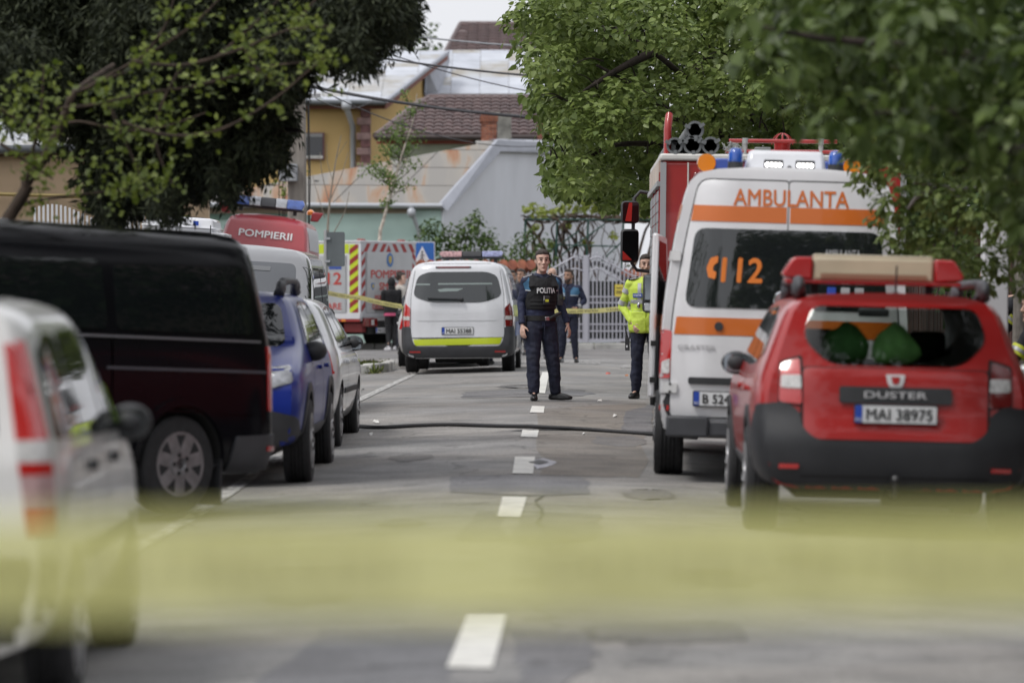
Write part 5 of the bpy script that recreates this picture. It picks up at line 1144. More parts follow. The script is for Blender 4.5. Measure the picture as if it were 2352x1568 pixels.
# mirrors on arms
for z, h, w_, y in ((2.33, .27, .22, 6.4), (1.93, .40, .22, 6.4)):
    mo = MB().box((0, 0, 0), (w_, .1, h)).build('wing_mirror', PLS, fe, bevel=.045); mo.location = (-1.47, y, z); mo.rotation_euler = (0, 0, R(8))
    MB().prism(rrect(-w_*.43, -h*.44, w_*.43, h*.44, .03), 'y', -.056, -.052).build('mirror_glass', M('mirror_dark', (.05, .05, .055), .04, .9), mo)
    MB().prism(rpoly([(-w_*.42, -h*.43), (-w_*.42, -h*.15), (w_*.1, -h*.43)], .01) if h > .3 else rpoly([(-w_*.3, -h*.4), (-w_*.1, h*.42), (w_*.08, h*.42), (w_*.05, -h*.4)], .01), 'y', -.060, -.058).build('painted_reflection', M('mirror_red', (.4, .03, .025), .15), mo)  # reflection painted as a red patch on the mirror glass
MB().tube([(-1.15, 6.45, 2.55), (-1.35, 6.45, 2.58), (-1.42, 6.43, 2.5), (-1.44, 6.42, 1.72), (-1.38, 6.45, 1.64), (-1.15, 6.45, 1.62)], .022, 8).build('mirror_frame', PLS, fe, 60)
# roof: four suction hoses
HOSE = M('suction_hose', (.16, .17, .175), .6, vary=.15, vscale=20); 
for k, (x, z, r_) in enumerate(((-1.07, 2.885, .085), (-.885, 2.89, .098), (-.70, 2.885, .092), (-.86, 3.045, .094))):
    h_ = root('suction_hose', ['leftmost ribbed suction hose of the lower row on the fire engine roof', 'middle suction hose of the lower row on the fire engine roof', 'rightmost suction hose of the lower row on the fire engine roof', 'suction hose lying on top of the other three on the fire engine'][k], 'hose', (fx+1.25+x-.02, 39.6+.02, G(2.4, 42)+z), 0, 'suction hoses on the fire engine')
    MB().lathe([(r_*.70, .04), (r_*.74, -.02), (r_, -.02), (r_*1.0, .06), (r_*.93, .07), (r_*.93, .5)]+[(r_*(.93 if j % 2 else .99), .5+j*.06) for j in range(56)], (0, 0, 0), 'y', 24, False).build('hose_wall', HOSE, h_, 50)
    MB().lathe([(r_*.72, 0.02), (r_*.70, 2.5), (.01, 2.5)], (0, 0, 0), 'y', 20, False).build('bore', M('bore_black', (.004,)*3, .9), h_, 60)
    for a in (.6, 2.7, 4.8): MB().box((math.cos(a)*r_*.9, -.03, math.sin(a)*r_*.9), (.06, .03, .035), Matrix.Rotation(-a, 3, 'Y')).build('coupling_lug', HOSE, h_)
# red tube frame, ladder gantry, cage lamp
MB().tube([(-1.19, .15, 2.75), (-1.19, .15, 3.05), (-1.175, .18, 3.19), (-1.16, .7, 3.21)], .04, 8).build('ladder_horn', RP, fe, 60)
MB().tube([(-1.2, .15, 2.75), (-1.16, 4.2, 2.9)], .03, 8).build('roof_handrail', RP, fe, 60)
for z, x0, x1, y in ((2.97, -.52, .62, 1.0), (2.86, -.56, .7, 1.0)): MB().tube([(x0, y, z), (x1, y, z)], .022, 8).build('gantry_tube', RP, fe, 60)
for x in (-.35, .45): MB().tube([(x, 1.0, 2.78), (x, 1.0, 3.0)], .026, 8).lathe([(.035, 2.94), (.035, 3.0)], (x, 1.0, 0), n=10).build('gantry_post', M('post_pale', (.45, .45, .45), .4, .3), fe, 60)
cg = MB().lathe([(.085, 2.8), (.085, 2.96)], (.05, 1.15, 0), n=14).build('cage_lamp', RP, fe, 40)
for a in range(4): MB().tube([(.05+math.cos(a*.785)*.11*math.cos(b), 1.15+math.sin(a*.785)*.11*math.cos(b), 2.94+.12*math.sin(b)) for b in [k*math.pi/10 for k in range(11)]], .007, 5).build('cage_wire', RP, cg)
MB().box((-.17, .9, 2.86), (.17, .12, .08)).build('flood_light', M('lamp_case', (.2, .2, .2), .4), fe, bevel=.01)
q = MB()
for k in range(26): a, b = (random.uniform(-.62, -.4), random.uniform(.1, .5), random.uniform(2.8, 2.9)), (random.uniform(-.62, -.38), random.uniform(.1, .5), random.uniform(2.8, 2.93)); q.tube([a, ((a[0]+b[0])/2, (a[1]+b[1])/2, random.uniform(2.8, 2.95)), b], .005, 4)
q.build('rope_tangle', M('rope_grey', (.3, .31, .3), .8), fe)
for k in range(5): MB().lathe([(.05, -.1), (.06, .06), (.03, .1)], (-1.15+.02*k, .35+k*.25, 2.86+.05*(k % 2)), 'y', 10).build('coupling', M('coupling_alu', (.35, .36, .38), .4, .5), fe, 50)

# ---------------------------------------------------------------- red high-roof fire van, nose towards us on the left verge
fvx = P(612, 700, 67).x+.22
fv = root('fire_van', 'red high roofed fire service van with blue light bar above the grey van', 'van', (fvx-.70, 67.3+5.75, .34), rot=(0, R(-6), math.pi+R(1)))
me = body_mesh([(x, z if z < 1.95 else 1.95+(z-1.95)*1.24) for x, z in RING['crafter']], 5.8, [(.36, .05), (2.6, .1)], [(.36, .12), (.6, 0), (.9, .05), (1.1, .3), (1.25, .75), (1.9, 1.35), (2.1, 1.48), (2.5, 1.72), (2.6, 1.9), (2.7, 2.3)], .91, 1.0); fb_ = bvh_of(me, True)
FR2 = paint('fire_van_red', (.33, .035, .045), .35, .4); b = mesh_obj('body', cut(me, arches((1.0, 4.6), .95, .40, .5), FR2), None, fv); b.data.shade_smooth(); b.data.set_sharp_from_angle(angle=R(35))
for x in (-.9, .9):
    for y in (1.0, 4.6): wheel(fv, x, y, .35, .23, 'steel')
panel('windscreen', fb_, rpoly([(-.84, 1.28), (-.76, 1.98), (.76, 1.98), (.84, 1.28)], .08), '+y', DGL, fv)
text_on('lettering', fb_, 'POMPIERII', .125, (0, 2.30), '+y', PLW, fv, width=.95, bold=.02, off=.02, mirror=True)
for ax in ('-x', '+x'):
    panel('side_window', fb_, rpoly([(3.5, 1.3), (4.6, 1.3), (4.1, 1.95), (3.5, 1.95)], .06), ax, DGL, fv); panel('side_stripe', fb_, rrect(.2, 2.1, 4.0, 2.5, .02), ax, M('film_silver', (.42, .43, .45), .4), fv, .008, .004)
    panel('side_stripe', fb_, rrect(.2, 1.0, 4.9, 1.2, .02), ax, WHT, fv, .008, .004)
panel('grille', fb_, rpoly([(-.5, .7), (-.5, .95), (.5, .95), (.5, .7)], .05), '+y', PLS, fv); panel('front_bumper', fb_, rpoly([(-.94, .38), (-.94, .62), (.94, .62), (.94, .38)], .05), '+y', PLG, fv, .02, .03)
for s in (-1, 1): panel('headlight', fb_, ((lambda p: p) if s > 0 else flipx)(rpoly([(.55, .75), (.6, .98), (.88, 1.05), (.92, .8)], .04)), '+y', CLR_L, fv, .012, .03, .06)
LBB = M('bar_blue3', (.07, .14, .45), .2, coat=.8, vary=.2, vscale=12); LBW = M('bar_clear', (.42, .44, .48), .2, coat=.8, vary=.15, vscale=15)
roof_bar_light(fv, (.04, 3.55, 2.79), 1.36, [(.25, LBB, 'blue_lens'), (.15, LBW, 'clear_lens'), (.2, M('speaker_black', (.05, .052, .06), .5), 'speaker'), (.15, LBW, 'clear_lens'), (.25, LBB, 'blue_lens')], .17, .34)
for s in (-1, 1):
    MB().box((s*.8, 3.4, 2.72), (.14, .1, .17), taper=(1.5, 1), shear=(s*.06, 0)).build('horn_speaker', FR2, fv, bevel=.02); MB().lathe([(.07, 0), (.07, .06), (.02, .1)], (s*.72, 3.3, 2.75), n=12).build('amber_beacon', ORG_L, fv, 50)
mirror(fv, -1.02, 4.5, 1.45, PLS, .22, .36); mirror(fv, 1.02, 4.5, 1.45, PLS, .22, .36)

# ---------------------------------------------------------------- small rescue truck across the junction
th = R(57); CX, CY = P(830, 700, 86).x, 86 - .4
sm = root('rescue_truck', 'white rescue truck with red and lime chevrons standing across the junction', 'fire truck', (CX, CY, G(CX, CY)), rot=(0, 0, th))
# local: left rear corner at the origin, rear face along +x, vehicle ahead along +y
SW = M('truck_white', (.62, .62, .64), .4, vary=.05); SG = M('roller_grey', (.46, .47, .48), .4, .3, vary=.05); SR = M('chevron_red', (.27, .02, .018), .45); SL = M('chevron_lime', (.50, .60, .02), .45)
Wd, Hh = 2.15, 2.42
MB().box((Wd/2, 1.8, .62+.92), (Wd, 3.6, 1.78)).build('box_body', SW, sm, bevel=.02)
MB().box((Wd/2, 4.5, 1.35), (Wd*.96, 1.7, 1.5), taper=(.95, .7)).build('cab', SW, sm, bevel=.1, seg=3)
MB().box((Wd/2, 2.6, .5), (1.6, 5.2, .3)).build('chassis', UND, sm)
for x in (.17, Wd-.17):
    for y in (.95, 4.5): wheel(sm, x, y, .36, .22, 'steel')
def flat(name, poly, face, mat, d=.006, parent=sm, base=0.):
    """thin sheet on the rear face (u across, z up) or on the left side (u forward)"""
    q = MB()
    if face == 'rear': q.prism(poly, 'y', -base-d, -base)
    else: q.prism(poly, 'x', -base-d, -base)
    return q.build(name, mat, parent)
# rear: frame of chevrons, roller shutter with lettering
flat('chevron_field', [(.02, .80), (Wd-.02, .80), (Wd-.02, Hh-.03), (.02, Hh-.03)], 'rear', M('film_silver', (.5, .51, .54), .4), .004)
def band(face, x0, x1, z0, z1, n, w_, mat, slope, base):
    for k in range(-2, n):
        a = z0+k*w_*2; p = [(x0, a), (x1, a+slope), (x1, a+slope+w_), (x0, a+w_)]
        c = [(q_[0], q_[1]) for q_ in p]
        for lim, kl in ((z0, False), (z1, True)):
            c = clip_poly(c, 1, lim, kl)
            if len(c) < 3: break
        if len(c) >= 3: flat('chevron', c, face, mat, .004, sm, base)
band('rear', .03, .17, .85, 2.2, 8, .125, SR, .12, .004); band('rear', Wd-.17, Wd-.03, .85, 2.2, 8, .125, SR, -.12, .004)
for k in range(7):
    xm = Wd/2; x = .1+k*.31; s = .14 if x < xm-.15 else -.14 if x > xm+.15 else 0
    if s: flat('chevron', [(x, 2.20), (x+.14, 2.20), (x+.14+s, 2.385), (x+s, 2.385)], 'rear', SR, .004, sm, .004)
    else: flat('chevron', [(xm-.1, 2.20), (xm+.1, 2.20), (xm, 2.36)], 'rear', SR, .004, sm, .004)
sh = flat('rear_roller', [(.19, .84), (Wd-.19, .84), (Wd-.19, 2.19), (.19, 2.19)], 'rear', SG, .02, sm, .006)
for k in range(22): q = MB(); q.box((Wd/2, -.03, .87+k*.061), (Wd-.42, .012, .052)); q.build('slat', SG, sh)
MB().box((Wd/2, -.05, .9), (1.2, .03, .03)).build('roller_handle', UND, sm)
MB().box((Wd/2, -.01, .78), (Wd, .06, .1)).build('rear_sill', M('sill_grey', (.4, .41, .43), .4), sm)
def rtxt(s, x, z, h, wd_): text_flat('lettering', s, h, Matrix.Translation((x, -.040, z)) @ Matrix.Rotation(math.pi/2, 4, 'X'), SRT, sm, width=wd_, bold=.03)
SRT = M('lettering_red', (.45, .05, .04), .5)
rtxt('POMPIERII', 1.10, 1.70, .18, 1.5); rtxt('SMURD', 1.12, 1.43, .16, .9); rtxt('ISU DELTA', 1.1, 1.16, .13, 1.2); rtxt('DESCARCERARE', 1.1, .97, .11, 1.4)
EMB = M('emblem_blue', (.06, .16, .38), .5); EMY = M('emblem_gold', (.45, .34, .08), .5)
flat('emblem', [(Wd/2+.13*math.cos(a), 2.02+.16*math.sin(a)) for a in [k*math.pi/10 for k in range(20)]], 'rear', EMB, .005, sm, .036); flat('emblem_figure', rpoly([(Wd/2-.05, 2.11), (Wd/2+.05, 2.11), (Wd/2+.06, 2.0), (Wd/2, 1.92), (Wd/2-.06, 2.0)], .02), 'rear', EMY, .005, sm, .042)
flat('shield', rpoly([(.36, 1.5), (.48, 1.5), (.48, 1.40), (.42, 1.34), (.36, 1.4)], .01), 'rear', EMB, .005, sm, .036); flat('shield_figure', rrect(.39, 1.39, .45, 1.47, .01), 'rear', EMY, .005, sm, .042)
MB().box((.32, -.03, .62), (.5, .08, .2)).build('tail_light', RED_D, sm, bevel=.02); MB().box((Wd-.32, -.03, .62), (.5, .08, .2)).build('tail_light', RED_D, sm, bevel=.02); MB().box((.36, -.075, .62), (.1, .01, .12)).build('lamp_lens', CLR_L, sm)
plate(sm, (.75, -.06, .44), 'MAI 52072'); MB().box((Wd/2, .3, .5), (1.9, .5, .2)).build('under_tray', M('tray_red', (.2, .02, .02), .6), sm)
for x in (.3, Wd-.3): MB().box((x, .2, Hh+.02), (.16, .14, .1)).build('roof_flasher', M('flasher', (.25, .05, .04), .3), sm, bevel=.02); 
MB().box((Wd/2, 1.8, Hh+.005), (Wd+.03, 3.63, .04)).build('roof_rim', SW, sm, bevel=.01)
# left side: lime band, corner chevrons, roller with 112
flat('lime_field', [(.06, .84), (.30, .84), (.30, 2.36), (.06, 2.36)], 'side', SL, .004)
band('side', .06, .30, .84, 2.36, 8, .12, SR, -.15, .004)
flat('lime_band', [(.32, 2.16), (3.5, 2.16), (3.5, 2.37), (.32, 2.37)], 'side', SL, .004)
sr = flat('side_roller', [(.38, .84), (1.9, .84), (1.9, 2.12), (.38, 2.12)], 'side', SG, .02)
for k in range(21): MB().box((-.026, 1.14, .87+k*.061), (.012, 1.48, .052)).build('slat', SG, sr)
ST = Matrix.Translation((-.036, 0, 0)) @ Matrix(((0, 0, -1, 0), (-1, 0, 0, 0), (0, 1, 0, 0), (0, 0, 0, 1)))
def stxt(s, y, z, h, wd_): text_flat('lettering', s, h, Matrix.Translation((-.036, y, z)) @ Matrix(((0, 0, -1, 0), (-1, 0, 0, 0), (0, 1, 0, 0), (0, 0, 0, 1))), SRT, sm, width=wd_, bold=.03)
stxt('112', .82, 1.60, .26, .62); stxt('SALVARE', .95, .98, .14, .9)
flat('label', rrect(.45, 1.9, .95, 2.06, .01), 'side', PLW, .004, sm, .03); flat('label', rrect(.5, 1.80, .85, 1.9, .01), 'side', M('label_blue', (.04, .08, .3), .5), .004, sm, .032)
MB().box((-.012, 1.6, .76), (.03, 3.2, .12)).build('side_sill', SW, sm); MB().box((-.016, 1.6, .665), (.02, 3.2, .06)).build('red_line', SR, sm)
MB().box((-.01, 2.4, .5), (.03, 2.2, .24)).build('side_skirt', SW, sm); MB().box((-.014, 2.4, .37), (.03, 2.2, .06)).build('red_line', SR, sm); MB().box((-.02, .45, .665), (.02, .12, .05)).build('side_marker', ORG_L, sm)

# ---------------------------------------------------------------- white small hatchback in the left foreground
px = -1.445-.79
pd, db_ = (lambda: (root('white_car', 'white high roofed small car with tall red tail lights, left foreground', 'car', (px, 13.8, G(-2.2, 14)), rot=(0, R(-.6), R(1.25))), None))()
zt = 1.54
rear = [(.22, .08), (.36, .0), (.55, .0), (.66, .05), (.95, .08), (1.0, .10), (1.40, .20), (1.5, .24), (1.54, .34)]
fr = [(.22, .12), (.4, 0), (.65, .03), (.80, .12), (.92, .5), (1.0, .85), (1.3, 1.22), (1.46, 1.5), (1.54, 1.9)]
me = body_mesh(RING['panda'], 3.54, rear, fr); db_ = bvh_of(me, True); WP = paint('small_car_paint', (.66, .655, .64))
b = mesh_obj('body', cut(me, arches((.62, 2.92), .76, .325, .42), WP), None, pd); b.data.shade_smooth(); b.data.set_sharp_from_angle(angle=R(35))
for x in (-.70, .70):
    for y in (.62, 2.92): wheel(pd, x, y, .285, .18)
panel('rear_window', db_, rpoly([(-.56, 1.0), (-.52, 1.40), (.52, 1.40), (.56, 1.0)], .05), '-y', DGL, pd)
for s in (-1, 1):
    o = (lambda p: p) if s > 0 else flipx; ax = '+x' if s > 0 else '-x'
    for nm, z0, z1, m_ in (('tail_light', 1.0, 1.36, RED_L), ('reverse_lens', .92, 1.0, CLR_L), ('tail_light', .875, .92, RED_L), ('indicator_lens', .76, .875, M('lamp_pink', (.5, .33, .33), .15, coat=1., vary=.2, vscale=30)), ('tail_light', .66, .76, RED_L)):
        xi = lambda z: .575+.135*(1.36-z); xo = lambda z: xi(z)+.10
        panel(nm, db_, o([(xi(z0), z0), (xo(z0), z0), (xo(z1), z1), (xi(z1), z1)]), '-y', m_, pd, .012, .03, .05)
        y1 = lambda z: .10 + (1.36-z)*.02
        yr = lambda z: lerp_tab(rear, z)+.02; panel(nm, db_, [(yr(z0), z0), (yr(z0)+.05, z0), (yr(z1)+.05, z1), (yr(z1), z1)], ax, m_, pd, .010, .02, .05)
    panel('quarter_window', db_, rpoly([(.25, 1.0), (.98, .985), (.98, 1.37), (.60, 1.39), (.36, 1.32)], [.04, .03, .05, .06, .06]), ax, DGL, pd)
    panel('side_window', db_, rpoly([(1.04, .985), (1.82, .97), (1.82, 1.40), (1.06, 1.39)], .04), ax, DGL, pd)
    panel('side_window', db_, rpoly([(1.88, .97), (2.66, .96), (2.30, 1.36), (1.90, 1.40)], [.03, .02, .06, .03]), ax, DGL, pd)
    for y in (1.01, 1.85, 2.66): panel('door_gap', db_, [(y, .34), (y+.01, .34), (y+.01, .95), (y, .95)], ax, UND, pd, .002, 0)
    for y in (1.14, 2.0): panel('door_handle', db_, rrect(y, .845, y+.16, .885, .015), ax, PLS, pd, .022, .02)
    panel('sticker', db_, rpoly([(2.42, .99), (2.6, 1.0), (2.5, 1.12), (2.38, 1.16)], .03), ax, M('sticker_lime', (.4, .7, .05), .4), pd, .012, .002)
panel('rear_bumper', db_, rpoly([(-.74, .27), (-.77, .58), (.77, .58), (.74, .27)], .04), '-y', PLG, pd, .016, .03)
panel('windscreen', db_, rpoly([(-.62, 1.02), (-.56, 1.42), (.56, 1.42), (.62, 1.02)], .06), '+y', DGL, pd)
mirror(pd, .74, 2.55, .99, PLS, .17, .14, glass_mat=DGL); mirror(pd, -.74, 2.55, .99, PLS, .17, .14)
panel('rub_strip', db_, rrect(1.02, .52, 2.62, .58, .01), '+x', PLS, pd, .014, .014)

# ---------------------------------------------------------------- people
SKIN = [M('skin_a', (.60, .39, .31), .5, vary=.08, vscale=20), M('skin_b', (.44, .26, .185), .5, vary=.08, vscale=20), M('skin_c', (.52, .33, .25), .5, vary=.08, vscale=20)]
HAIR = M('hair_dark', (.032, .022, .017), .6, bump=.6, bscale=120); EYEM = M('eye_dark', (.015, .011, .01), .3); LIP = M('lip', (.25, .11, .09), .5); BOOT = M('boot_black', (.012, .012, .013), .38, coat=.2)
NAVY = M('uniform_navy', (.012, .015, .034), .8, vary=.25, vscale=9, bump=.3, bscale=25); NAVY2 = M('jacket_navy', (.014, .019, .05), .75, vary=.2, vscale=9, bump=.3, bscale=25); VESTM = M('vest_black', (.010, .0105, .012), .85, vary=.2, vscale=20, bump=.4, bscale=50)
SKYB = M('yoke_blue', (.06, .17, .30), .7, vary=.1); HIVIS = M('hivis_yellow', (.52, .67, .08), .65, vary=.1, vscale=6, bump=.25, bscale=18); REFL = M('reflective_silver', (.42, .43, .44), .35, .3, vary=.1); PIP = M('piping_white', (.6, .62, .64), .6); BELT = M('belt_black', (.012,)*3, .5)

def remesh(mb, name, voxel, mat, parent, wrinkle=0., wf=9., smooth_it=3, seed=0, stretch=(1, 1, .55)):
    me = mb.mesh(name); o = bpy.data.objects.new('tmp', me)
    r = o.modifiers.new('r', 'REMESH'); r.mode = 'VOXEL'; r.voxel_size = voxel; r.adaptivity = 0
    s = o.modifiers.new('s', 'SMOOTH'); s.factor = .5; s.iterations = smooth_it
    out = evaluated(o); bpy.data.objects.remove(o); bpy.data.meshes.remove(me)
    if wrinkle:
        nn_ = [v_.normal.copy() for v_ in out.vertices]
        for v_, vn_ in zip(out.vertices, nn_):
            c = v_.co; d = noise.noise(Vector((c.x*wf*stretch[0]+seed, c.y*wf*stretch[1], c.z*wf/stretch[2]*.6)))+.5*noise.noise(Vector((c.x*wf*2.3, c.y*wf*2.1+seed, c.z*wf*2.6)))
            v_.co = c + vn_*d*wrinkle
    return mesh_obj(name, out, mat, parent, 180)

def limb(mb, a, b, ra, rb, rm=None, n=12):
    a, b = Vector(a), Vector(b); m = a.lerp(b, .4); rm = rm or (ra*.55+rb*.45)
    e = (b-a).normalized()
    mb.tube([a-e*ra*.5, a, m, b, b+e*rb*.4], [ra*.6, ra, rm, rb, rb*.6], n)

def hand(mb, w_, d, side, palmn, k=1., curl=.5):
    """a hand at wrist w_, pointing along d; palmn = direction the palm faces; fingers curl towards it"""
    w_, d, pn = Vector(w_), Vector(d).normalized(), Vector(palmn).normalized()
    pn = (pn - d*pn.dot(d)).normalized(); sx = d.cross(pn)*side
    mb.tube([w_-d*.02, w_+d*.03, w_+d*.085], [(.024*k, .018*k), (.036*k, .017*k), (.04*k, .014*k)], 10) if False else None
    for t in (-.026, -.009, .009, .026): limb(mb, w_, w_+d*.085*k+sx*t*k, .016*k, .0125*k, n=8)
    for t, l in ((-.028, .062), (-.0095, .078), (.0095, .083), (.028, .074)):
        p = w_+d*.085*k+sx*t*k; q = p+(d+pn*curl*.6).normalized()*l*.45*k; r_ = q+(d*.9+pn*curl*1.6).normalized()*l*.33*k; s_ = r_+(d*.5+pn*curl*2.4).normalized()*l*.25*k
        mb.tube([p-d*.01, p, q, r_, s_], [.0085*k, .0098*k, .0092*k, .0085*k, .006*k], 8)
    p = w_+d*.03*k+sx*.026*k; q = p+(d*.7+sx*.75+pn*.35).normalized()*.045*k; r_ = q+(d+sx*.15+pn*.5).normalized()*.032*k
    mb.tube([p-d*.01, p, q, r_], [.013*k, .0125*k, .0105*k, .007*k], 8)

def person(label, loc, rz, H=1.78, J={}, skin=0, voxel=.012, top=None, top_len=.86, legs=None, shoes=BOOT, hair='short', head_yaw=0., head_tilt=0., wide=1., sleeves=True, curl=.5, trouser_fit=1., group=None, boots=False, beard=False, cat='person', hands=True):
    k = H/1.80; t = root('person', label, cat, loc, rz, group)
    S = dict(hip=(0, 0, .96), hipL=(-.095, 0, .94), hipR=(.095, 0, .94), kneeL=(-.11, -.02, .51), kneeR=(.11, -.02, .51), ankL=(-.12, .02, .09), ankR=(.12, .02, .09), toeL=(-.14, -.2, .03), toeR=(.14, -.2, .03),
             chest=(0, 0, 1.30), neck=(0, .015, 1.52), shL=(-.19, .01, 1.455), shR=(.19, .01, 1.455), elL=(-.255, .03, 1.165), elR=(.255, .03, 1.165), wrL=(-.275, -.05, .91), wrR=(.275, -.05, .91), head=(0, -.01, 1.675))
    S.update(J); V_ = {a: Vector(b)*k for a, b in S.items()}
    body = MB()
    lerpc = lambda a, b, f: V_[a].lerp(V_[b], f)
    def torso(mb, e, z_low=.0, wk=1., full=True):
        h, n_ = V_['hip'], V_['neck']; up = n_-h; L = []
        for f, rx, ry, dy in ((-.12+z_low, .165, .105, 0), (.0+z_low*.5, .172, .112, .0), (.15, .160, .108, -.005), (.32, .155, .108, -.01), (.55, .175, .118, -.008), (.75, .192, .122, .0), (.88, .185, .108, .008), (.96, .12, .075, .01), (1.0, .07, .062, .012)):
            if not full and f > .95: break
            c = h+up*f; L.append((c.x, c.y+dy*k, c.z, (rx*wk+e)*k*wide, (ry*wk+e)*k))
        mb.erings(L, 20)
        for s in ('L', 'R'): mb.ell(V_['sh'+s]+Vector((0, 0, -.02*k)), ((.060+e)*k, (.060+e)*k, (.058+e)*k), 12, 8)
    torso(body, -.02); hc = V_['head']
    HM = Matrix.Rotation(head_yaw, 3, 'Z') @ Matrix.Rotation(head_tilt, 3, 'X')
    hp = lambda x, y, z: hc + HM @ Vector((x*k*1.07, y*k*1.06, z*k*1.08))
    rings = []
    for z, rx, ry, yo in ((-.122, .018, .018, -.062), (-.115, .034, .032, -.056), (-.098, .046, .052, -.040), (-.07, .056, .072, -.020), (-.03, .066, .088, -.006), (.01, .072, .096, .0), (.05, .0745, .099, .003), (.085, .068, .09, .005), (.108, .05, .066, .008), (.122, .02, .03, .01)):
        rings.append([hp(rx*math.cos(a), yo+ry*math.sin(a)*(1.0 if math.sin(a) > 0 else .97), z) for a in [2*math.pi*j/18 for j in range(18)]])
    body.rings(rings)
    body.tube([hp(0, -.088, .018), hp(0, -.103, -.005), hp(0, -.117, -.028), hp(0, -.098, -.04)], [.008*k, .010*k, .014*k, .008*k], 8)
    for s in (-1, 1):
        body.ell(hp(s*.014, -.100, -.033), (.010*k, .010*k, .008*k), 8, 6); body.ell(hp(s*.030, -.088, .030), (.022*k, .010*k, .008*k), 10, 6)
        body.ell(hp(s*.045, -.068, -.022), (.018*k, .018*k, .016*k), 10, 6); body.ell(hp(s*.077, .012, -.005), (.010*k, .020*k, .033*k), 8, 8)
    body.ell(hp(0, -.090, -.062), (.024*k, .012*k, .007*k), 10, 6); body.ell(hp(0, -.088, -.076), (.02*k, .011*k, .007*k), 10, 6); body.ell(hp(0, -.085, -.106), (.018*k, .016*k, .012*k), 10, 6)
    body.tube([hp(0, .02, -.02), hp(0, .015, -.09), V_['neck']+Vector((0, .01, -.02))*k, V_['neck']+Vector((0, 0, -.09))*k], [.056*k, .055*k, .062*k, .085*k], 14)
    for s, sg in (('L', -1), ('R', 1)):
        limb(body, V_['sh'+s], V_['el'+s], .046*k, .036*k); limb(body, V_['el'+s], V_['wr'+s], .038*k, .024*k)
        d = (V_['wr'+s]-V_['el'+s]).normalized()
        if hands: hand(body, V_['wr'+s], (d+Vector((0, 0, -.25))).normalized(), -sg, Vector((-sg*.75, .55, 0)), k*1.08, curl)
        limb(body, V_['hip'+s], V_['knee'+s], .075*k, .05*k); limb(body, V_['knee'+s], V_['ank'+s], .048*k, .034*k)
        limb(body, V_['ank'+s], V_['ank'+s].lerp(V_['toe'+s], .45), .034*k, .022*k)
    remesh(body, 'body', min(voxel, .0075), SKIN[skin], t, smooth_it=2)
    # face
    for s in (-1, 1):
        MB().ell(hp(s*.030, -.0905, .012), (.014*k, .006*k, .0068*k), 10, 6).build('eye', EYEM, t, 180)
        if hair != 'none_brow': MB().tube([hp(s*.012, -.099, .033), hp(s*.032, -.098, .039), hp(s*.050, -.082, .033)], .0048*k, 6).build('eyebrow', HAIR, t, 180)
    MB().tube([hp(-.022, -.095, -.0705), hp(0, -.1015, -.0665), hp(.022, -.095, -.0705)], .003*k, 6).build('mouth', LIP, t, 180)
    if hair in ('short', 'curly', 'stubble'):
        q = MB(); rr = []
        g_ = 1.025 if hair != 'stubble' else 1.0
        for z, rx, ry, yo, fr_ in ((-.045, .060, .06, .045, 9), (-.01, .0735, .075, .030, 9), (.03, .077, .086, .021, 9), (.062, .077, .088, .018, 0), (.082, .0745, .098, .005, 0), (.106, .063, .089, .0, 0), (.124, .042, .06, .002, 0), (.132, .014, .02, .006, 0)):
            rr.append([hp(rx*g_*math.cos(a), yo+ry*g_*math.sin(a), z+(.004*math.sin(a*7) if hair == 'short' else 0)) for a in [2*math.pi*j/18 for j in range(18)]])
        q.rings(rr)
        if hair == 'curly':
            for _ in range(46):
                a, b = random.uniform(0, 6.28), random.uniform(-.5, 1.5); q.ell(hp(.085*math.cos(a)*math.cos(b), .03+.095*math.sin(a)*math.cos(b)*(1 if math.sin(a) > 0 else .6), .03+.11*math.sin(b)), (.028*k,)*3, 8, 6)
        hm = remesh(q, 'hair', .0075, HAIR, t, .003, 40, 2)
        if hair == 'short':
            for s in (-1, 1): MB().ell(hp(s*.0755, .008, .025), (.006*k, .03*k, .035*k), 8, 6).build('sideburn', HAIR, t, 180)
    if beard:
        q = MB()
        rings = []
        for z, rx, ry, yo in ((-.128, .02, .02, -.062), (-.115, .039, .037, -.058), (-.096, .051, .056, -.042), (-.066, .060, .074, -.022), (-.045, .064, .08, -.014)): rings.append([hp(rx*math.cos(a), yo+ry*math.sin(a)*1.03, z-(.012 if math.sin(a) < -.5 and z > -.07 else 0)) for a in [math.pi+math.pi*j/12 for j in range(13)]]+[hp(0, 0, z)])
        q.rings(rings); q.build('beard', M('beard_dark', (.05, .032, .026), .8), t, 180)
    # clothing
    if top is not None:
        q = MB(); torso(q, .018, -.02 if top_len < .9 else .0, 1.0, True)
        q.tube([V_['neck']+Vector((0, .012, -.05))*k, V_['neck']+Vector((0, .0, .015))*k], [(.075*k, .07*k), (.066*k, .064*k)], 14)
        for s in ('L', 'R'):
            limb(q, V_['sh'+s], V_['el'+s], .070*k, .055*k, .064*k); limb(q, V_['el'+s], lerpc('el'+s, 'wr'+s, .93), .056*k, .040*k, .050*k)
        jk = remesh(q, 'jacket', voxel, top, t, .011*k, 9, 2, 3.1, (1, 1, .8))
    else: jk = None
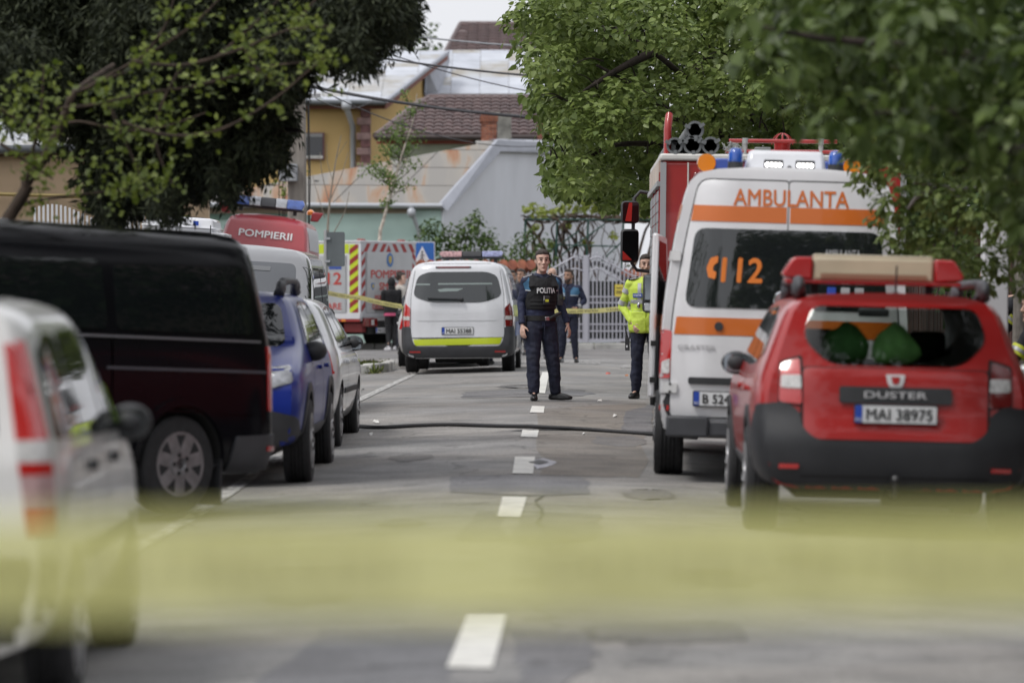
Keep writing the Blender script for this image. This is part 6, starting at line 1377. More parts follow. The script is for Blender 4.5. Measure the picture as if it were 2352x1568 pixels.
    if legs is not None:
        q = MB(); h = V_['hip']; f = trouser_fit
        q.erings([(h.x, h.y, h.z+.09*k, .168*k*wide, .118*k), (h.x, h.y, h.z, .182*k*wide, .128*k), (h.x, h.y, h.z-.10*k, .172*k*wide, .12*k)], 18)
        for s in ('L', 'R'):
            limb(q, V_['hip'+s]+Vector((0, 0, -.02)), V_['knee'+s], .100*k*f, .076*k*f, .094*k*f); limb(q, V_['knee'+s], lerpc('knee'+s, 'ank'+s, .98), .075*k*f, (.062 if not boots else .056)*k*f, .072*k*f)
        tr = remesh(q, 'trousers', voxel, legs, t, .015*k, 8, 2, 8.7, (1, 1, .9))
    for s in ('L', 'R'):
        a, b = V_['ank'+s], V_['toe'+s]; d = Vector((b.x-a.x, b.y-a.y, 0)); d = d.normalized() if d.length > .01 else Vector((0, -1, 0)); sd = Vector((-d.y, d.x, 0))
        q = MB(); zb = max(.0, b.z-.03*k); fl = lambda u, s2, z: a+d*u*k*.92+sd*s2*k*.92+Vector((0, 0, zb-a.z+z*k))
        for lv in (((-.085, .036), (.0, .042), (.10, .052), (.18, .050), (.215, .03)),):
            prof = []
            for z, e in ((0, .0), (.03, .002), (.045, -.004)): prof.append([fl(u, w_+e, z) for u, w_ in lv]+[fl(.235, 0, z)]+[fl(u, -w_-e, z) for u, w_ in lv[::-1]]+[fl(-.10, 0, z)])
            up_ = [fl(u*.96, w_*.82, z) for (u, w_), z in zip(lv, (.115, .125, .10, .08, .06))]+[fl(.215, 0, .055)]+[fl(u*.96, -w_*.82, z) for (u, w_), z in zip(lv[::-1], (.06, .08, .10, .125, .115))]+[fl(-.078, 0, .10)]
            prof.append(up_); q.rings(prof)
        q.tube([a+Vector((0, 0, -.04*k))-d*.01, a+Vector((0, 0, .03*k)), a+Vector((0, 0, (.17 if boots else .06)*k))], [.05*k, .046*k, (.054 if boots else .044)*k], 12)
        sh = q.build('shoe', shoes, t, 180, bevel=0); sm_ = sh.modifiers.new('s', 'SUBSURF'); sm_.levels = 1; sm_.render_levels = 1
    return t, k, V_, jk, hp

def bvh_obj(o): return bvh_of(o.data)
def policefit(t, k, V_, jk, txt=True):
    pass

# --- officer standing on the centre line
o1p = P(1246, 920, 45.6); o1 = (o1p.x, 45.6, G(o1p.x, 45.6))
t, k, V_, jk, hp = person('police officer in black POLITIA vest standing on the centre line, looking at us', o1, R(17), 1.785,
    dict(hip=(-.03, 0, .96), hipL=(-.125, 0, .94), hipR=(.065, 0, .945), kneeL=(-.135, -.07, .51), kneeR=(.125, -.01, .51), ankL=(-.135, -.09, .09), ankR=(.17, .03, .09), toeL=(-.19, -.29, .03), toeR=(.34, -.06, .03),
         neck=(-.015, .015, 1.51), shL=(-.195, .01, 1.44), shR=(.165, .01, 1.44), elL=(-.255, .05, 1.16), elR=(.245, .10, 1.17), wrL=(-.275, -.07, .905), wrR=(.31, -.01, .91), head=(-.005, -.015, 1.668)),
    skin=0, voxel=.010, top=NAVY2, legs=NAVY, head_yaw=R(-8), wide=1.0, curl=.45, trouser_fit=1.14)
q = MB(); h, n_ = V_['hip'], V_['neck']; L = []
for f, rx, ry in ((.22, .18, .138), (.30, .19, .150), (.55, .198, .162), (.76, .19, .158), (.86, .175, .14), (.93, .15, .12)):
    c = h+(n_-h)*f; L.append((c.x, c.y-.008, c.z, rx*k, ry*k))
q.erings(L, 22)
for s in (-1, 1): q.tube([Vector((V_['neck'].x+s*.135, -.12, V_['neck'].z-.16)), Vector((V_['neck'].x+s*.115, -.04, V_['neck'].z-.035)), Vector((V_['neck'].x+s*.11, .05, V_['neck'].z-.04)), Vector((V_['neck'].x+s*.13, .12, V_['neck'].z-.18))], [(.055, .03)]*4, 10)
vest = remesh(q, 'vest', .009, VESTM, t, .003, 14, 2); vb = bvh_obj(vest)
cx = V_['neck'].x
MB().tube([(cx-.075, -.085, n_.z-.02), (cx, -.118, n_.z-.07), (cx+.075, -.085, n_.z-.02)], .012, 8).build('collar', NAVY, t, 60)
panel('chest_panel', vb, rrect(cx-.13, 1.27*k, cx+.16, 1.36*k, .01), '-y', VESTM, t, .008, .008, .05)
text_on('lettering', vb, 'POLITIA', .062, (cx+.012, 1.315*k), '-y', PLW, t, width=.215, bold=.03, off=.022)
for z in (1.20, 1.155, 1.11, 1.065, 1.02): panel('webbing', vb, rrect(cx-.16, (z-.013)*k, cx+.17, (z+.013)*k, .004), '-y', M('webbing', (.014, .0145, .016), .7), t, .007, .005, .05)
bc_ = MB().box((cx-.0, -.215*k, 1.20*k), (.075, .04, .10)).build('body_camera', PLS, t, bevel=.008); MB().box((cx+.0, -.24*k, 1.195*k), (.04, .006, .028)).build('camera_label', M('label_yellow', (.6, .6, .05), .5), bc_); MB().box((cx-.036, -.237*k, 1.225*k), (.006, .004, .05)).build('camera_edge', PIP, bc_)
rd = MB().box((cx+.175, -.195*k, 1.205*k), (.06, .035, .13)).tube([(cx+.16, -.19, 1.26*k), (cx+.155, -.18, 1.38*k)], .007, 6).build('radio', PLS, t, bevel=.006); MB().box((cx+.178, -.216*k, 1.235*k), (.035, .004, .035)).build('radio_screen', M('lcd', (.05, .08, .06), .2), rd)
jb = bvh_obj(jk)
for s in (-1, 1):
    sx = V_['shR' if s > 0 else 'shL'].x
    panel('yoke', jb, [(sx-s*.085, 1.455*k), (sx-s*.01, 1.47*k), (sx+s*.055, 1.40*k), (sx+s*.03, 1.315*k), (sx-s*.075, 1.30*k)], '-y', SKYB, t, .006, .004, .04)
    panel('piping', jb, [(sx+s*.03, 1.315*k), (sx-s*.075, 1.30*k), (sx-s*.076, 1.31*k), (sx+s*.03, 1.326*k)], '-y', PIP, t, .011, .003, .03)
    MB().box((sx-s*.015, 0, 1.515*k), (.13, .055, .012), Matrix.Rotation(s*.33, 3, 'Y')).build('epaulette', NAVY, t, bevel=.004).location.z -= .02
    MB().box((sx-s*.0, -.03, 1.508*k), (.11, .008, .012), Matrix.Rotation(s*.33, 3, 'Y')).build('epaulette_trim', PIP, t).location.z -= .018
bz = .985*k; MB().erings([(h.x, h.y, bz-.03, .196*k, .142*k), (h.x, h.y, bz+.03, .197*k, .143*k)], 24).build('belt', BELT, t, 60)
MB().box((cx+.03, -.15*k, bz-.005), (.055, .012, .045)).build('buckle', CHR, t, bevel=.004); MB().tube([(cx+.06, -.16, bz), (cx+.13, -.155, bz+.035), (cx+.2, -.12, bz+.06)], [.016, .02, .022], 8).build('torch', PLS, t, 60)
MB().box((h.x-.21*k, -.02, bz-.07), (.05, .09, .2)).build('holster', PLS, t, bevel=.012); MB().box((h.x-.20*k, .0, .80*k), (.04, .13, .16)).build('thigh_pocket', NAVY, t, bevel=.02)
MB().box((h.x+.02, -.128*k, .86*k), (.012, .012, .16)).build('fly_seam', NAVY, t, bevel=.004)
for s in ('L', 'R'):
    a = V_['wr'+s].lerp(V_['el'+s], .1); d_ = (V_['wr'+s]-V_['el'+s]).normalized(); MB().tube([a-d_*.03, a+d_*.01], .043*k, 12).build('cuff', NAVY2, t, 60)

# --- officer with his hands in his vest, in front of the gate
def jacket_bits(t, k, V_, jk, hz=True):
    jb = bvh_obj(jk); cx = V_['neck'].x; sL, sR = V_['shL'].x, V_['shR'].x
    panel('yoke', jb, [(sL-.01, 1.44*k), (cx-.06, 1.47*k), (cx-.045, 1.30*k), (sL-.0, 1.31*k), (sL-.035, 1.36*k)], '-y', SKYB, t, .006, .004, .05)
    panel('yoke', jb, [(sR+.01, 1.44*k), (cx+.06, 1.47*k), (cx+.05, 1.30*k), (sR+.0, 1.31*k), (sR+.035, 1.36*k)], '-y', SKYB, t, .006, .004, .05)
    for a, b in ((sL, cx-.045), (cx+.05, sR)): panel('piping', jb, [(a, 1.295*k), (b, 1.29*k), (b, 1.302*k), (a, 1.308*k)], '-y', PIP, t, .009, .003, .05)
    text_on('lettering', jb, 'POLITIA', .03, ((sL+cx)/2-.01, 1.335*k), '-y', PLW, t, width=.10, bold=.03, off=.016)
    panel('zip', jb, [(cx-.004, .98*k), (cx+.004, .98*k), (cx+.004, 1.44*k), (cx-.004, 1.44*k)], '-y', UND, t, .006, .002, .05)
    for s in (-1, 1):
        q = MB(); q.slab([(cx+s*.012, -.10, 1.50*k), (cx+s*.075, -.06, 1.535*k), (cx+s*.10, -.075, 1.46*k), (cx+s*.055, -.125, 1.42*k)], (0, -.008, .0)); q.build('collar', NAVY2, t)
        MB().box((cx+s*.15, .0, 1.49*k), (.11, .05, .012), Matrix.Rotation(s*.3, 3, 'Y')).build('epaulette', M('epaulette_lilac', (.2, .2, .3), .7), t, bevel=.004)
    h = V_['hip']; MB().erings([(h.x, h.y, 1.0*k, .195*k, .137*k), (h.x, h.y, 1.05*k, .195*k, .137*k)], 22).build('belt', BELT, t, 60)
    b_ = MB().box((sL+.10, -.155*k, 1.24*k), (.06, .03, .08)).build('body_camera', PLS, t, bevel=.008); MB().box((sL+.10, -.173*k, 1.245*k), (.04, .006, .02)).build('camera_label', MATS['label_yellow'], b_)
    for s in (-1, 1): MB().box((h.x+s*.19*k, -.01, .95*k), (.05, .1, .15)).build('holster', PLS, t, bevel=.012)
p_ = P(1306, 832, 73.0); t, k, V_, jk, hp = person('police officer in navy jacket with blue yoke, hands tucked in his pockets before the gate', (p_.x, 73, G(p_.x, 73)), R(-8), 1.77,
    dict(elL=(-.31, .05, 1.19), elR=(.31, .05, 1.19), wrL=(-.175, -.135, 1.06), wrR=(.175, -.135, 1.06), ankL=(-.14, .02, .09), ankR=(.14, .02, .09), toeL=(-.19, -.19, .03), toeR=(.19, -.19, .03)), 1, .013, NAVY2, .86, NAVY, boots=True, head_yaw=R(-22), curl=.9, beard=True, wide=1.06)
jacket_bits(t, k, V_, jk)
for s in (-1, 1): MB().tube([(s*.20*k, -.13, 1.08*k), (s*.235*k, -.09, 1.10*k)], .044*k, 10).build('cuff', REFL, t, 60)

# --- bald man behind him
p_ = P(1268, 830, 76); t, k, V_, jk, hp = person('bald man in dark navy clothes standing behind the officer in black vest', (p_.x, 76, G(p_.x, 76)), R(6), 1.80, {}, 2, .014, NAVY2, .86, NAVY, hair='none', head_yaw=R(5), boots=True)
# --- officer in hi-vis vest in profile, right beside the police van
p_ = P(1171, 832, 72.2); t, k, V_, jk, hp = person('officer in yellow safety vest seen in profile beside the police van', (p_.x, 72.2, G(p_.x, 72.2)), R(72), 1.76, dict(elL=(-.26, .0, 1.17), wrL=(-.23, -.2, 1.08)), 1, .013, NAVY, .86, NAVY, hair='short', beard=True, boots=True)
q = MB(); h, n_ = V_['hip'], V_['neck']; q.erings([((h+(n_-h)*f).x, (h+(n_-h)*f).y, (h+(n_-h)*f).z, rx*k, ry*k) for f, rx, ry in ((.10, .215, .155), (.32, .205, .15), (.6, .215, .16), (.82, .215, .15), (.95, .13, .1))], 20); vs_ = q.build('safety_vest', HIVIS, t, 180, sub=1)
for z in (1.08, 1.22): MB().erings([(0, 0, (z-.025)*k, .226*k, .168*k), (0, 0, (z+.025)*k, .226*k, .168*k)], 22).build('reflective_band', REFL, t, 60)
# --- dark haired head behind, further away
p_ = P(1197, 828, 80); person('dark haired person mostly hidden behind the shoulder of the officer in black vest', (p_.x, 80, G(p_.x, 80)), R(-25), 1.79, {}, 1, .016, NAVY, .86, NAVY, boots=True)
# --- people whose shoes show under the van
p_ = P(1068, 828, 73); person('person hidden behind the police van, dark shoes showing under it', (p_.x, 73, G(p_.x, 73)), R(60), 1.70, {}, 1, .016, NAVY, .86, NAVY)
p_ = P(1120, 830, 72); person('second person hidden behind the police van, black shoes pointing left', (p_.x, 72, G(p_.x, 72)), R(-70), 1.70, {}, 1, .016, NAVY, .86, NAVY)
# --- man in hi-vis jacket by the fire engine
p_ = P(1485, 925, 47.4); t, k, V_, jk, hp = person('man in bright yellow police jacket beside the fire engine, radio at his hip', (p_.x, 47.6, G(p_.x, 47.6)), R(-4), 1.78,
    dict(elL=(-.31, .06, 1.16), wrL=(-.17, -.09, .95), elR=(.30, .05, 1.16), wrR=(.17, -.09, .95), kneeL=(-.12, -.01, .51), ankL=(-.13, .03, .09), toeL=(-.20, -.19, .03), ankR=(.10, .02, .09), toeR=(.12, -.2, .03)), 2, .011, HIVIS, .86, NAVY, hair='short', head_yaw=R(5), curl=.9, wide=1.12)
jb = bvh_obj(jk); h = V_['hip']; cx = V_['neck'].x
q = MB(); q.erings([(h.x, h.y, 1.10*k, .215*k, .160*k), (h.x, h.y, .98*k, .232*k, .172*k), (h.x, h.y, .86*k, .225*k, .165*k), (h.x, h.y, .83*k, .212*k, .15*k)], 24); remesh(q, 'jacket_skirt', .012, HIVIS, t, .008, 11, 2)
for x0, x1, z0, z1 in ((-.10, -.055, 1.22, 1.45), (.055, .10, 1.22, 1.45)): panel('reflective_band', jb, [(cx+x0, z0*k), (cx+x1, z0*k), (cx+x1, z1*k), (cx+x0, z1*k)], '-y', REFL, t, .006, .004, .05)
for z in (1.22, 1.08): panel('reflective_band', jb, [(cx-.19, (z-.025)*k), (cx+.19, (z-.025)*k), (cx+.19, (z+.025)*k), (cx-.19, (z+.025)*k)], '-y', REFL, t, .007, .004, .05)
for f in (.35, .85):
    for s in ('L', 'R'):
        a = V_['sh'+s].lerp(V_['el'+s], f); d_ = (V_['el'+s]-V_['sh'+s]).normalized(); MB().tube([a-d_*.03, a+d_*.03], .074*k-.012*f, 14).build('sleeve_band', REFL, t, 60)
panel('name_tag', jb, rrect(cx-.16, 1.27*k, cx-.04, 1.325*k, .006), '-y', M('tag_blue', (.05, .10, .35), .5), t, .011, .004, .05); text_on('lettering', jb, 'POLITIA', .028, (cx-.10, 1.298*k), '-y', PLW, t, width=.095, bold=.02, off=.02)
MB().ell((cx-.085, -.165*k, 1.17*k), (.022, .01, .035), 10, 8).build('badge', CHR, t, 180)
for s in (-1, 1): MB().box((V_['shL' if s < 0 else 'shR'].x+s*-.03, -.02, 1.515*k), (.13, .06, .014), Matrix.Rotation(s*.33, 3, 'Y')).build('epaulette', NAVY, t, bevel=.004); MB().box((V_['shL' if s < 0 else 'shR'].x+s*-.03, -.055, 1.512*k), (.08, .006, .01), Matrix.Rotation(s*.33, 3, 'Y')).build('epaulette_trim', PIP, t)
MB().tube([(cx, -.165*k, .86*k), (cx, -.17*k, 1.4*k)], .006, 6).build('zip', M('zip_yellow', (.36, .5, .02), .5), t)
rd = MB().box((-.235*k, -.03, .69*k), (.055, .04, .16)).tube([(-.235*k, -.03, .77*k), (-.27*k, -.03, .92*k)], [.013, .007], 8).build('radio', PLS, t, bevel=.008); MB().box((-.24*k, -.052, .66*k), (.02, .004, .03)).build('radio_label', PIP, rd)
# --- woman in black hoodie, and a curly-haired person, left of the police van
p_ = P(899, 803, 85.0); t, k, V_, jk, hp = person('woman in black hoodie with pink hem, her back to us, left of the police van', (p_.x, 85, G(p_.x, 85)), R(200), 1.62, dict(elL=(-.24, -.02, 1.17), wrL=(-.12, -.2, 1.08), elR=(.24, -.02, 1.17), wrR=(.12, -.2, 1.08), ankL=(-.07, .02, .09), ankR=(.09, .06, .09), kneeL=(-.08, -.01, .51), kneeR=(.09, 0, .51)), 0, .014, M('hoodie_black', (.008, .008, .010), .85, bump=.3, bscale=20), .86, M('leggings_black', (.006, .006, .008), .7), shoes=M('shoe_pale', (.55, .54, .56), .6), hair='none', trouser_fit=.88)
q = MB(); q.ell(hp(0, .012, .005), (.1*k, .125*k, .14*k), 16, 12); q.ell(hp(0, .05, -.12), (.1*k, .07*k, .07*k), 12, 8); remesh(q, 'hood', .012, MATS['hoodie_black'], t, .006, 12, 2)
q = MB(); h = V_['hip']; q.erings([(h.x, h.y, .93*k, .19*k, .135*k), (h.x, h.y, .86*k, .195*k, .14*k)], 20); q.build('shirt_hem', M('pink_cotton', (.50, .08, .17), .8), t, 60)
for s in ('L', 'R'): MB().tube([V_['ank'+s]+Vector((0, 0, .0)), V_['ank'+s]+Vector((0, 0, .11*k))], .042*k, 10).build('bare_ankle', SKIN[0], t, 60)
p_ = P(921, 803, 86.2); person('curly haired person in pale top beyond the woman in black hoodie', (p_.x, 86.2, G(p_.x, 86.2)), R(70), 1.72, {}, 0, .016, M('top_pale', (.5, .47, .43), .8), .86, NAVY, hair='curly')
# --- firefighters crouching at the right edge
FIRE = M('turnout_navy', (.011, .012, .018), .8, vary=.3, vscale=12, bump=.4, bscale=22); YB = M('band_yellow', (.55, .60, .04), .5)
def fireman(label, loc, rz, J, H=1.8, hair='none', skin=2):
    t, k, V_, jk, hp = person(label, loc, rz, H, J, skin, .012, FIRE, .86, FIRE, hair=hair, boots=True, wide=1.2, trouser_fit=1.15)
    for s in ('L', 'R'):
        for (a, b, f, r_) in (('sh', 'el', .62, .083), ('el', 'wr', .72, .062), ('knee', 'ank', .35, .096)):
            c = V_[a+s].lerp(V_[b+s], f); d_ = (V_[b+s]-V_[a+s]).normalized()
            MB().tube([c-d_*.045, c+d_*.045], r_*k, 14).build('yellow_band', YB, t, 60); MB().tube([c-d_*.016, c+d_*.016], (r_+.003)*k, 14).build('silver_band', REFL, t, 60)
    c = V_['hip'].lerp(V_['neck'], .3); MB().erings([(c.x, c.y, c.z-.03, .225*k, .165*k), (c.x, c.y+.005, c.z+.03, .225*k, .165*k)], 22).build('yellow_band', YB, t, 60)
    return t, k, V_, jk, hp
p_ = P(2377, 700, 33.6)
t, k, V_, jk, hp = fireman('firefighter in dark turnout gear with yellow bands crouching at the right edge', (p_.x+.06, 33.6, soft(3, 33.6)+.1), R(-62),
    dict(hip=(0, .22, .62), hipL=(-.11, .22, .60), hipR=(.11, .22, .60), kneeL=(-.15, -.20, .62), kneeR=(.15, -.20, .58), ankL=(-.15, .02, .09), ankR=(.15, .06, .09), toeL=(-.16, -.2, .03), toeR=(.16, -.16, .03), chest=(0, .1, .95), neck=(0, .0, 1.16), shL=(-.21, .03, 1.09), shR=(.21, .03, 1.09), elL=(-.25, -.16, .80), elR=(.25, -.16, .80), wrL=(-.12, -.36, .72), wrR=(.12, -.36, .72), head=(0, -.10, 1.30)))
text_on('lettering', bvh_obj(jk), 'POMPIERI', .05, (.0, .98), '+y', REFL, t, width=.3, bold=.03, off=.03, mirror=True)
p_ = P(2372, 700, 38)
fireman('second firefighter in dark gear bending behind the crouching one at the right edge', (p_.x, 38, soft(3, 38)+.1), R(-115),
    dict(hip=(0, .15, .92), hipL=(-.1, .15, .9), hipR=(.1, .15, .9), neck=(0, -.22, 1.30), shL=(-.21, -.17, 1.24), shR=(.21, -.17, 1.24), elL=(-.27, -.34, 1.02), elR=(.27, -.34, 1.02), wrL=(-.15, -.5, .92), wrR=(.15, -.5, .92), head=(0, -.38, 1.36), kneeL=(-.12, -.02, .5), kneeR=(.12, -.02, .5)))
p_ = P(2286, 700, 39.5); fireman('firefighter in dark gear half hidden left of the white gatepost', (p_.x-.08, 39.5, soft(3, 38)+.1), R(-60), {}, 1.60)

# ---------------------------------------------------------------- vegetation
TPL = {'heart': (np.array([[0, 0, 0], [-.42, .10, .05], [-.40, .52, .07], [0, 1.05, -.03], [.40, .52, .07], [.42, .10, .05], [0, .5, -.03]]), [(0, 6, 2, 1), (6, 3, 2), (0, 5, 4, 6), (6, 4, 3)]),
       'oval': (np.array([[0, 0, 0], [-.30, .45, .07], [0, 1, -.04], [.30, .45, .07]]), [(0, 2, 1), (0, 3, 2)]),
       'needle': (np.array([[0, 0, 0], [-.13, .4, .04], [0, 1, -.02], [.13, .4, .04]]), [(0, 2, 1), (0, 3, 2)]),
       'blade': (np.array([[-.09, 0, 0], [.09, 0, 0], [.05, 1, 0], [-.05, 1, .02]]), [(0, 1, 2, 3)]),
       'maple': (np.array([[0, 0, 0], [-.5, .25, .06], [-.25, .45, .02], [-.42, .85, .08], [0, 1.1, -.05], [.42, .85, .08], [.25, .45, .02], [.5, .25, .06]]), [(0, 2, 1), (0, 4, 3, 2), (0, 6, 5, 4), (0, 7, 6)])}
def unit(a): return a/np.maximum(1e-9, np.linalg.norm(a, axis=1))[:, None]
def leaf_mesh(name, pos, nrm, tip, size, shape, mat, parent, tone=None, kind=None):
    T, F = TPL[shape]; N = len(pos); K = len(T)
    n = unit(nrm); t = unit(tip-(tip*n).sum(1)[:, None]*n); x = np.cross(t, n)
    V = pos[:, None, :] + size[:, None, None]*(T[None, :, 0:1]*x[:, None, :]+T[None, :, 1:2]*t[:, None, :]+T[None, :, 2:3]*n[:, None, :])
    lens = np.array([len(f) for f in F]); flat = np.concatenate([np.array(f) for f in F])
    loops = (flat[None, :]+(np.arange(N)*K)[:, None]).ravel(); tot = np.tile(lens, N); start = np.concatenate([[0], np.cumsum(tot)[:-1]])
    me = bpy.data.meshes.new(name); me.vertices.add(N*K); me.vertices.foreach_set('co', V.astype(np.float32).ravel())
    me.loops.add(len(loops)); me.loops.foreach_set('vertex_index', loops.astype(np.int32)); me.polygons.add(len(tot)); me.polygons.foreach_set('loop_start', start.astype(np.int32)); me.polygons.foreach_set('loop_total', tot.astype(np.int32))
    me.update(calc_edges=True); tone = rng.random(N) if tone is None else tone
    at = me.attributes.new('tone', 'FLOAT', 'POINT'); at.data.foreach_set('value', np.repeat(tone, K).astype(np.float32))
    o = mesh_obj(name, me, mat, parent)
    if kind: o['kind'] = kind
    return o
def rdir(n): return unit(rng.normal(size=(n, 3)))
def clump_leaves(clumps, density, size, droop=.6, upn=.8, shell=.5):
    """clumps: (centre, (rx, ry, rz)); leaves in the outer shell of each"""
    PS, NS, TS, ZS, TO = [], [], [], [], []
    for c, r_ in clumps:
        r_ = np.array(r_); n = max(8, int(density*(r_[0]*r_[1]+r_[1]*r_[2]+r_[0]*r_[2])/3)); d = rdir(n); f = shell+(1-shell)*rng.random(n)**.6
        PS.append(np.array(c)[None]+d*r_[None]*f[:, None]); NS.append(d*.75+np.array([0, 0, upn])[None]+rng.normal(size=(n, 3))*.42)
        TS.append(d*.55+np.array([0, 0, -droop])[None]+rng.normal(size=(n, 3))*.45); ZS.append(size*(.45+.85*rng.random(n))); TO.append(np.clip(rng.random(n)*.75+rng.random()*.25, 0, 1))
    return [np.concatenate(a) for a in (PS, NS, TS, ZS, TO)]
def wp(u, v, Z): q = P(u, v, Z); return np.array([q.x, q.y, q.z])
def branch(parent, pts, r, mat, n=7, name='branch'):
    return MB().tube(cr3(pts, 5), [r[0]+(r[1]-r[0])*i/(5*(len(pts)-1)) for i in range(5*(len(pts)-1)+1)], n).build(name, mat, parent, 60)
def cr3(pts, n=5):
    pts = [Vector(p) for p in pts]; out = []
    for i in range(len(pts)-1):
        p0, p1, p2, p3 = [pts[max(0, min(len(pts)-1, i+k))] for k in (-1, 0, 1, 2)]
        for j in range(n): t = j/n; out.append(.5*((2*p1)+(p2-p0)*t+(2*p0-5*p1+4*p2-p3)*t*t+(3*p1-p0-3*p2+p3)*t**3))
    return out+[pts[-1]]
BARK = M('bark_brown', (.045, .031, .022), .95, vary=.35, vscale=8, stretch=(2, 2, .6), bump=.7, bscale=25); BARKD = M('bark_dark', (.03, .022, .018), .95, vary=.3, vscale=8, bump=.6, bscale=25)
LIND = leafmat('linden_leaf', (.095, .145, .034), (.27, .34, .10), (.38, .44, .24), .38, .42)
DARKL = leafmat('broad_leaf_dark', (.035, .06, .015), (.135, .19, .048), (.34, .40, .20), .4, .34)  # palest leaf tone stands in for highlights
FINE = leafmat('fine_leaf', (.03, .065, .018), (.09, .15, .045), (.18, .26, .07), .32)
CONI = leafmat('conifer_spray', (.012, .018, .009), (.042, .052, .022), None, .12, .75)
SPRING = leafmat('spring_leaf', (.07, .105, .014), (.20, .25, .042), None, .4)
SHRUB = leafmat('shrub_leaf', (.030, .065, .014), (.11, .17, .045), (.2, .28, .08), .28)
VINEL = leafmat('vine_leaf', (.15, .20, .03), (.34, .38, .08), None, .4)

# --- the linden over the fire engine (in focus)
ZL = 51.
edge_shift = 34
lt = root('linden_tree', 'broad linden tree in full leaf hanging over the fire engine', 'tree', (4.6, 53, .1))
lo = np.array(lt.location)
edge = [(1195, 30, 70), (1235, -30, 90), (1250, 75, 85), (1205, 120, 55), (1215, 185, 48), (1268, 150, 70), (1300, 60, 90), (1250, 225, 50), (1300, 215, 75), (1262, 262, 42), (1290, 300, 55), (1300, 345, 60), (1275, 375, 38), (1272, 425, 32), (1300, 440, 22), (1330, 395, 60), (1375, 350, 75), (1385, 430, 45), (1400, 465, 24), (1420, 400, 60), (1455, 440, 50), (1350, 270, 80), (1380, 180, 90), (1370, 90, 90), (1400, -10, 110), (1450, 250, 90), (1470, 340, 85), (1480, 150, 95), (1500, 50, 100), (1540, 240, 90), (1560, 330, 80), (1580, 130, 100), (1600, 20, 110), (1640, 240, 95), (1660, 320, 85), (1680, 130, 110), (1720, 30, 120), (1740, 250, 100), (1760, 340, 80), (1800, 150, 120), (1840, 280, 90), (1850, 40, 130), (1320, -60, 100), (1520, -60, 110), (1700, -60, 110), (1900, 200, 110), (1930, 80, 120), (1510, 430, 50), (1900, 340, 80)]
CL = []
for u, v, r_ in edge:
    Z = ZL+random.uniform(-1.2, 1.6)+max(0, (v-300)/300); u += edge_shift*(u < 1320); s_ = r_*Z/FPX*.92; CL.append((wp(u, v, Z)-lo, (s_, s_*1.1, s_*.8)))
    for _ in range(2):
        a = random.uniform(0, 6.28); rr = r_*random.uniform(.35, .6); CL.append((wp(u+math.cos(a)*r_*.75, v+math.sin(a)*r_*.6, Z-random.uniform(.1, .6))-lo, (rr*Z/FPX, rr*Z/FPX, rr*.75*Z/FPX)))
pos, nr, tp_, sz, tn = clump_leaves(CL, 1450, .090, .7, .9, .5)
leaf_mesh('crown', pos, nr, tp_, sz, 'heart', LIND, lt, tn)
# inner and rear leaf mass of the same crown
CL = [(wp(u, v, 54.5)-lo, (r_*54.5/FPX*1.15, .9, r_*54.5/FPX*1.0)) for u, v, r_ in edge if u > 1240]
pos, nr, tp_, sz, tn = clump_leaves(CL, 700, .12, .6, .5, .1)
leaf_mesh('inner_crown', pos, nr, tp_, sz, 'heart', LIND, lt, tn*.5)  # inner leaves toned darker, the crown's shade put into their colour
MB().tube([(0, 0, 0), (.05, 0, 1.2), (-.05, .05, 2.4), (-.3, 0, 3.6), (-.5, 0, 5.2), (-.4, 0, 7)], [.24, .19, .17, .15, .1, .05], 12).build('trunk', BARKD, lt, 60)
for pts in ([(4.3, 53, 3.0), wp(1700, 330, 52), wp(1560, 270, 51.3), wp(1460, 200, 51), wp(1370, 150, 50.8)], [(4.3, 53, 3.3), wp(1650, 230, 52), wp(1500, 120, 51.2), wp(1400, 60, 51)], [(4.4, 53, 2.6), wp(1740, 370, 52), wp(1600, 345, 51.5), wp(1480, 330, 51.2), wp(1390, 340, 51), wp(1320, 390, 50.9)], [(4.2, 53, 3.8), wp(1800, 200, 52), wp(1750, 60, 51.5)], [wp(1560, 270, 51.3), wp(1480, 290, 51), wp(1400, 280, 50.8)], [wp(1500, 120, 51.2), wp(1420, 160, 50.8), wp(1340, 210, 50.6)]):
    branch(lt, [np.array(p)-lo for p in pts], (.07, .018), BARKD)
for _ in range(60):
    u, v = random.uniform(1260, 1850), random.uniform(60, 420); a = wp(u, v, 50.9); b = wp(u+random.uniform(-70, 20), v+random.uniform(-50, 30), 50.5); branch(lt, [a-lo, (a+b)/2-lo+np.array([0, 0, .05]), b-lo], (.014, .005), BARKD, 5, 'twig')

# --- foreground broadleaf top right, strongly out of focus
ft = root('broadleaf_tree', 'out of focus broadleaf branches with big dark leaves hanging into the upper right corner', 'tree', (6.2, 20.5, .1)); fo = np.array(ft.location); CL = []
for u, v, r_ in [(1720, 40, 42), (1745, 110, 50), (1790, 30, 80), (1800, 150, 55), (1850, 90, 80), (1880, 200, 60), (1850, 260, 35), (1920, 40, 100), (1950, 150, 90), (1960, 260, 70), (2000, 330, 45), (2030, 90, 110), (2040, 220, 90), (2080, 310, 60), (2120, 60, 120), (2140, 190, 110), (2130, 340, 50), (2180, 290, 80), (2230, 90, 120), (2250, 230, 100), (2230, 360, 60), (2290, 330, 80), (2330, 150, 120), (2340, 420, 70), (2350, 280, 110), (2380, 520, 60), (2420, 150, 140), (2440, 380, 120), (1990, -40, 120), (2200, -40, 120), (1820, -40, 80), (1695, 130, 22), (1770, 190, 28), (1900, 290, 30), (2345, 480, 40)]:
    Z = 21.2+random.uniform(-1.2, 1.5); s_ = r_*Z/FPX; CL.append((wp(u, v, Z)-fo, (s_, s_, s_*.85)))
